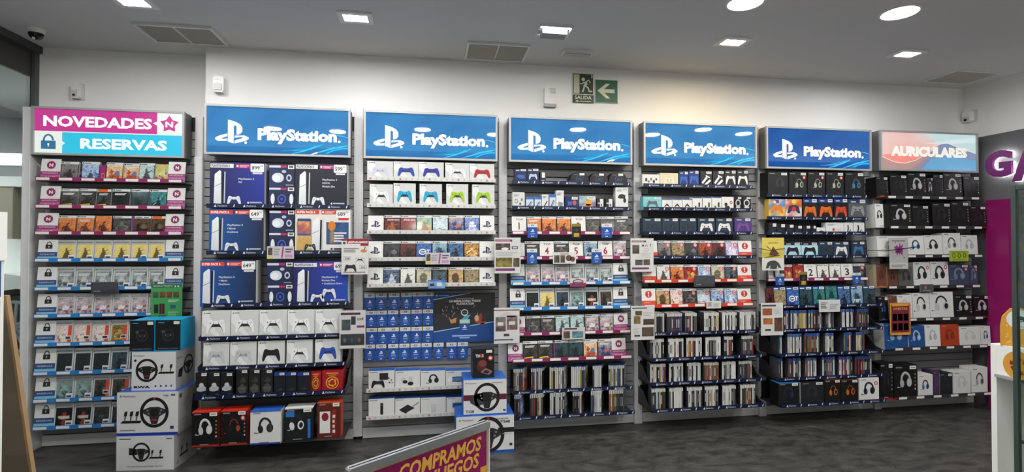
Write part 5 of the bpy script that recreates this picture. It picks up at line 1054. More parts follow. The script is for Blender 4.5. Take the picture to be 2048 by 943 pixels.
row5(6, 'J', [None, 'profile', 'red_white', 'hunt', 'ice_blue', 'blue_sword', 'football', None], 866, [(115, 209), (211, 304), (306, 393), (396, 486), (488, 577), (580, 668), (671, 760), (763, 852)])
# --- bay 6 -------------------------------------------------------------------
items(6, 1, 'L', [(H_K('darkgrey'), 120, 256, 80, h_('black headset box with grey headset')), (H_K('darkcream_r'), 262, 382, 80, h_('black box, cream headset, red dot')), (H_K('darkcream_r'), 388, 506, 80, h_('black box, cream headset, red dot')), (H_K('darkcream_r'), 512, 632, 82, h_('black box, cream headset, red dot')), (H_K('darkblue'), 640, 770, 84, h_('black headset box with blue headset'))])
items(6, 2, 'L', [(B_('comic'), 125, 236, 262, g_('yellow and pink comic gamepad box')), (B_('comic2'), 238, 349, 262, g_('white and red comic gamepad box')), (P_('orange'), 354, 456, 258, pd('black box with orange pad')), (P_('orange'), 459, 562, 257, pd('black box with orange pad')), (P_('redorange'), 566, 660, 257, pd('black box with red-orange pad')), (P_('clear'), 663, 785, 264, pd('grey box with see-through pad'))])
items(6, 3, 'L', [(B_('smallblack'), a, b, y, g_('small black box with white price tag')) for a, b, y in [(124, 180, 422), (182, 238, 428), (240, 296, 432), (298, 352, 440), (355, 408, 440), (411, 445, 440)]] + [(B_('wcable'), 449, 508, 453, g_('low white box with dark cable')), (B_('wlongbox'), 511, 632, 420, g_('wide white box with red dot')), (B_('wmic'), 635, 693, 420, g_('white box with black microphone')), (B_('wmic'), 697, 770, 420, g_('white box with black microphone'))])
items(6, 4, 'L', [(P_('dblack4'), 230, 343, 552, pd('pale blue box with black pad')), (P_('dblack4'), 346, 458, 552, pd('pale blue box with black pad')), (P_('dteal'), 460, 560, 548, pd('slate box with dark pad')), (P_('dwhite4'), 563, 668, 548, pd('slate box with white pad')), (P_('dblue4'), 684, 776, 546, pd('dark box with steel blue pad'))])
items(6, 5, 'L', [(T('num1'), 128, 203, 722), (cs('race_red', 'w', 'l'), 226, 290, 705), (cs('race_red', 'n', 'l'), 291, 368, 705), (T('num2'), 371, 452, 702), (cs('bw', 'w', 'l'), 455, 535, 702), (cs('bw', 'w', 'l'), 538, 616, 700), (T('num3'), 618, 697, 698), (cs('space', 'w', 'rl'), 700, 780, 700)])
items(6, 6, 'L', [(cs('maroon', 'n'), 112, 161, 865), (cs('ruin', 'b', 'l'), 163, 248, 857), (cs('race', 'b', 'l'), 250, 336, 856), (cs('teal_dark', 'b', 'l'), 339, 424, 854), (cs('teal_pc', 'b', 'l'), 429, 511, 852), (cs('teal_pc', 'n', ''), 513, 594, 852), (cs('blue_fig', 'b', 'l'), 596, 681, 851), (cs('sea', 'b', 'l'), 684, 766, 850), (cs('night_teal', 'b', 'l'), 768, 850, 849)], tilt=.1)
items(6, 10, 'M', [(H_K('bluefoil'), 190, 330, 622, h_('black headset box with blue top strip')), (H_K('smoke'), 340, 497, 616, h_('smoky grey boxed accessory')), (H_K('amber'), 500, 610, 600, h_('black and amber headset box')), (H_K('amber'), 612, 728, 600, h_('black and amber headset box')), (H_K('wblack_r'), 735, 868, 590, h_('white headset box with black headset'))])
# --- bay 7 -------------------------------------------------------------------
items(7, 1, 'N', [(H_K('dark'), 105, 180, 140, h_('black headset box, partly hidden', dy=0)), (H_K('dark'), 193, 301, 128, h_('black headset box with dim headset')), (H_K('darkwhite'), 303, 422, 115, h_('black headset box with white headset')), (H_K('darkwhite'), 424, 464, 145, h_('narrow black box with white headset', dy=.0)), (H_K('dark'), 466, 528, 125, h_('black headset box, plain')), (H_K('darkwhite'), 530, 645, 118, h_('black headset box with silver headset')), (H_K('dark'), 655, 757, 138, h_('black headset box at the row end'))], tilt=.05)
items(7, 2, 'N', [(H_K('halfwhite'), 98, 189, 310, h_('half white half black headset box')), (H_K('darkwhite'), 192, 328, 310, h_('black headset box with pale headset')), (H_K('dark'), 331, 438, 320, h_('black headset box with reddish headset')), (H_K('dark'), 458, 576, 305, h_('black headset box, plain')), (H_K('dark'), 578, 694, 298, h_('black headset box, slightly taller')), (H_K('dark'), 697, 798, 325, h_('black headset box at the row end'))], tilt=.05)
items(7, 3, 'N', [(H_K('wlight'), 110, 298, 512, h_('wide white headset box')), (H_K('wblue'), 300, 405, 511, h_('white headset box with blue ear cups')), (H_K('wblack'), 407, 521, 507, h_('white headset box with black headset')), (H_K('wgrey'), 524, 636, 492, h_('taller white headset box with black and grey headset')), (H_K('wlight'), 638, 742, 506, h_('white headset box with pale headset'))], tilt=.05)
items(7, 4, 'N', [(H_K('bronze'), 105, 168, 690, h_('narrow bronze and orange box')), (H_K('bronze'), 173, 240, 705, h_('bronze and orange box')), (H_K('kiosk'), 242, 336, 705, h_('grey-green box with dark headset')), (H_K('wblack_r'), 340, 445, 676, h_('white headset box with black headset')), (H_K('wblack_r'), 447, 560, 673, h_('white headset box with black headset')), (H_K('clearnavy'), 563, 690, 690, h_('see-through navy headset box')), (H_K('clearnavy'), 692, 742, 695, h_('narrow see-through navy box'))], tilt=.05)
items(7, 5, 'O', [(H_K('gadget'), 98, 150, 38, h_('dark box with blue detail')), (H_K('bronze'), 152, 196, 35, h_('narrow bronze box')), (H_K('wlifestyle'), 198, 274, 28, h_('white headset box with pale headset')), (H_K('wbig'), 276, 364, 18, h_('white headset box with silver headset')), (H_K('wbig'), 366, 488, 12, h_('wide white headset box with black headset')), (H_K('darkwhite'), 491, 588, 30, h_('black headset box with white headset')), (H_K('darkwhite'), 592, 682, 32, h_('black headset box with white headset at row end'))], tilt=.05)
items(7, 6, 'O', [(H_K('bluebig'), 128, 250, 175, h_('blue and white headset box')), (H_K('bluebig'), 254, 338, 188, h_('blue headset box with pale headset')), (H_K('wlight'), 341, 420, 185, h_('white headset box with faint headset')), (H_K('orangebox'), 422, 516, 182, h_('orange-red headset box')), (H_K('wlifestyle'), 519, 628, 194, h_('white headset box with pale headset')), (H_K('woffice'), 630, 680, 190, h_('narrow white box with blue headset'))], tilt=.05)
items(7, 7, 'O', [(H_K('dark'), 102, 172, 378, h_('tall black box')), (H_K('darkwhite'), 176, 298, 388, h_('tall black box with two white headsets')), (H_K('woffice'), 301, 378, 438, h_('small white and blue headset box')), (H_K('violetbox'), 380, 412, 420, h_('narrow violet box')), (H_K('smoke'), 414, 480, 430, h_('dark grey box')), (H_K('wlifestyle'), 484, 574, 422, h_('white box with pale headset')), (H_K('wgrey'), 579, 662, 400, h_('white box with grey headset'))])

# ================================================================== CASES SHELVED SPINE OUT
SP = {}
def spine_mesh(body, band, strip, topc=None, cover=None):
    k = (body, band, strip, topc)
    if k not in SP:
        t, h, d = .0115, .172, .112; m = MB(); q = .0012
        m.box(-t / 2, 0, 0, t / 2, d, h, band, front=body, left='4a4c54', right='3c3e46', top=topc or band)
        m.face([(-t / 2 + q, -.0006, h * .85), (t / 2 - q, -.0006, h * .85), (t / 2 - q, -.0006, h - q), (-t / 2 + q, -.0006, h - q)], band)
        m.face([(-t / 2 + q * 3, -.0008, h * .3), (t / 2 - q * 3, -.0008, h * .3), (t / 2 - q * 3, -.0008, h * .7), (-t / 2 + q * 3, -.0008, h * .7)], strip)
        SP[k] = m
    return SP[k]
SPD = {}
COVKEYS = [k for k in COV if k not in ('black', 'yellow')]
CVM = {}
def cover_side(cov, band):
    """front cover of a case seen on its right-hand side (facing +X)"""
    if (cov, band) not in CVM:
        A = Art(.108, .168); h = A.h; desc, pal, kind, c, c2 = COV[cov]
        A.paint(.03, .03, .97, h * .86, pal, fig_shapes(cov), 10, 14, len(cov) * 3); A.rect(0, h * .87, 1, h, {'w': 'd4d7d8', 'b': '2458ac', 'v': 'd4d7d8'}[band], L=1)
        me = A.data('cover_sheet', FILM)
        for v in me.vertices: x, y, z = v.co; v.co = (.0058 - y, x + .056, z + .002)
        CVM[(cov, band)] = me
    return CVM[(cov, band)]
STY = {'white': ['e0e0de', 'd8d8d6', 'c8cac8', '2c2c30', '3c3c40', 'b4b4b0', 'dcdcda', '6c6864'], 'dark': ['26262a', '303034', '55504c', 'd4d4d2', '3c342e', 'c0c0bc', '484c54', '7c3c34'], 'mix': ['d4d4d2', '2c2c30', '8c3c34', '44607c', 'c8c8c4', '4c4c50', 'b49c54', 'd8d8d6', '6c5c50', 'e0e0de', '3c3c40', 'c4c6c4'],
       'blue': ['3c688c', 'dcdcda', '4c8088', 'c8ccd0', '24405c', '5c7c5c', '94503c', 'd8dadc', '2c2c34', 'c8cac8'], 'purple': ['3c3450', '4c4464', '7c3c40', '2c2c44', 'c4c4c8', '3c3c44', '2c2c30'], 'gold': ['b0984c', '6c5c3c', '8c543c', '3c443c', '2c2c2c', '4c4438', 'c8c4b8']}
def cname(h):
    r, g, b = [int(h[i:i + 2], 16) for i in (0, 2, 4)]; mx, mn = max(r, g, b), min(r, g, b)
    if mx - mn < 22: return 'white' if mx > 190 else 'grey' if mx > 90 else 'dark'
    if r == mx: return 'gold' if g > .7 * r and b < .6 * r else ('purple' if b > g + 10 else 'red-brown')
    if g == mx: return 'green'
    return 'purple' if r > g + 8 else 'blue'
REST = MB()
def packs(bay, n, fr, yt, P, band, yaw, sty, indiv=True, hh=None):
    zb, Yl, _ = SH[(bay, n)]; Y = Yl + .02; R = random.Random(bay * 100 + n); step = .0119 / cos(yaw)
    for pi_, (x0, x1) in enumerate(P):
        X0, X1, zt = spot(fr, x0, x1, yt[0] + (yt[1] - yt[0]) * pi_ / max(1, len(P) - 1), Y)
        X0 = max(X0, SX[bay][0] + .006); X1 = min(X1, SX[bay][1] - .006) if bay > 4 else X1
        back = .112 * sin(yaw) * .95; N = max(2, int(round((X1 - X0 - back) / step))); h = zt - zb; pal = STY[sty if isinstance(sty, str) else sty[pi_ % len(sty)]]
        for i in range(N):
            body = R.choice(pal); strip = R.choice(['dcdcda', '303034', body, body, '8c8c8c']); hx = h * R.uniform(.97, 1.0); j = R.uniform(0, .004); x = X0 + step * (i + .5) + j * sin(yaw); yy = Y + j * cos(yaw)
            bc = {'w': 'cfd1d0', 'b': '2458ac', 'v': 'cfd1d0'}[band]; tc = {'w': 'b4b6b6', 'b': '2458ac', 'v': '2050a4'}[band]
            m = spine_mesh(body, bc, strip, tc); last = (i == N - 1)
            if indiv:
                k = (body, bc, strip, tc)
                if k not in SPD: SPD[k] = m.data('game_case_spine', FILM)
                o = obj('game_case', SPD[k], None, (x, yy, zb + .001)); o.rotation_euler = (0, 0, -yaw); o.scale = (1, 1, hx / .172)
                cl = cname(body); cl += '-spined' 
                tag(o, '%s game case, %s in %s pack, %s shelf, %s' % (cl, ORD[i], ORD[pi_], ORD[n - 1], BAY[bay]), 'game case', 'game cases shelved spine out, %s shelf, %s' % (ORD[n - 1], BAY[bay]))
                if last: obj('cover_sheet', cover_side(R.choice(COVKEYS), band), o)
            else:
                cy, sy = cos(-yaw), sin(-yaw); off = len(REST.v)
                for vx, vy, vz in m.v: REST.v.append((x + vx * cy - vy * sy, yy + vx * sy + vy * cy, zb + .001 + vz * hx / .172))
                for q in m.f: REST.f.append(tuple(a + off for a in q))
                REST.c += m.c
                if last:
                    me = cover_side(R.choice(COVKEYS), band); off = len(REST.v); ca_ = me.color_attributes['Col'].data; ci = 0
                    for v in me.vertices: vx, vy, vz = v.co; REST.v.append((x + vx * cy - vy * sy, yy + vx * sy + vy * cy, zb + .001 + vz * hx / .172))
                    for p in me.polygons:
                        REST.f.append(tuple(a + off for a in p.vertices)); REST.c += [tuple(ca_[l].color[:3]) for l in p.loop_indices]
packs(4, 9, 'I', (527, 503), [(132, 262), (275, 398), (400, 541), (545, 686), (690, 796), (797, 946)], 'v', .5, 'mix')
packs(4, 10, 'I', (705, 672), [(132, 246), (267, 398), (402, 552), (555, 660), (678, 792), (800, 945)], 'w', .5, ['dark', 'mix', 'white', 'dark', 'mix', 'gold'])
packs(5, 7, 'K', (155, 145), [(192, 272), (283, 392), (405, 496), (533, 640), (655, 768), (773, 890)], 'w', .12, ['dark', 'purple', 'dark', 'mix', 'white', 'white'])
packs(5, 8, 'K', (328, 305), [(160, 280), (290, 412), (414, 536), (543, 665), (668, 746), (785, 882)], 'w', .2, ['dark', 'mix', 'mix', 'white', 'dark', 'dark'], False)
packs(5, 9, 'K', (495, 475), [(150, 296), (298, 413), (417, 528), (530, 645), (655, 762), (765, 874)], 'w', .2, ['mix', 'white', 'white', 'gold', 'white', 'dark'], False)
packs(5, 10, 'K', (662, 635), [(160, 296), (298, 414), (417, 534), (538, 648), (657, 766), (778, 897)], 'w', .2, ['mix', 'white', 'white', 'mix', 'white', 'mix'], False)
packs(6, 7, 'M', (136, 122), [(228, 273), (276, 380), (395, 492), (510, 566), (612, 706), (720, 806)], 'b', .06, ['purple', 'mix', 'dark', 'white', 'white', 'dark'], False)
packs(6, 8, 'M', (295, 280), [(158, 212), (253, 352), (368, 480), (508, 572), (633, 696), (717, 780)], 'b', .06, ['blue', 'white', 'gold', 'white', 'blue', 'mix'], False)
packs(6, 9, 'M', (458, 440), [(138, 226), (257, 343), (372, 455), (487, 572), (600, 698), (710, 826)], 'b', .06, ['mix', 'mix', 'blue', 'blue', 'mix', 'dark'], False)
o = REST.build('game_case_spines', FILM); tag(o, 'remaining upright game cases on the lower shelves under the fourth and fifth blue signs', 'game cases', None, 'stuff')

# rounded visor cases on the first shelf of the third blue bay
zb, Yl, _ = SH[(4, 1)]
for i, (a, b_, yt) in enumerate([(538, 667, 108), (672, 797, 110), (801, 926, 110)]):
    X0, X1, zt = spot('H', a, b_, yt, Yl + .015); w, h = X1 - X0, zt - zb
    t = thing('visor_case', 'rounded black visor carry case, %s of three beneath the third blue sign' % ORD[i], 'case', ((X0 + X1) / 2, Yl + .015, zb), 'rounded black carry cases')
    def dome(s, dz=0): return [(-w / 2 * s, dz)] + [(w / 2 * s, dz)] + [(w / 2 * s * cos(q), dz + h * .25 + (h * .75 - dz) * s * sin(q)) for q in [pi * k / 12 for k in range(0, 13)]]
    MB().prism(dome(1), .0, .09, '0e0f12').build('shell', CARD, t); MB().prism(dome(.93, .004), -.002, 0, '14161a', '4a4d52').build('rim', CARD, t)
    A = Art(w * .8, h * .8); q = A.h; A.ell(.5, q * .45, .24, q * .3, '5a6470', L=1, n=16); A.ell(.5, q * .45, .22, q * .27, '141c30', L=2, n=16); A.ell(.5, q * .42, .12, q * .12, '2c4474', L=3); A.rect(.5, q * .78, .82, q * .98, 'e4e4e2', L=3); A.rect(.1, q * .8, .4, q * .86, '6a7074', L=3)
    obj('front_print', A.data('front_print'), t, (0, -.002, h * .06))

# ------------------------------------------------------------------ gift cards on pegs
A = Art(.056, .084); q = A.h
A.rect(0, 0, 1, q, '1a50a4', L=0); A.rect(0, q * .76, 1, q, 'dcdedf', L=1); A.rect(.34, q * .83, .66, q * .93, '33363c', L=2); A.rect(.4, q * .855, .6, q * .905, 'dcdedf', L=3); A.ell(.16, q * .86, .04, c='6a6e74', L=2, n=6); A.ell(.84, q * .86, .04, c='6a6e74', L=2, n=6)
d_logo(A, .5, q * .5, .19, 'ffffff', 2); A.rect(.28, q * .3, .74, q * .335, 'b4cdec', L=2); A.rect(.22, q * .2, .8, q * .23, '5c8ccc', L=2); A.rect(.38, q * .08, .46, q * .13, 'ffffff', L=2); A.rect(.52, q * .08, .6, q * .13, 'ffffff', L=2)
gc_print = A.data('card_print', CARD); gc_body = MB().box(-.028, 0, 0, .028, .001, .084, '1b57b4', front='dcdedf').data('gift_card', CARD)
gc_peg = MB().tube([(0, .024, .079), (0, -.012, .079), (0, -.018, .083)], .0018, 6, 'a4a6a8').data('peg', mat('peg_steel', 'a4a6a8', .3, metal=.8))
def gift_card(X0, X1, z0, z1, Y, label, group, peg=True, tilt=0.0):
    o = obj('gift_card', gc_body, None, ((X0 + X1) / 2, Y, z0)); o.scale = ((X1 - X0) / .056, 1, (z1 - z0) / .084); tag(o, label, 'gift card', group)
    obj('card_print', gc_print, o)
    if peg: obj('peg', gc_peg, o)
    return o
GCR = [([127, 186, 254, 318, 376, 432], 55, 17, 104), ([135, 190, 249, 313, 372, 430], 53, 107, 190), ([138, 197, 251, 312, 371, 430], 54, 196, 280), ([128, 187, 250, 308, 366, 423, 485, 553, 611], 53, 282, 366)]
for r, (xs, w_, yt, yb) in enumerate(GCR):
    for i, x in enumerate(xs):
        dd = -i * 1.6; a = spot('G', x, x + w_, yt + dd, 0.0); zb_ = spot('G', x, x + w_, yb + dd, 0.0)[2]
        gift_card(a[0], a[1], zb_, a[2], 0.0, 'blue gift card on a peg, %s in the %s row, %s' % (ORD[i], ORD[r], BAY[3]), 'blue gift cards on pegs')
# hung cards clipped over shelf fronts
A = Art(.056, .084); A.rect(0, 0, 1, A.h, '1a1712', L=0); A.rect(0, A.h * .8, 1, A.h, '8a7638', L=1); A.rect(.2, .1, .8, A.h * .35, 'b8943c', L=2); A.poly([(.5, A.h * .7), (.75, A.h * .55), (.5, A.h * .42), (.25, A.h * .55)], '4a4230', 2)
gold_print = A.data('card_print', CARD)
HC = [('b', 4, 3, 'P', 1055, 1075, 447, 475, 'first blue'), ('g', 4, 3, 'P', 1144, 1162, 447, 475, 'first gold'), ('b', 4, 3, 'P', 1203, 1224, 447, 475, 'second blue'), ('b', 4, 4, 'P', 1054, 1074, 497, 527, 'first blue'), ('b', 4, 4, 'P', 1183, 1203, 497, 526, 'second blue'),
      ('b', 6, 5, 'P', 1551, 1568, 547, 570, 'first blue'), ('g', 6, 5, 'P', 1599, 1614, 543, 571, 'single gold'), ('b', 6, 5, 'P', 1705, 1721, 545, 567, 'second blue')]
for c, bay, n, fr, x0, x1, yt, yb, d in HC:
    Y = SH[(bay, n)][1] - .012; a = atY(x0, 500, Y)[0]; b_ = atY(x1, 500, Y)[0]; z0 = atY((x0 + x1) / 2, yb, Y)[2]; z1 = atY((x0 + x1) / 2, yt, Y)[2]
    o = gift_card(a, b_, z0, z1, Y, '%s gift card clipped over the %s shelf front, %s' % (d, ORD[n - 1], BAY[bay]), 'gift cards clipped on shelf fronts', False)
    o.children[0].data = gc_print if c == 'b' else gold_print
    MB().box(-.006, .001, .04, .006, .0115, .05).build('clip', M_CLEAR, o)

# ------------------------------------------------------------------ poster with gift card picture
def art_poster(A):
    q = A.h; A.noise(0, 0, 1, q, ['14254c', '26272b', '2c2a29'], 8, 6, 3, L=0, hf=.1); A.rect(0, 0, .98, q * .22, '14448c', L=1); A.poly([(0, q * .2), (0, q * .2), (.98, q * .38), (.98, 0), (0, 0)], '174a94', 2)
    A.line([(0, q * .22), (.98, q * .4)], .016, '8cc4e4', 3); A.poly([(0, q), (.6, q), (0, q * .87)], '1f4a8c', 2); A.line([(0, q * .87), (.6, q)], .014, 'a4c4dc', 3); d_logo(A, .05, q * .955, .02, 'dfe6f2', 4); A.rect(.09, q * .945, .25, q * .965, '8cacdc', L=4)
    A.text('UN REGALO PARA TODOS', .25, q * .815, .76, .033, 'f0f0f0', L=5, bold=.04); A.text('PLAYSTATION', .37, q * .76, .65, .033, 'f0f0f0', L=5, bold=.04); A.bars(.36, q * .875, .66, q * .9, 1, 'a4a4a4', L=4)
    R = random.Random(4)
    for k in range(16): x, y = R.uniform(.14, .86), R.uniform(.5, .72); A.line([(x, q * y), (x + R.uniform(-.03, .03), q * (y + R.uniform(.02, .06)))], .012, R.choice(['c8a05c', 'a48a6c', '8c9cac', 'd0c0a0']), 3)
    A.ell(.5, q * .6, .06, .055, 'dfe4ea', 3, 14); A.ell(.5, q * .6, .045, .038, '1c2434', 4, 14); A.ell(.49, q * .6, .008, c='8cc4f0', L=5, n=6); A.ell(.525, q * .6, .008, c='8cc4f0', L=5, n=6); A.poly([(.45, q * .46), (.55, q * .46), (.6, q * .56), (.5, q * .53)], '4ca4b8', 3)
    A.poly([(.24, q * .52), (.28, q * .46), (.37, q * .5), (.36, q * .4), (.28, q * .38)], 'c08c4c', 3); A.poly([(.66, q * .4), (.74, q * .55), (.78, q * .4), (.86, q * .42), (.8, q * .34)], 'a4442c', 3); A.ell(.7, q * .48, .04, .05, 'd0a884', 4); A.ell(.76, q * .5, .03, .06, '8c3424', 4)
    A.rect(.42, q * .2, .585, q * .46, '1c4c9c', L=5); A.rect(.42, q * .38, .585, q * .46, 'b4d4c0', L=6); d_logo(A, .5, q * .31, .035, 'ffffff', 6); A.rect(.46, q * .25, .54, q * .265, 'b4cdec', L=6)
    A.rect(.3, q * .115, .7, q * .145, '9cc0e8', L=4); A.rect(.42, q * .075, .58, q * .1, '9cc0e8', L=4)
plate('poster', 'dark blue landscape poster offering a gift card, pinned on the slatwall', 'poster', (867, 585, 990, 683), .004, art_poster, .004, PAPER, '1a2c54')

# ------------------------------------------------------------------ flyers in clear holders
def flyer(px, Y, label, fn, stem=True, name='flyer', holder=True, yaw=0.0, group='flyers in clear holders'):
    x0, y0, x1, y1 = px; a = atY(x0, (y0 + y1) / 2, Y); c = atY(x1, (y0 + y1) / 2, Y); z0 = atY((x0 + x1) / 2, y1, Y)[2]; z1 = atY((x0 + x1) / 2, y0, Y)[2]; w, h = c[0] - a[0], z1 - z0
    o = obj(name, MB().box(-w / 2, 0, 0, w / 2, .0012, h, 'dcdcd8').data(name, PAPER), None, ((a[0] + c[0]) / 2, Y, z0)); tag(o, label, name, group); o.rotation_euler = (0, 0, yaw)
    A = Art(w, h); fn(A, A.h); obj('flyer_print', A.data('flyer_print', PAPER), o)
    if holder: MB().box(-w / 2 - .004, .0014, -.004, w / 2 + .004, .003, h + .006).build('holder_back', M_CLEAR, o)
    if stem: MB().tube([(0, .003, h * .5), (0, stem if isinstance(stem, float) else .05, h * .5)], .003, 6, '222').build('holder_arm', M_BLACK, o)
    return o
DK = ['3c342c', '6a5a48', '2c2824', '8c7a60']
def f1(A, q): A.rect(0, 0, 1, q, 'dcdad8', L=0); A.rect(.2, q * .86, 1, q * .94, 'a01c34'); A.rect(0, q * .94, 1, q, '8c1c2c'); A.text('¡REPARAMOS!', .24, q * .875, .96, .08, 'f0e4e0', bold=.04); A.rect(.7, q * .8, 1, q * .87, 'a01c34'); A.ell(.1, q * .88, .05, c='2c2e34', L=3); A.bars(.08, q * .62, .66, q * .76, 3, '7c7c7e'); A.ell(.82, q * .66, .12, .06, 'c8843c', 3); A.line([(.85, q * .7), (.88, q * .78)], .03, '4c4034', 3); d_pad(A, .68, q * .42, .2, 'd0d4d8', '1c1e24', 3); d_pad(A, .33, q * .2, .22, '222428', None, 3); A.line([(.08, q * .4), (.34, q * .4), (.34, q * .49), (.08, q * .49)], .012, '6a6a6c', 3, True); A.text('39€', .13, q * .42, .3, .06, '4c4c50'); A.line([(.66, q * .16), (.94, q * .16), (.94, q * .25), (.66, q * .25)], .012, '6a6a6c', 3, True); A.text('34€', .71, q * .18, .88, .06, '4c4c50'); A.bars(.06, q * .04, .92, q * .1, 1, '8a8a8c')
def f3(A, q): A.rect(0, 0, 1, q, 'd4d4d4', L=0); A.rect(.03, q * .89, .68, q * .95, '7c2848'); A.bars(.06, q * .9, .62, q * .94, 1, 'e0c0cc'); A.noise(.04, q * .66, .6, q * .84, ['3c2c2c', '6c5048', '2c2c30', '8c7c6c'], 6, 4, 4); A.ell(.4, q * .69, .14, .05, 'e8e8e6', 3); A.rect(.66, q * .68, .9, q * .76, '4a4a4e'); A.rect(.7, q * .7, .86, q * .74, 'd0d0d0', L=3); A.bars(.06, q * .48, .9, q * .62, 3, 'b8b8ba'); A.noise(.05, q * .18, .68, q * .44, ['3c3c20', 'a4983c', '2c2c24', '5c5434'], 6, 4, 5); A.noise(.72, q * .18, .96, q * .43, DK, 3, 5, 2); A.rect(.03, q * .07, .78, q * .14, '7c2c70'); A.rect(.7, q * .08, .78, q * .13, '2c2c30', L=3)
def f2(A, q): A.rect(0, 0, 1, q, 'd0d0d0', L=0); A.rect(.05, q * .88, .8, q * .94, '4c1c34'); A.noise(.08, q * .48, .42, q * .76, ['1f2c30', '4c5c5c', '2c3438'], 4, 6, 3); A.rect(.44, q * .62, .62, q * .84, '2c3438'); A.text('22€', .66, q * .74, .94, .1, '3c3c40'); A.rect(.66, q * .54, .96, q * .6, '7c2c60'); A.noise(.04, q * .08, .96, q * .38, ['1c1e22', '2c2e34', '3c4044'], 8, 4, 3); A.ell(.2, q * .22, .06, .09, '5c6470', 3); A.ell(.48, q * .22, .06, .09, '2c5474', 3); A.ell(.76, q * .22, .06, .09, '6c5c34', 3)
def f4(A, q): A.rect(0, 0, 1, q, 'd8d8d6', L=0); A.rect(0, q * .92, 1, q * .95, '4c4c50'); A.bars(.05, q * .925, .7, q * .945, 1, 'c04050'); A.poly([(.1, q * .74), (.5, q * .9), (.9, q * .74)], 'c8c8c8'); A.noise(.06, q * .34, .46, q * .74, ['2c2424', '5c4444', '8c8480', '1c1c20'], 5, 6, 3); A.noise(.5, q * .38, .92, q * .78, ['2c2424', '6c4c48', '8c8480', '1c1c20'], 5, 6, 8); A.rect(.14, q * .5, .36, q * .6, 'd8d8d4', L=3); A.rect(.58, q * .52, .82, q * .62, 'd8d8d4', L=3); A.rect(.38, q * .2, .6, q * .27, '3c3c40'); A.rect(.02, q * .08, .74, q * .12, '2c3450'); A.bars(.05, q * .085, .7, q * .115, 1, '8c9cc4', L=4)
def f5(A, q): A.rect(0, 0, 1, q, 'd6d6d4', L=0); A.rect(.05, q * .88, .68, q * .93, '4c4048'); A.bars(.08, q * .89, .6, q * .92, 1, 'c8a0a8'); A.noise(.08, q * .54, .38, q * .8, ['2c2824', '4c443c', '6c645c'], 4, 5, 3); A.ell(.54, q * .78, .05, c='4c4c50', L=3); A.line([(.64, q * .74), (.68, q * .82), (.74, q * .75)], .03, '4c4c50', 3); A.rect(.85, q * .74, .88, q * .84, '4c4c50'); A.line([(.58, q * .62), (.78, q * .62), (.78, q * .69), (.58, q * .69)], .012, '5c5c60', 3, True); A.bars(.45, q * .42, .9, q * .58, 4, 'bcbcbc'); A.noise(.2, q * .2, .52, q * .36, ['2c3434', '4c5458', '1c2020'], 5, 3, 3); A.noise(.56, q * .2, .84, q * .37, ['3c3024', '5c5048', '2c2420'], 5, 3, 5); A.rect(.06, q * .07, .8, q * .13, '6c2c6c')
def f6(A, q): A.rect(0, 0, 1, q, 'd6d6d4', L=0); A.rect(.05, q * .92, .68, q * .95, '3c3c44'); A.noise(.18, q * .72, .46, q * .85, ['3c3820', '5c5030', '1c1a14'], 4, 3, 2); A.noise(.12, q * .47, .4, q * .7, ['4c4424', '8c7c48', '2c281c'], 4, 4, 5); A.noise(.52, q * .44, .98, q * .61, ['2c241c', '54442c'], 5, 3, 4); A.bars(.5, q * .7, .94, q * .84, 3, 'c0c0c0'); A.noise(.46, q * .1, .96, q * .37, ['3c3028', '5c4c3c', '4c4034'], 5, 4, 4); A.rect(.14, q * .1, .38, q * .15, '3c3c40'); A.bars(.1, q * .2, .36, q * .36, 4, 'c0c0c0')
def f7(A, q): A.rect(0, 0, 1, q, 'd6d6d4', L=0); A.rect(.05, q * .89, .68, q * .94, '3c3c44'); A.noise(.07, q * .62, .5, q * .83, ['3c1c10', 'a4582c', '5c2c1c'], 5, 4, 2); A.noise(.1, q * .34, .52, q * .53, ['5c2410', 'c4742c', '3c1c10'], 5, 3, 6); A.noise(.6, q * .12, .98, q * .54, ['3c2c24', '6c4c3c', '2c2420'], 4, 5, 3); A.bars(.6, q * .66, .94, q * .84, 4, 'c0c0c0'); A.rect(.18, q * .14, .44, q * .2, '3c3c40')
def f8(A, q): A.rect(0, 0, 1, q, 'd8d8d6', L=0); A.rect(0, q * .37, 1, q, 'd8c454', L=1); A.noise(.05, q * .42, .95, q * .9, ['c8b040', 'dcc85c', 'e4d070'], 5, 5, 3, L=2, hf=.1); A.text('CONCURSO', .26, q * .82, .74, .07, '4c3c1c'); A.poly([(.3, q * .46), (.42, q * .62), (.5, q * .74), (.62, q * .62), (.78, q * .5), (.6, q * .44)], '5c3c24', 3); A.line([(.42, q * .62), (.2, q * .74)], .03, '5c3c24', 3); A.poly([(.1, q * .4), (.8, q * .47), (.8, q * .44), (.1, q * .385)], '2c2818', 4); A.poly([(.16, q * .06), (.24, q * .24), (.4, q * .3), (.6, q * .3), (.76, q * .22), (.88, q * .06), (.74, q * .08), (.68, q * .16), (.66, q * .04), (.36, q * .04), (.36, q * .16), (.28, q * .06)], '3c4040', 3)
def f9(A, q):
    A.rect(0, 0, 1, q, 'b4b4b2', L=0); A.bars(.12, q * .88, .86, q * .95, 1, '7c6c80'); R = random.Random(5); P = []
    for k in range(22): r = R.uniform(.2, .38) if k % 2 else R.uniform(.12, .24); a = 2 * pi * k / 22; P.append((.5 + r * cos(a), q * .6 + r * sin(a)))
    A.poly(P, '8c2c84', 2); A.ell(.3, q * .84, .03, c='8c2c84', L=3); A.ell(.78, q * .36, .035, c='8c2c84', L=3); A.rect(.0, q * .0, 1, q * .2, 'c8c8c6', L=2); A.bars(.1, q * .05, .9, q * .16, 2, '8a8a8c'); A.rect(.4, q * .54, .62, q * .68, '6c1c64', L=3)
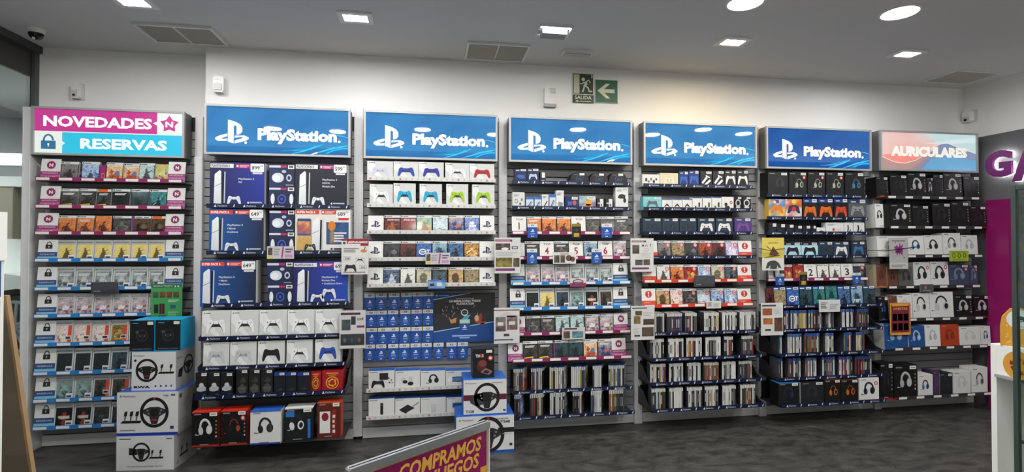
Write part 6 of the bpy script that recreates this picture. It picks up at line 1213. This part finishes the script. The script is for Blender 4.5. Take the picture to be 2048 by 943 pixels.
def f10(A, q): A.rect(0, 0, 1, q, 'd08c2c', L=0); A.rect(.06, q * .08, .94, q * .94, '7c1c34', L=1); A.rect(.1, q * .9, .9, q * .97, 'e4a43c', L=2); A.text('OFERTAS', .16, q * .78, .84, .1, 'e8b44c'); [A.noise(.12 + (k % 3) * .27, q * (.44 - .3 * (k // 3)), .34 + (k % 3) * .27, q * (.66 - .3 * (k // 3)), [['5c1c1c', 'a44c2c'], ['4c5c3c', 'b8a06c'], ['2c1c2c', '7c3c34']][k % 3], 3, 4, k) for k in range(6)]; A.rect(.06, 0, .94, q * .05, 'e4a43c', L=2)
def f11(A, q): A.rect(0, 0, 1, q, '3c9c54', L=0); A.rect(0, q * .9, 1, q, '2c6c44'); A.text('REGALO TARJETA', .08, q * .925, .7, .05, 'd4e8d4'); A.ell(.78, q * .93, .03, c='e8e8e8', L=3); A.ell(.88, q * .93, .03, c='e8e8e8', L=3); [A.noise(.06 + k * .22, q * .62, .24 + k * .22, q * .78, [['1c2c1c', '4c6c3c'], ['2c2c1c', '8c5c2c'], ['3c1c1c', 'a4442c'], ['1c1c1c', '6c5c3c']][k], 3, 4, k) for k in range(4)]; A.rect(.1, q * .2, .24, q * .44, '1a1416'); A.rect(.27, q * .18, .44, q * .46, '3c1420'); A.line([(.35, q * .19), (.35, q * .45)], .03, '8c1c2c', 4); A.rect(.62, q * .32, .8, q * .42, '1c5c6c'); A.bars(.55, q * .5, .92, q * .58, 2, 'b4dcb8'); A.rect(.24, q * .08, .48, q * .14, '1c3c24'); A.bars(.55, q * .1, .9, q * .26, 3, '8cc89c'); A.rect(.05, 0, .7, q * .05, '1c5ca4')
flyer((683, 477, 737, 548), -.168, 'repair flyer with red header and two gamepads on the post', f1, .16)
flyer((679, 620, 731, 696), -.236, 'white flyer with dark trading card pictures below the repair flyer', f2, .23)
flyer((989, 475, 1041, 546), -.14, 'white flyer with olive picture between second and third blue signs', f3, .13)
flyer((988, 615, 1039, 686), -.14, 'white flyer with two dark game covers', f4, .13)
flyer((1261, 476, 1307, 543), -.14, 'white flyer with purple footer between third and fourth blue signs', f5, .13)
flyer((1262, 611, 1309, 679), -.236, 'white flyer with brown pictures under the purple-footed flyer', f6, .23)
flyer((1522, 605, 1566, 670), -.27, 'white flyer with orange sunset pictures in the fifth blue bay', f7, .26)
flyer((1524, 475, 1568, 540), -.165, 'yellow poster with warrior above a white jacket picture', f8, .14)
flyer((1779, 475, 1816, 537), -.172, 'grey flyer with purple paint splat', f9, .025)
flyer((1780, 605, 1821, 669), -.17, 'orange and maroon offers flyer in the headphones bay', f10, .025)
flyer((302, 567, 364, 640), .045, 'large green promotional sheet above the cyan boxes', f11, .03)
def g1(A, q): A.rect(0, 0, 1, q, 'c8c4c8', L=0); A.noise(.04, q * .3, .2, q * .9, DK, 2, 3, 2); A.rect(.04, q * .05, .2, q * .25, 'd8c43c'); A.bars(.25, q * .3, .5, q * .9, 3, '9c9ca0'); A.line([(.55, q * .05), (.6, q * .95)], .06, 'a83c94', 3); A.bars(.68, q * .5, .96, q * .9, 2, '5c4c6c'); A.rect(.66, q * .1, .95, q * .35, 'c48cc0')
def g2(A, q): A.rect(0, 0, 1, q, 'dcdcda', L=0); A.bars(.3, q * .82, .7, q * .95, 1, '8a4c5c'); A.noise(.05, q * .1, .28, q * .75, DK, 3, 3, 2); A.noise(.32, q * .1, .52, q * .75, DK, 3, 3, 3); A.ell(.68, q * .5, .13, c='5c4438', L=3); A.ell(.85, q * .4, .11, c='6c3c3c', L=3)
def g3(A, q): A.rect(0, 0, 1, q, 'dcd4d8', L=0); A.rect(0, 0, 1, q * .45, '8c3460'); A.arc(.5, q * .6, .32, q * .25, .05, '6c2c54'); A.bars(.2, q * .5, .8, q * .7, 1, '4c3c48')
def g4(A, q): A.rect(0, 0, 1, q, 'd0d0d0', L=0); A.rect(.1, q * .82, .65, q * .94, '3c1c34'); A.noise(.06, q * .1, .34, q * .7, DK, 3, 3, 2); A.noise(.44, q * .12, .92, q * .66, ['2c4c54', '6c9ca4', '2c2c34'], 4, 3, 2)
def g5(A, q): A.rect(0, 0, 1, q, '2c3038', L=0); A.noise(.05, q * .15, .95, q * .85, ['20242c', '3c424c', '4c4450'], 5, 3, 2); A.bars(.1, q * .15, .35, q * .3, 1, '8c9094'); A.rect(0, q * .92, 1, q, '5c6068')
def g6(A, q): A.rect(0, 0, 1, q, 'd4d4d4', L=0); A.bars(.08, q * .3, .4, q * .85, 4, '6c7074'); A.bars(.5, q * .2, .92, q * .7, 3, 'a4a6a8')
def g7(A, q): A.rect(0, 0, 1, q, 'a4bc2c', L=0); [A.arc(.22 + k * .28, q * .55, .07, q * .2, .03, '2c3410', 3, 10) for k in range(3)]; A.bars(.1, q * .85, .9, q * .95, 1, '4c5c18'); A.bars(.15, q * .1, .8, q * .2, 1, '5c6c1c')
def g8(A, q): A.rect(0, 0, 1, q, '4c5054', L=0); A.ell(.4, q * .6, .1, c='b06c84', L=3); A.bars(.2, q * .2, .8, q * .35, 1, '9ca0a4')
def g9(A, q): A.rect(0, 0, 1, q, '2c6cb4', L=0); A.noise(.03, q * .1, .97, q * .9, ['1c4c94', '8cb8dc', '2c64ac'], 6, 3, 3); A.rect(.1, q * .3, .35, q * .6, '1c2c3c', L=3); A.rect(.5, q * .3, .8, q * .7, 'd0dce4', L=3)
LF = dict(stem=.008, name='leaflet', holder=False, group='small leaflets clipped on shelf fronts')
flyer((534, 492, 588, 517), -.135, 'small pale leaflet with purple stripe between the two large console packs', g1, **LF)
flyer((182, 563, 237, 586), .068, 'small black leaflet on the blue rail of the pink and cyan bay', g5, **LF)
flyer((851, 505, 900, 528), -.132, 'small pale leaflet with purple stripe, second blue sign bay', g1, **LF)
flyer((856, 559, 891, 577), -.132, 'small bright blue leaflet under the ink-figure game case', g9, **LF)
flyer((1106, 504, 1152, 527), -.132, 'small white leaflet with four round and square pictures', g2, **LF)
flyer((1140, 556, 1172, 573), -.132, 'small white and maroon leaflet on the blue rail', g3, **LF)
flyer((1124, 654, 1170, 678), -.132, 'small white leaflet with teal picture on magenta rail', g4, **LF)
flyer((1388, 550, 1430, 573), -.132, 'small dark leaflet on the red rail', g5, **LF)
flyer((1413, 601, 1442, 616), -.132, 'tiny white text leaflet on the lower red rail', g6, **LF)
flyer((1638, 599, 1680, 623), -.262, 'small white text leaflet on navy rail, fifth blue sign bay', g6, **LF)
flyer((1899, 501, 1937, 522), -.152, 'small lime green leaflet with three headsets', g7, **LF)
flyer((1840, 568, 1867, 584), -.132, 'tiny dark leaflet with pink dot in the headphones bay', g8, **LF)

# ------------------------------------------------------------------ big boxes stacked on the floor
def bigbox(name, label, px, Yf, zb, zt, depth, yaw, bg, topc, botc, sidec, front, side=None, m=.012, band_h=.0):
    a = atY(px[0], 800, Yf)[0]; b_ = atY(px[1], 800, Yf)[0]; w, h = b_ - a, zt - zb
    mb = MB().box(-w / 2, 0, 0, w / 2, depth, h, bg, top=topc, bottom=botc, right=sidec, left=sidec, back=sidec)
    mb.face([(-w / 2, -.0008, 0), (w / 2, -.0008, 0), (w / 2, -.0008, band_h), (-w / 2, -.0008, band_h)], botc) if band_h else None
    o = obj(name, mb.data(name), None, ((a + b_) / 2, Yf, zb)); o.rotation_euler = (0, 0, yaw); tag(o, label, 'box')
    A = Art(w, h); front(A, A.h); obj('front_print', A.data('front_print'), o)
    if side:
        A = Art(depth, h); side(A, A.h); me = A.data('side_print')
        for v in me.vertices: x, y, z = v.co; v.co = (w / 2 - y - .0006, x + depth / 2, z)
        obj('side_print', me, o)
    return o
def ps_head(A, q, t=None): d_logo(A, .06, q * .91, .022, '2c3038'); A.text('PlayStation', .1, q * .89, .3, .026, '4c5058')
def fr_pro(A, q): A.rect(0, 0, 1, q, 'dedfe0', L=0); A.rect(.05, q * .9, .25, q * .93, '5c6068'); d_wheel(A, .43, q * .53, .155, red=None); A.poly([(.22, q * .45), (.36, q * .45), (.36, q * .62), (.22, q * .66)], '26282c', 2); d_pedals(A, .69, q * .46, .13); A.text('Racing Wheel and Pedals for PC', .2, q * .1, .8, .022, '5c6068'); A.rect(.86, q * .9, .96, q * .93, '5c6068')
def sd_pro(A, q): A.rect(0, 0, 1, q, 'd4d5d6', L=0); d_pedals(A, .42, q * .4, .2); A.rect(.1, q * .1, .2, q * .18, '8c9094')
def fr_g(A, q): A.rect(0, 0, 1, q, 'dedfe0', L=0); ps_head(A, q); A.text('logi', .76, q * .9, .84, .03, '2c3038'); A.rect(.88, q * .9, .95, q * .94, '4c5058'); d_wheel(A, .61, q * .52, .235, red='b02c2c'); d_pedals(A, .23, q * .42, .17, 3); A.rect(.05, q * .1, .3, q * .13, '8a8e94'); A.rect(.87, q * .13, .93, q * .2, '2c3c8c')
def sd_g(A, q): A.rect(0, 0, 1, q, 'd4d5d6', L=0); A.bars(.08, q * .3, .5, q * .8, 8, 'a4a8ac', fill=.3); A.poly([(.6, q * .25), (.95, q * .2), (.95, q * .7), (.7, q * .75)], '1c1e22', 2); A.rect(.06, q * .82, .16, q * .92, '3c4048')
def fr_rwa(A, q): A.rect(0, 0, 1, q, 'dedfe0', L=0); ps_head(A, q); A.ell(.08, q * .78, .03, c='26282c', L=3); d_wheel(A, .34, q * .52, .25, c2='1f1f22', red='a02020'); d_pedals(A, .78, q * .55, .19); A.text('RWA', .05, q * .06, .42, .055, '26282c', bold=.05); [A.rect(.52 + k * .12, q * .08, .56 + k * .12, q * .13, '5c6068') for k in range(4)]
def sd_rwa(A, q): A.rect(0, 0, 1, q, 'd4d5d6', L=0); d_wheel(A, .66, q * .55, .26, c2='1f1f22', red='a02020'); A.poly([(.1, q * .3), (.3, q * .28), (.4, q * .55), (.15, q * .5)], '1c1c20', 3); A.text('RWA', .06, q * .78, .3, .06, '5c6068')
zt1 = atY(290, 858, -.28)[2]
M_B = 'bigbox'
Y1 = -.285; Y2 = -.27; Y3 = -.235; Y4 = -.20
z = [0, atY(290, 871, Y1)[2], atY(294, 783, Y2)[2], atY(308, 703, Y3)[2], atY(305, 640, Y4)[2]]
bigbox('steering_wheel_box', 'bottom white steering wheel box of the tall floor stack', (230, 352), Y1, 0, z[1], .25, -.10, 'dedfe0', '1f3c94', 'c8c9ca', 'd4d5d6', fr_pro, sd_pro)
bigbox('steering_wheel_box', 'middle white steering wheel box with large wheel and three pedals', (231, 359), Y2, z[1], z[2], .24, -.08, 'dedfe0', '2450a4', '1f3c94', 'd4d5d6', fr_g, sd_g, band_h=.015)
bigbox('steering_wheel_box', 'white steering wheel box directly under the two cyan boxes', (261, 353), Y3, z[2], z[3], .215, -.08, 'dedfe0', '2c86b8', '1f3c94', 'd4d5d6', fr_rwa, sd_rwa)
def fr_cy(A, q): A.rect(0, 0, 1, q, '0f1114', L=0); d_wheel(A, .5, q * .5, .24, c='2c2e32', c2='1e2024'); A.ell(.3, q * .62, .07, c='4a4c50', L=4); A.rect(.72, q * .86, .96, q * .96, 'e0e0de', L=4); A.rect(.1, q * .9, .35, q * .93, '3c90b0', L=4); A.text('DRIVING FORCE', .1, q * .05, .9, .045, '8a8e94')
bigbox('shifter_box', 'first black and cyan shifter box topping the tall stack', (258, 308), Y4, z[3], z[4], .18, -.05, '0f1114', '14a0d0', '14a0d0', '14a0d0', fr_cy)
bigbox('shifter_box', 'second black and cyan shifter box topping the tall stack', (310, 360.5), Y4, z[3], z[4], .18, -.05, '0f1114', '14a0d0', '14a0d0', '14a0d0', fr_cy)
def fr_t2(A, q): A.rect(0, 0, 1, q, 'dedfe0', L=0); ps_head(A, q); A.rect(.72, q * .54, 1, q * .67, '1c1c20'); A.rect(0, q * .44, .4, q * .54, '1c1c20'); d_wheel(A, .55, q * .5, .28, red='a02020'); A.text('THRUSTMASTER', .65, q * .89, .9, .024, '2c3038'); A.text('T248', .76, q * .8, .93, .04, '2c3038', bold=.03); A.rect(.92, q * .18, .97, q * .25, '2c3038'); A.bars(.8, q * .5, .97, q * .53, 1, 'b0b4b8')
def fr_t1(A, q): A.rect(0, 0, 1, q, 'dedfe0', L=0); ps_head(A, q); A.rect(0, q * .42, .25, q * .58, '5c1c34'); A.rect(.75, q * .42, 1, q * .58, '5c1c34'); A.poly([(.14, q * .45), (.3, q * .62), (.45, q * .62), (.45, q * .3), (.3, q * .25), (.16, q * .35)], '3c3e42', 2); d_wheel(A, .54, q * .5, .3, c2='26282c'); A.text('T128', .05, q * .08, .24, .06, '2c3038', bold=.03); A.rect(.92, q * .09, .98, q * .14, '2c3038'); A.text('THRUSTMASTER', .64, q * .89, .9, .024, '2c3038')
Yt = -.375; za = atY(970, 831, Yt)[2]; zb2 = atY(970, 759, Yt + .01)[2]
bigbox('steering_wheel_box', 'lower white and blue steering wheel box behind the magenta sign', (912.5, 1028), Yt, 0, za, .245, 0, 'dedfe0', '2464bc', '1f54ac', '2464bc', fr_t2, band_h=.02)
bigbox('steering_wheel_box', 'upper white and blue steering wheel box with maroon stripe', (927, 1013), Yt + .02, za, zb2, .22, 0, 'dedfe0', '2464bc', '1f54ac', '2464bc', fr_t1, band_h=.008)
def fr_th(A, q): A.rect(0, 0, 1, q, '121214', L=0); A.text('TH8S', .12, q * .72, .5, .13, 'e8e8ea', bold=.04); A.rect(.34, q * .71, .44, q * .83, 'b8342c', L=6); A.rect(.62, q * .86, .9, q * .96, 'dededc', L=4); A.ell(.82, q * .68, .12, c='c8322c', L=4); A.ell(.82, q * .68, .07, c='e8d8d4', L=5); A.ell(.4, q * .42, .24, q * .2, '4c2420', 2); A.ell(.45, q * .5, .2, q * .12, '7c3c34', 3); A.poly([(.35, q * .2), (.75, q * .1), (.92, q * .22), (.6, q * .34)], '9c7470', 3); A.poly([(.45, q * .2), (.7, q * .14), (.8, q * .22), (.6, q * .28)], '2c1c1c', 4)
bigbox('shifter_box', 'black shifter box standing on the upper blue and white box', (945.5, 988.5), Yt + .06, zb2, atY(967, 697, Yt + .06)[2], .12, .04, '121214', '2c2e34', '121214', '1a1a1e', fr_th)

# ------------------------------------------------------------------ magenta sign standing close to the camera
P0 = atZ(976, 840, .95); P1 = atZ(697, 936, .95)
L_ = math.hypot(P0[0] - P1[0], P0[1] - P1[1]); ang = math.atan2(P0[1] - P1[1], P0[0] - P1[0]); hs = .25
t = thing('counter_sign', 'magenta buy-back sign with silver edge reading COMPRAMOS JUEGOS', 'sign', (P1[0], P1[1], .95 - hs)); t.rotation_euler = (0, 0, ang)
MB().box(0, 0, 0, L_, .004, hs, 'f0f0f0').build('backing_board', mat('sign_board', 'c8c8c8', .5), t)
A = Art(L_, hs); q = A.h
A.rect(0, 0, 1, q, 'e8b060', L=0); A.rect(.004, 0, .984, q * .905, '8c1c5c', L=1); 
A.text('COMPRAMOS', .30, q * .745, .93, .088, 'e8b04c', L=4, bold=.03, slant=.12); A.text('JUEGOS', .53, q * .59, .91, .088, 'e8b04c', L=4, bold=.03, slant=.12); A.rect(.93, q * .5, .984, q * .565, 'dca840', L=2)
obj('sign_print', A.data('sign_print', FILM), t, (L_ / 2, 0, 0))
MB().box(-.002, -.007, hs * .925, L_ + .001, .011, hs, b=.004).build('top_rail', mat('brushed_edge', 'b4b6b8', .22, metal=.75), t)
MB().box(-.002, -.006, 0, .004, .008, hs * .93).build('side_rail', mat('clear_edge', 'd0d0d4', .2, metal=.2), t); MB().box(L_ - .003, -.006, 0, L_ + .001, .008, hs * .93).build('side_rail', mat('clear_edge', 'd0d0d4', .2, metal=.2), t)
pd_ = thing('display_pedestal', 'white pedestal carrying the magenta sign below the picture', 'pedestal', ((P0[0] + P1[0]) / 2, (P0[1] + P1[1]) / 2, 0)); pd_.rotation_euler = (0, 0, ang)
MB().box(-.2, -.12, 0, .2, .12, .68).build('body', M_WHITE, pd_); MB().box(-.21, -.13, .68, .21, .13, .6995).build('top', M_WHITE, pd_)

# ------------------------------------------------------------------ far side: rack edge and leaning wooden board
Yb = -1.35
a = atY(10, 590, Yb); b_ = atY(62, 943, Yb); zt = a[2]
slope = (b_[0] - a[0]) / (a[2] - b_[2]); xb = a[0] + slope * zt
t = thing('wooden_easel', 'tall wooden easel board with pale cut edge by the shop window', 'easel', (a[0], Yb, 0))
wd = mat('mdf_brown', '6e6150', .6, noise=.12, scale=6); we = mat('pale_wood_edge', '9a7d58', .55, noise=.1, scale=30)
MB().prism([(-.5, 0), (xb - a[0] - .006, 0), (-.006, zt), (-.16, zt)], 0, .018).build('board', wd, t)
MB().prism([(xb - a[0] - .006, 0), (xb - a[0] + .004, 0), (.004, zt), (-.006, zt)], -.001, .02).build('edge_strip', we, t)
MB().prism([(-.46, 0), (-.1, 0), (-.1, .3), (-.16, .42), (-.3, .5)], -.03, -.0015).build('foot_panel', mat('green_grey_panel', '4c5048', .6), t)
Yr = -1.75; a = atY(15, 430, Yr); zt = atY(15, 424, Yr)[2]; zm = atY(15, 520, Yr)[2]
t = thing('white_rack', 'white shop rack just inside the picture by the window', 'rack', (a[0], Yr, 0))
MB().box(-.4, -.3, zm, 0, 0, zt).build('header_panel', M_WHITE, t); x2 = atY(8, 560, Yr)[0] - a[0]
MB().box(x2 - .012, -.014, 0, x2, 0, zm - .0005).build('upright', M_WHITE, t)
MB().box(x2 - .012, -.3, 0, x2, -.286, zm - .0005).build('upright', M_WHITE, t)
zs = [.12, .35, .58, .81, atY(9, 592, Yr)[2]]
for z_ in zs: MB().box(x2 - .4, -.285, z_ - .014, -.001, -.0145, z_).build('shelf_board', M_WHITE, t)
for k, (c, d) in enumerate([('8c8c88', 'grey'), ('2c3c40', 'dark teal'), ('7c2c20', 'dark red'), ('3c4c50', 'dark slate')]):
    tag(MB().box(x2 - .16, -.26, zs[k] + .0005, x2 - .02, -.03, zs[k] + .16, c).build('boxed_item', CARD, None, (a[0], Yr, 0)), '%s boxed item on the white rack' % d, 'box', 'boxed items on the white rack')
tag(MB().box(x2 + .003, -.12, zs[4] + .0005, -.002, -.02, zs[4] + .12, '1f5c94').build('boxed_item', CARD, None, (a[0], Yr, 0)), 'blue boxed item on the top board of the white rack', 'box')

# ------------------------------------------------------------------ white counter, recycling board, glass showcase
K = atZ(1981, 693, .95); kx, ky = K[0], K[1]
t = thing('white_counter', 'white open-fronted counter beside the glass showcase', 'counter', (kx, ky, 0), None, -pi / 2)
MB().box(0, 0, 0, .022, .42, .945).build('side_board', M_WHITE, t); MB().box(0, 0, .945, 1.1, .42, .965).build('top', M_WHITE, t); MB().box(.0225, .4, 0, 1.1, .42, .9445).build('back_board', M_WHITE, t)
zf = atX(2000, 748, kx)[2]; MB().box(.0225, .0, zf, 1.1, .015, .9445).build('front_panel', M_WHITE, t); MB().box(.0225, -.012, zf - .012, 1.1, .0, zf - .001).build('edge_strip', M_ALU, t)
MB().box(.0225, .01, 0, 1.1, .4, .12).build('plinth', M_WHITE, t)
A = Art(.2, .14); q = A.h; A.ell(.44, q * .5, .3, c='e4a43c', L=1, n=24); d_recycle(A, .44, q * .5, .17, '8c2c1c', 3); A.rect(.72, q * .1, 1, q * .9, 'e4c070', L=2)
obj('recycling_emblem', A.data('recycling_emblem'), t, (.12, -.0005, (zf + .9445) / 2 - .07))
w = .3; A = Art(w, .16); q = A.h; P = [(0, 0), (.0, q * .5), (.02, q * .75), (.1, q * .97), (.2, q), (.3, q * .93), (.36, q * .8), (.5, q * .95), (.75, q), (1, q), (1, 0)]
tb = obj('counter_topper', MB().prism([((x - .5) * w, y * w) for x, y in P][::-1][::-1] if False else [((x - .5) * w, y * w) for x, y in reversed(P)], 0, .01, 'e0a030').data('counter_topper'), None, (kx + .10, ky - .15, .966)); tb.rotation_euler = (0, 0, -.8); tag(tb, 'yellow rounded topper with white disc standing on the white counter', 'sign')
A.poly(list(reversed(P)), 'e4a83c', 1); R = random.Random(2)
for k in range(60): A.ell(R.uniform(.04, .98), R.uniform(.04, q * .7), .012, c='f0cc80', L=2, n=6)
A.ell(.19, q * .7, .13, c='f0f0ee', L=3, n=20); d_logo(A, .19, q * .72, .06, '26282c', 4); A.rect(.13, q * .5, .25, q * .53, 'c4c4c4', L=4); A.text('RECICLA', .45, q * .45, .95, .1, 'b8641c', L=4)
obj('front_print', A.data('front_print'), tb)
tag(MB().box(0, -.5, 0, .03, 0, .032, '2454a8', top='c4ccd8').build('display_tray', CARD, None, (kx + .004, ky - .3, .966)), 'blue low tray along the white counter edge', 'tray')
t = thing('wire_basket', 'green wire shelf slanting inside the white counter', 'basket', (kx + .05, ky - .08, .0), None, -pi / 2); gw = mat('green_wire', '3c6c4c', .4, metal=.3)
for k in range(14): MB().tube([(0, .02 + k * .022, .25 + k * .02), (.5, .02 + k * .022, .25 + k * .02)], .0028, 6).build('wire', gw, t)
for x in (0, .25, .5): MB().tube([(x, .0, .235), (x, .33, .535)], .004, 6).build('rib', gw, t)
MB().box(-.004, -.006, .2, .504, .0, .25).build('front_strip', mat('basket_strip', 'a8b4a4', .5), t)
for x in (.01, .49): MB().box(x - .004, .0, .121, x + .004, .008, .24).build('leg', gw, t)
# showcase
S = atZ(2029, 371, 1.56); sx, sy = S[0], S[1]; gm = mat('green_steel', '46544f', .4, metal=.4)
t = thing('glass_showcase', 'glass showcase with dark green posts cut by the picture edge', 'showcase', (sx, sy, 0), None, -pi / 2); W_, D_ = .6, .42
for x in (0, W_):
    for y in (0, D_): MB().box(x - .006, y - .006 if y == 0 else y - .006, 0, x + .006, y + .006, 1.56).build('post', gm, t)
for zz in (.06, 1.548):
    m = MB(); m.box(.0065, -.005, zz, W_ - .0065, .005, zz + .012); m.box(.0065, D_ - .005, zz, W_ - .0065, D_ + .005, zz + .012); m.box(-.005, .0065, zz, .005, D_ - .0065, zz + .012); m.box(W_ - .005, .0065, zz, W_ + .005, D_ - .0065, zz + .012); m.build('rail', gm, t)
MB().box(-.001, .008, .075, .001, D_ - .008, 1.546).build('side_pane', M_GLASS, t); MB().box(.008, -.001, .075, W_ - .008, .001, 1.546).build('front_pane', M_GLASS, t)
MB().box(-.01, -.01, 0, W_ + .01, D_ + .01, .059).build('base', gm, t)
shz = [atX(2040, 634, sx)[2], atX(2040, 760, sx)[2], atX(2040, 880, sx)[2]]
for zz in shz: MB().box(.004, .004, zz - .008, W_ - .004, D_ - .004, zz).build('glass_shelf', mat('green_glass_edge', '8fb0a4', .1, trans=.6), t)
def fr_show(A, q): A.rect(0, 0, 1, q, 'd8d8d8', L=0); A.rect(0, q * .86, 1, q, '2c4ca0'); A.rect(0, q * .76, 1, q * .86, 'dcb03c'); A.rect(0, q * .55, 1, q * .76, '6c2c5c'); A.text('GRADE', .1, q * .61, .8, .08, 'd8b4cc'); A.ell(.5, q * .27, .3, q * .2, '2c3c5c', 3); A.ell(.5, q * .2, .26, q * .12, 'c86434', 4)
zc = shz[0] - .0; h0 = atX(2034, 503, sx + .05)[2] - shz[0]
for k in range(2):
    w = .15; o = obj('boxed_toy', MB().box(-w / 2, 0, 0, w / 2, .1, h0, 'd8d8d8', top='2c4ca0', left='a4a4a8').data('boxed_toy'), None, (sx + .05, sy - .1 - k * .18, shz[0] + .0005)); o.rotation_euler = (0, 0, -pi / 2)
    tag(o, 'blue, yellow and purple boxed toy inside the showcase, %s from its edge' % ORD[k], 'box', 'boxed toys in the showcase'); A = Art(w, h0); fr_show(A, A.h); obj('front_print', A.data('front_print'), o)
for k, (c, i) in enumerate([('6c2c5c', 1), ('b8a070', 2)]):
    o = obj('boxed_toy', MB().box(-.07, 0, 0, .07, .1, .16, c, top='dcb03c').data('boxed_toy'), None, (sx + .05, sy - .12, shz[i] + .0005)); o.rotation_euler = (0, 0, -pi / 2); tag(o, ['purple', 'tan'][k] + ' boxed toy on a lower showcase shelf', 'box')
    A = Art(.14, .16); A.rect(0, 0, 1, A.h, c, L=0); A.rect(0, A.h * .8, 1, A.h, 'dcb03c'); A.ell(.5, A.h * .4, .3, c='d0ccc4', L=2); obj('front_print', A.data('front_print'), o)
# cable looped between shelves
t = MB().tube([(2.50, -.18, 1.352), (2.58, -.2, 1.335), (2.66, -.19, 1.345), (2.72, -.18, 1.35)], .003, 6, '111').build('security_cable', M_BLACK); tag(t, 'short black security cable crossing the post between fourth and fifth blue signs', 'cable')
t = MB().tube([(3.50, -.13, 1.335), (3.6, -.2, 1.33), (3.72, -.21, 1.345), (3.88, -.2, 1.36)], .004, 6, '111').build('security_cable', M_BLACK); tag(t, 'black security cable crossing the post beside the splat flyer', 'cable')
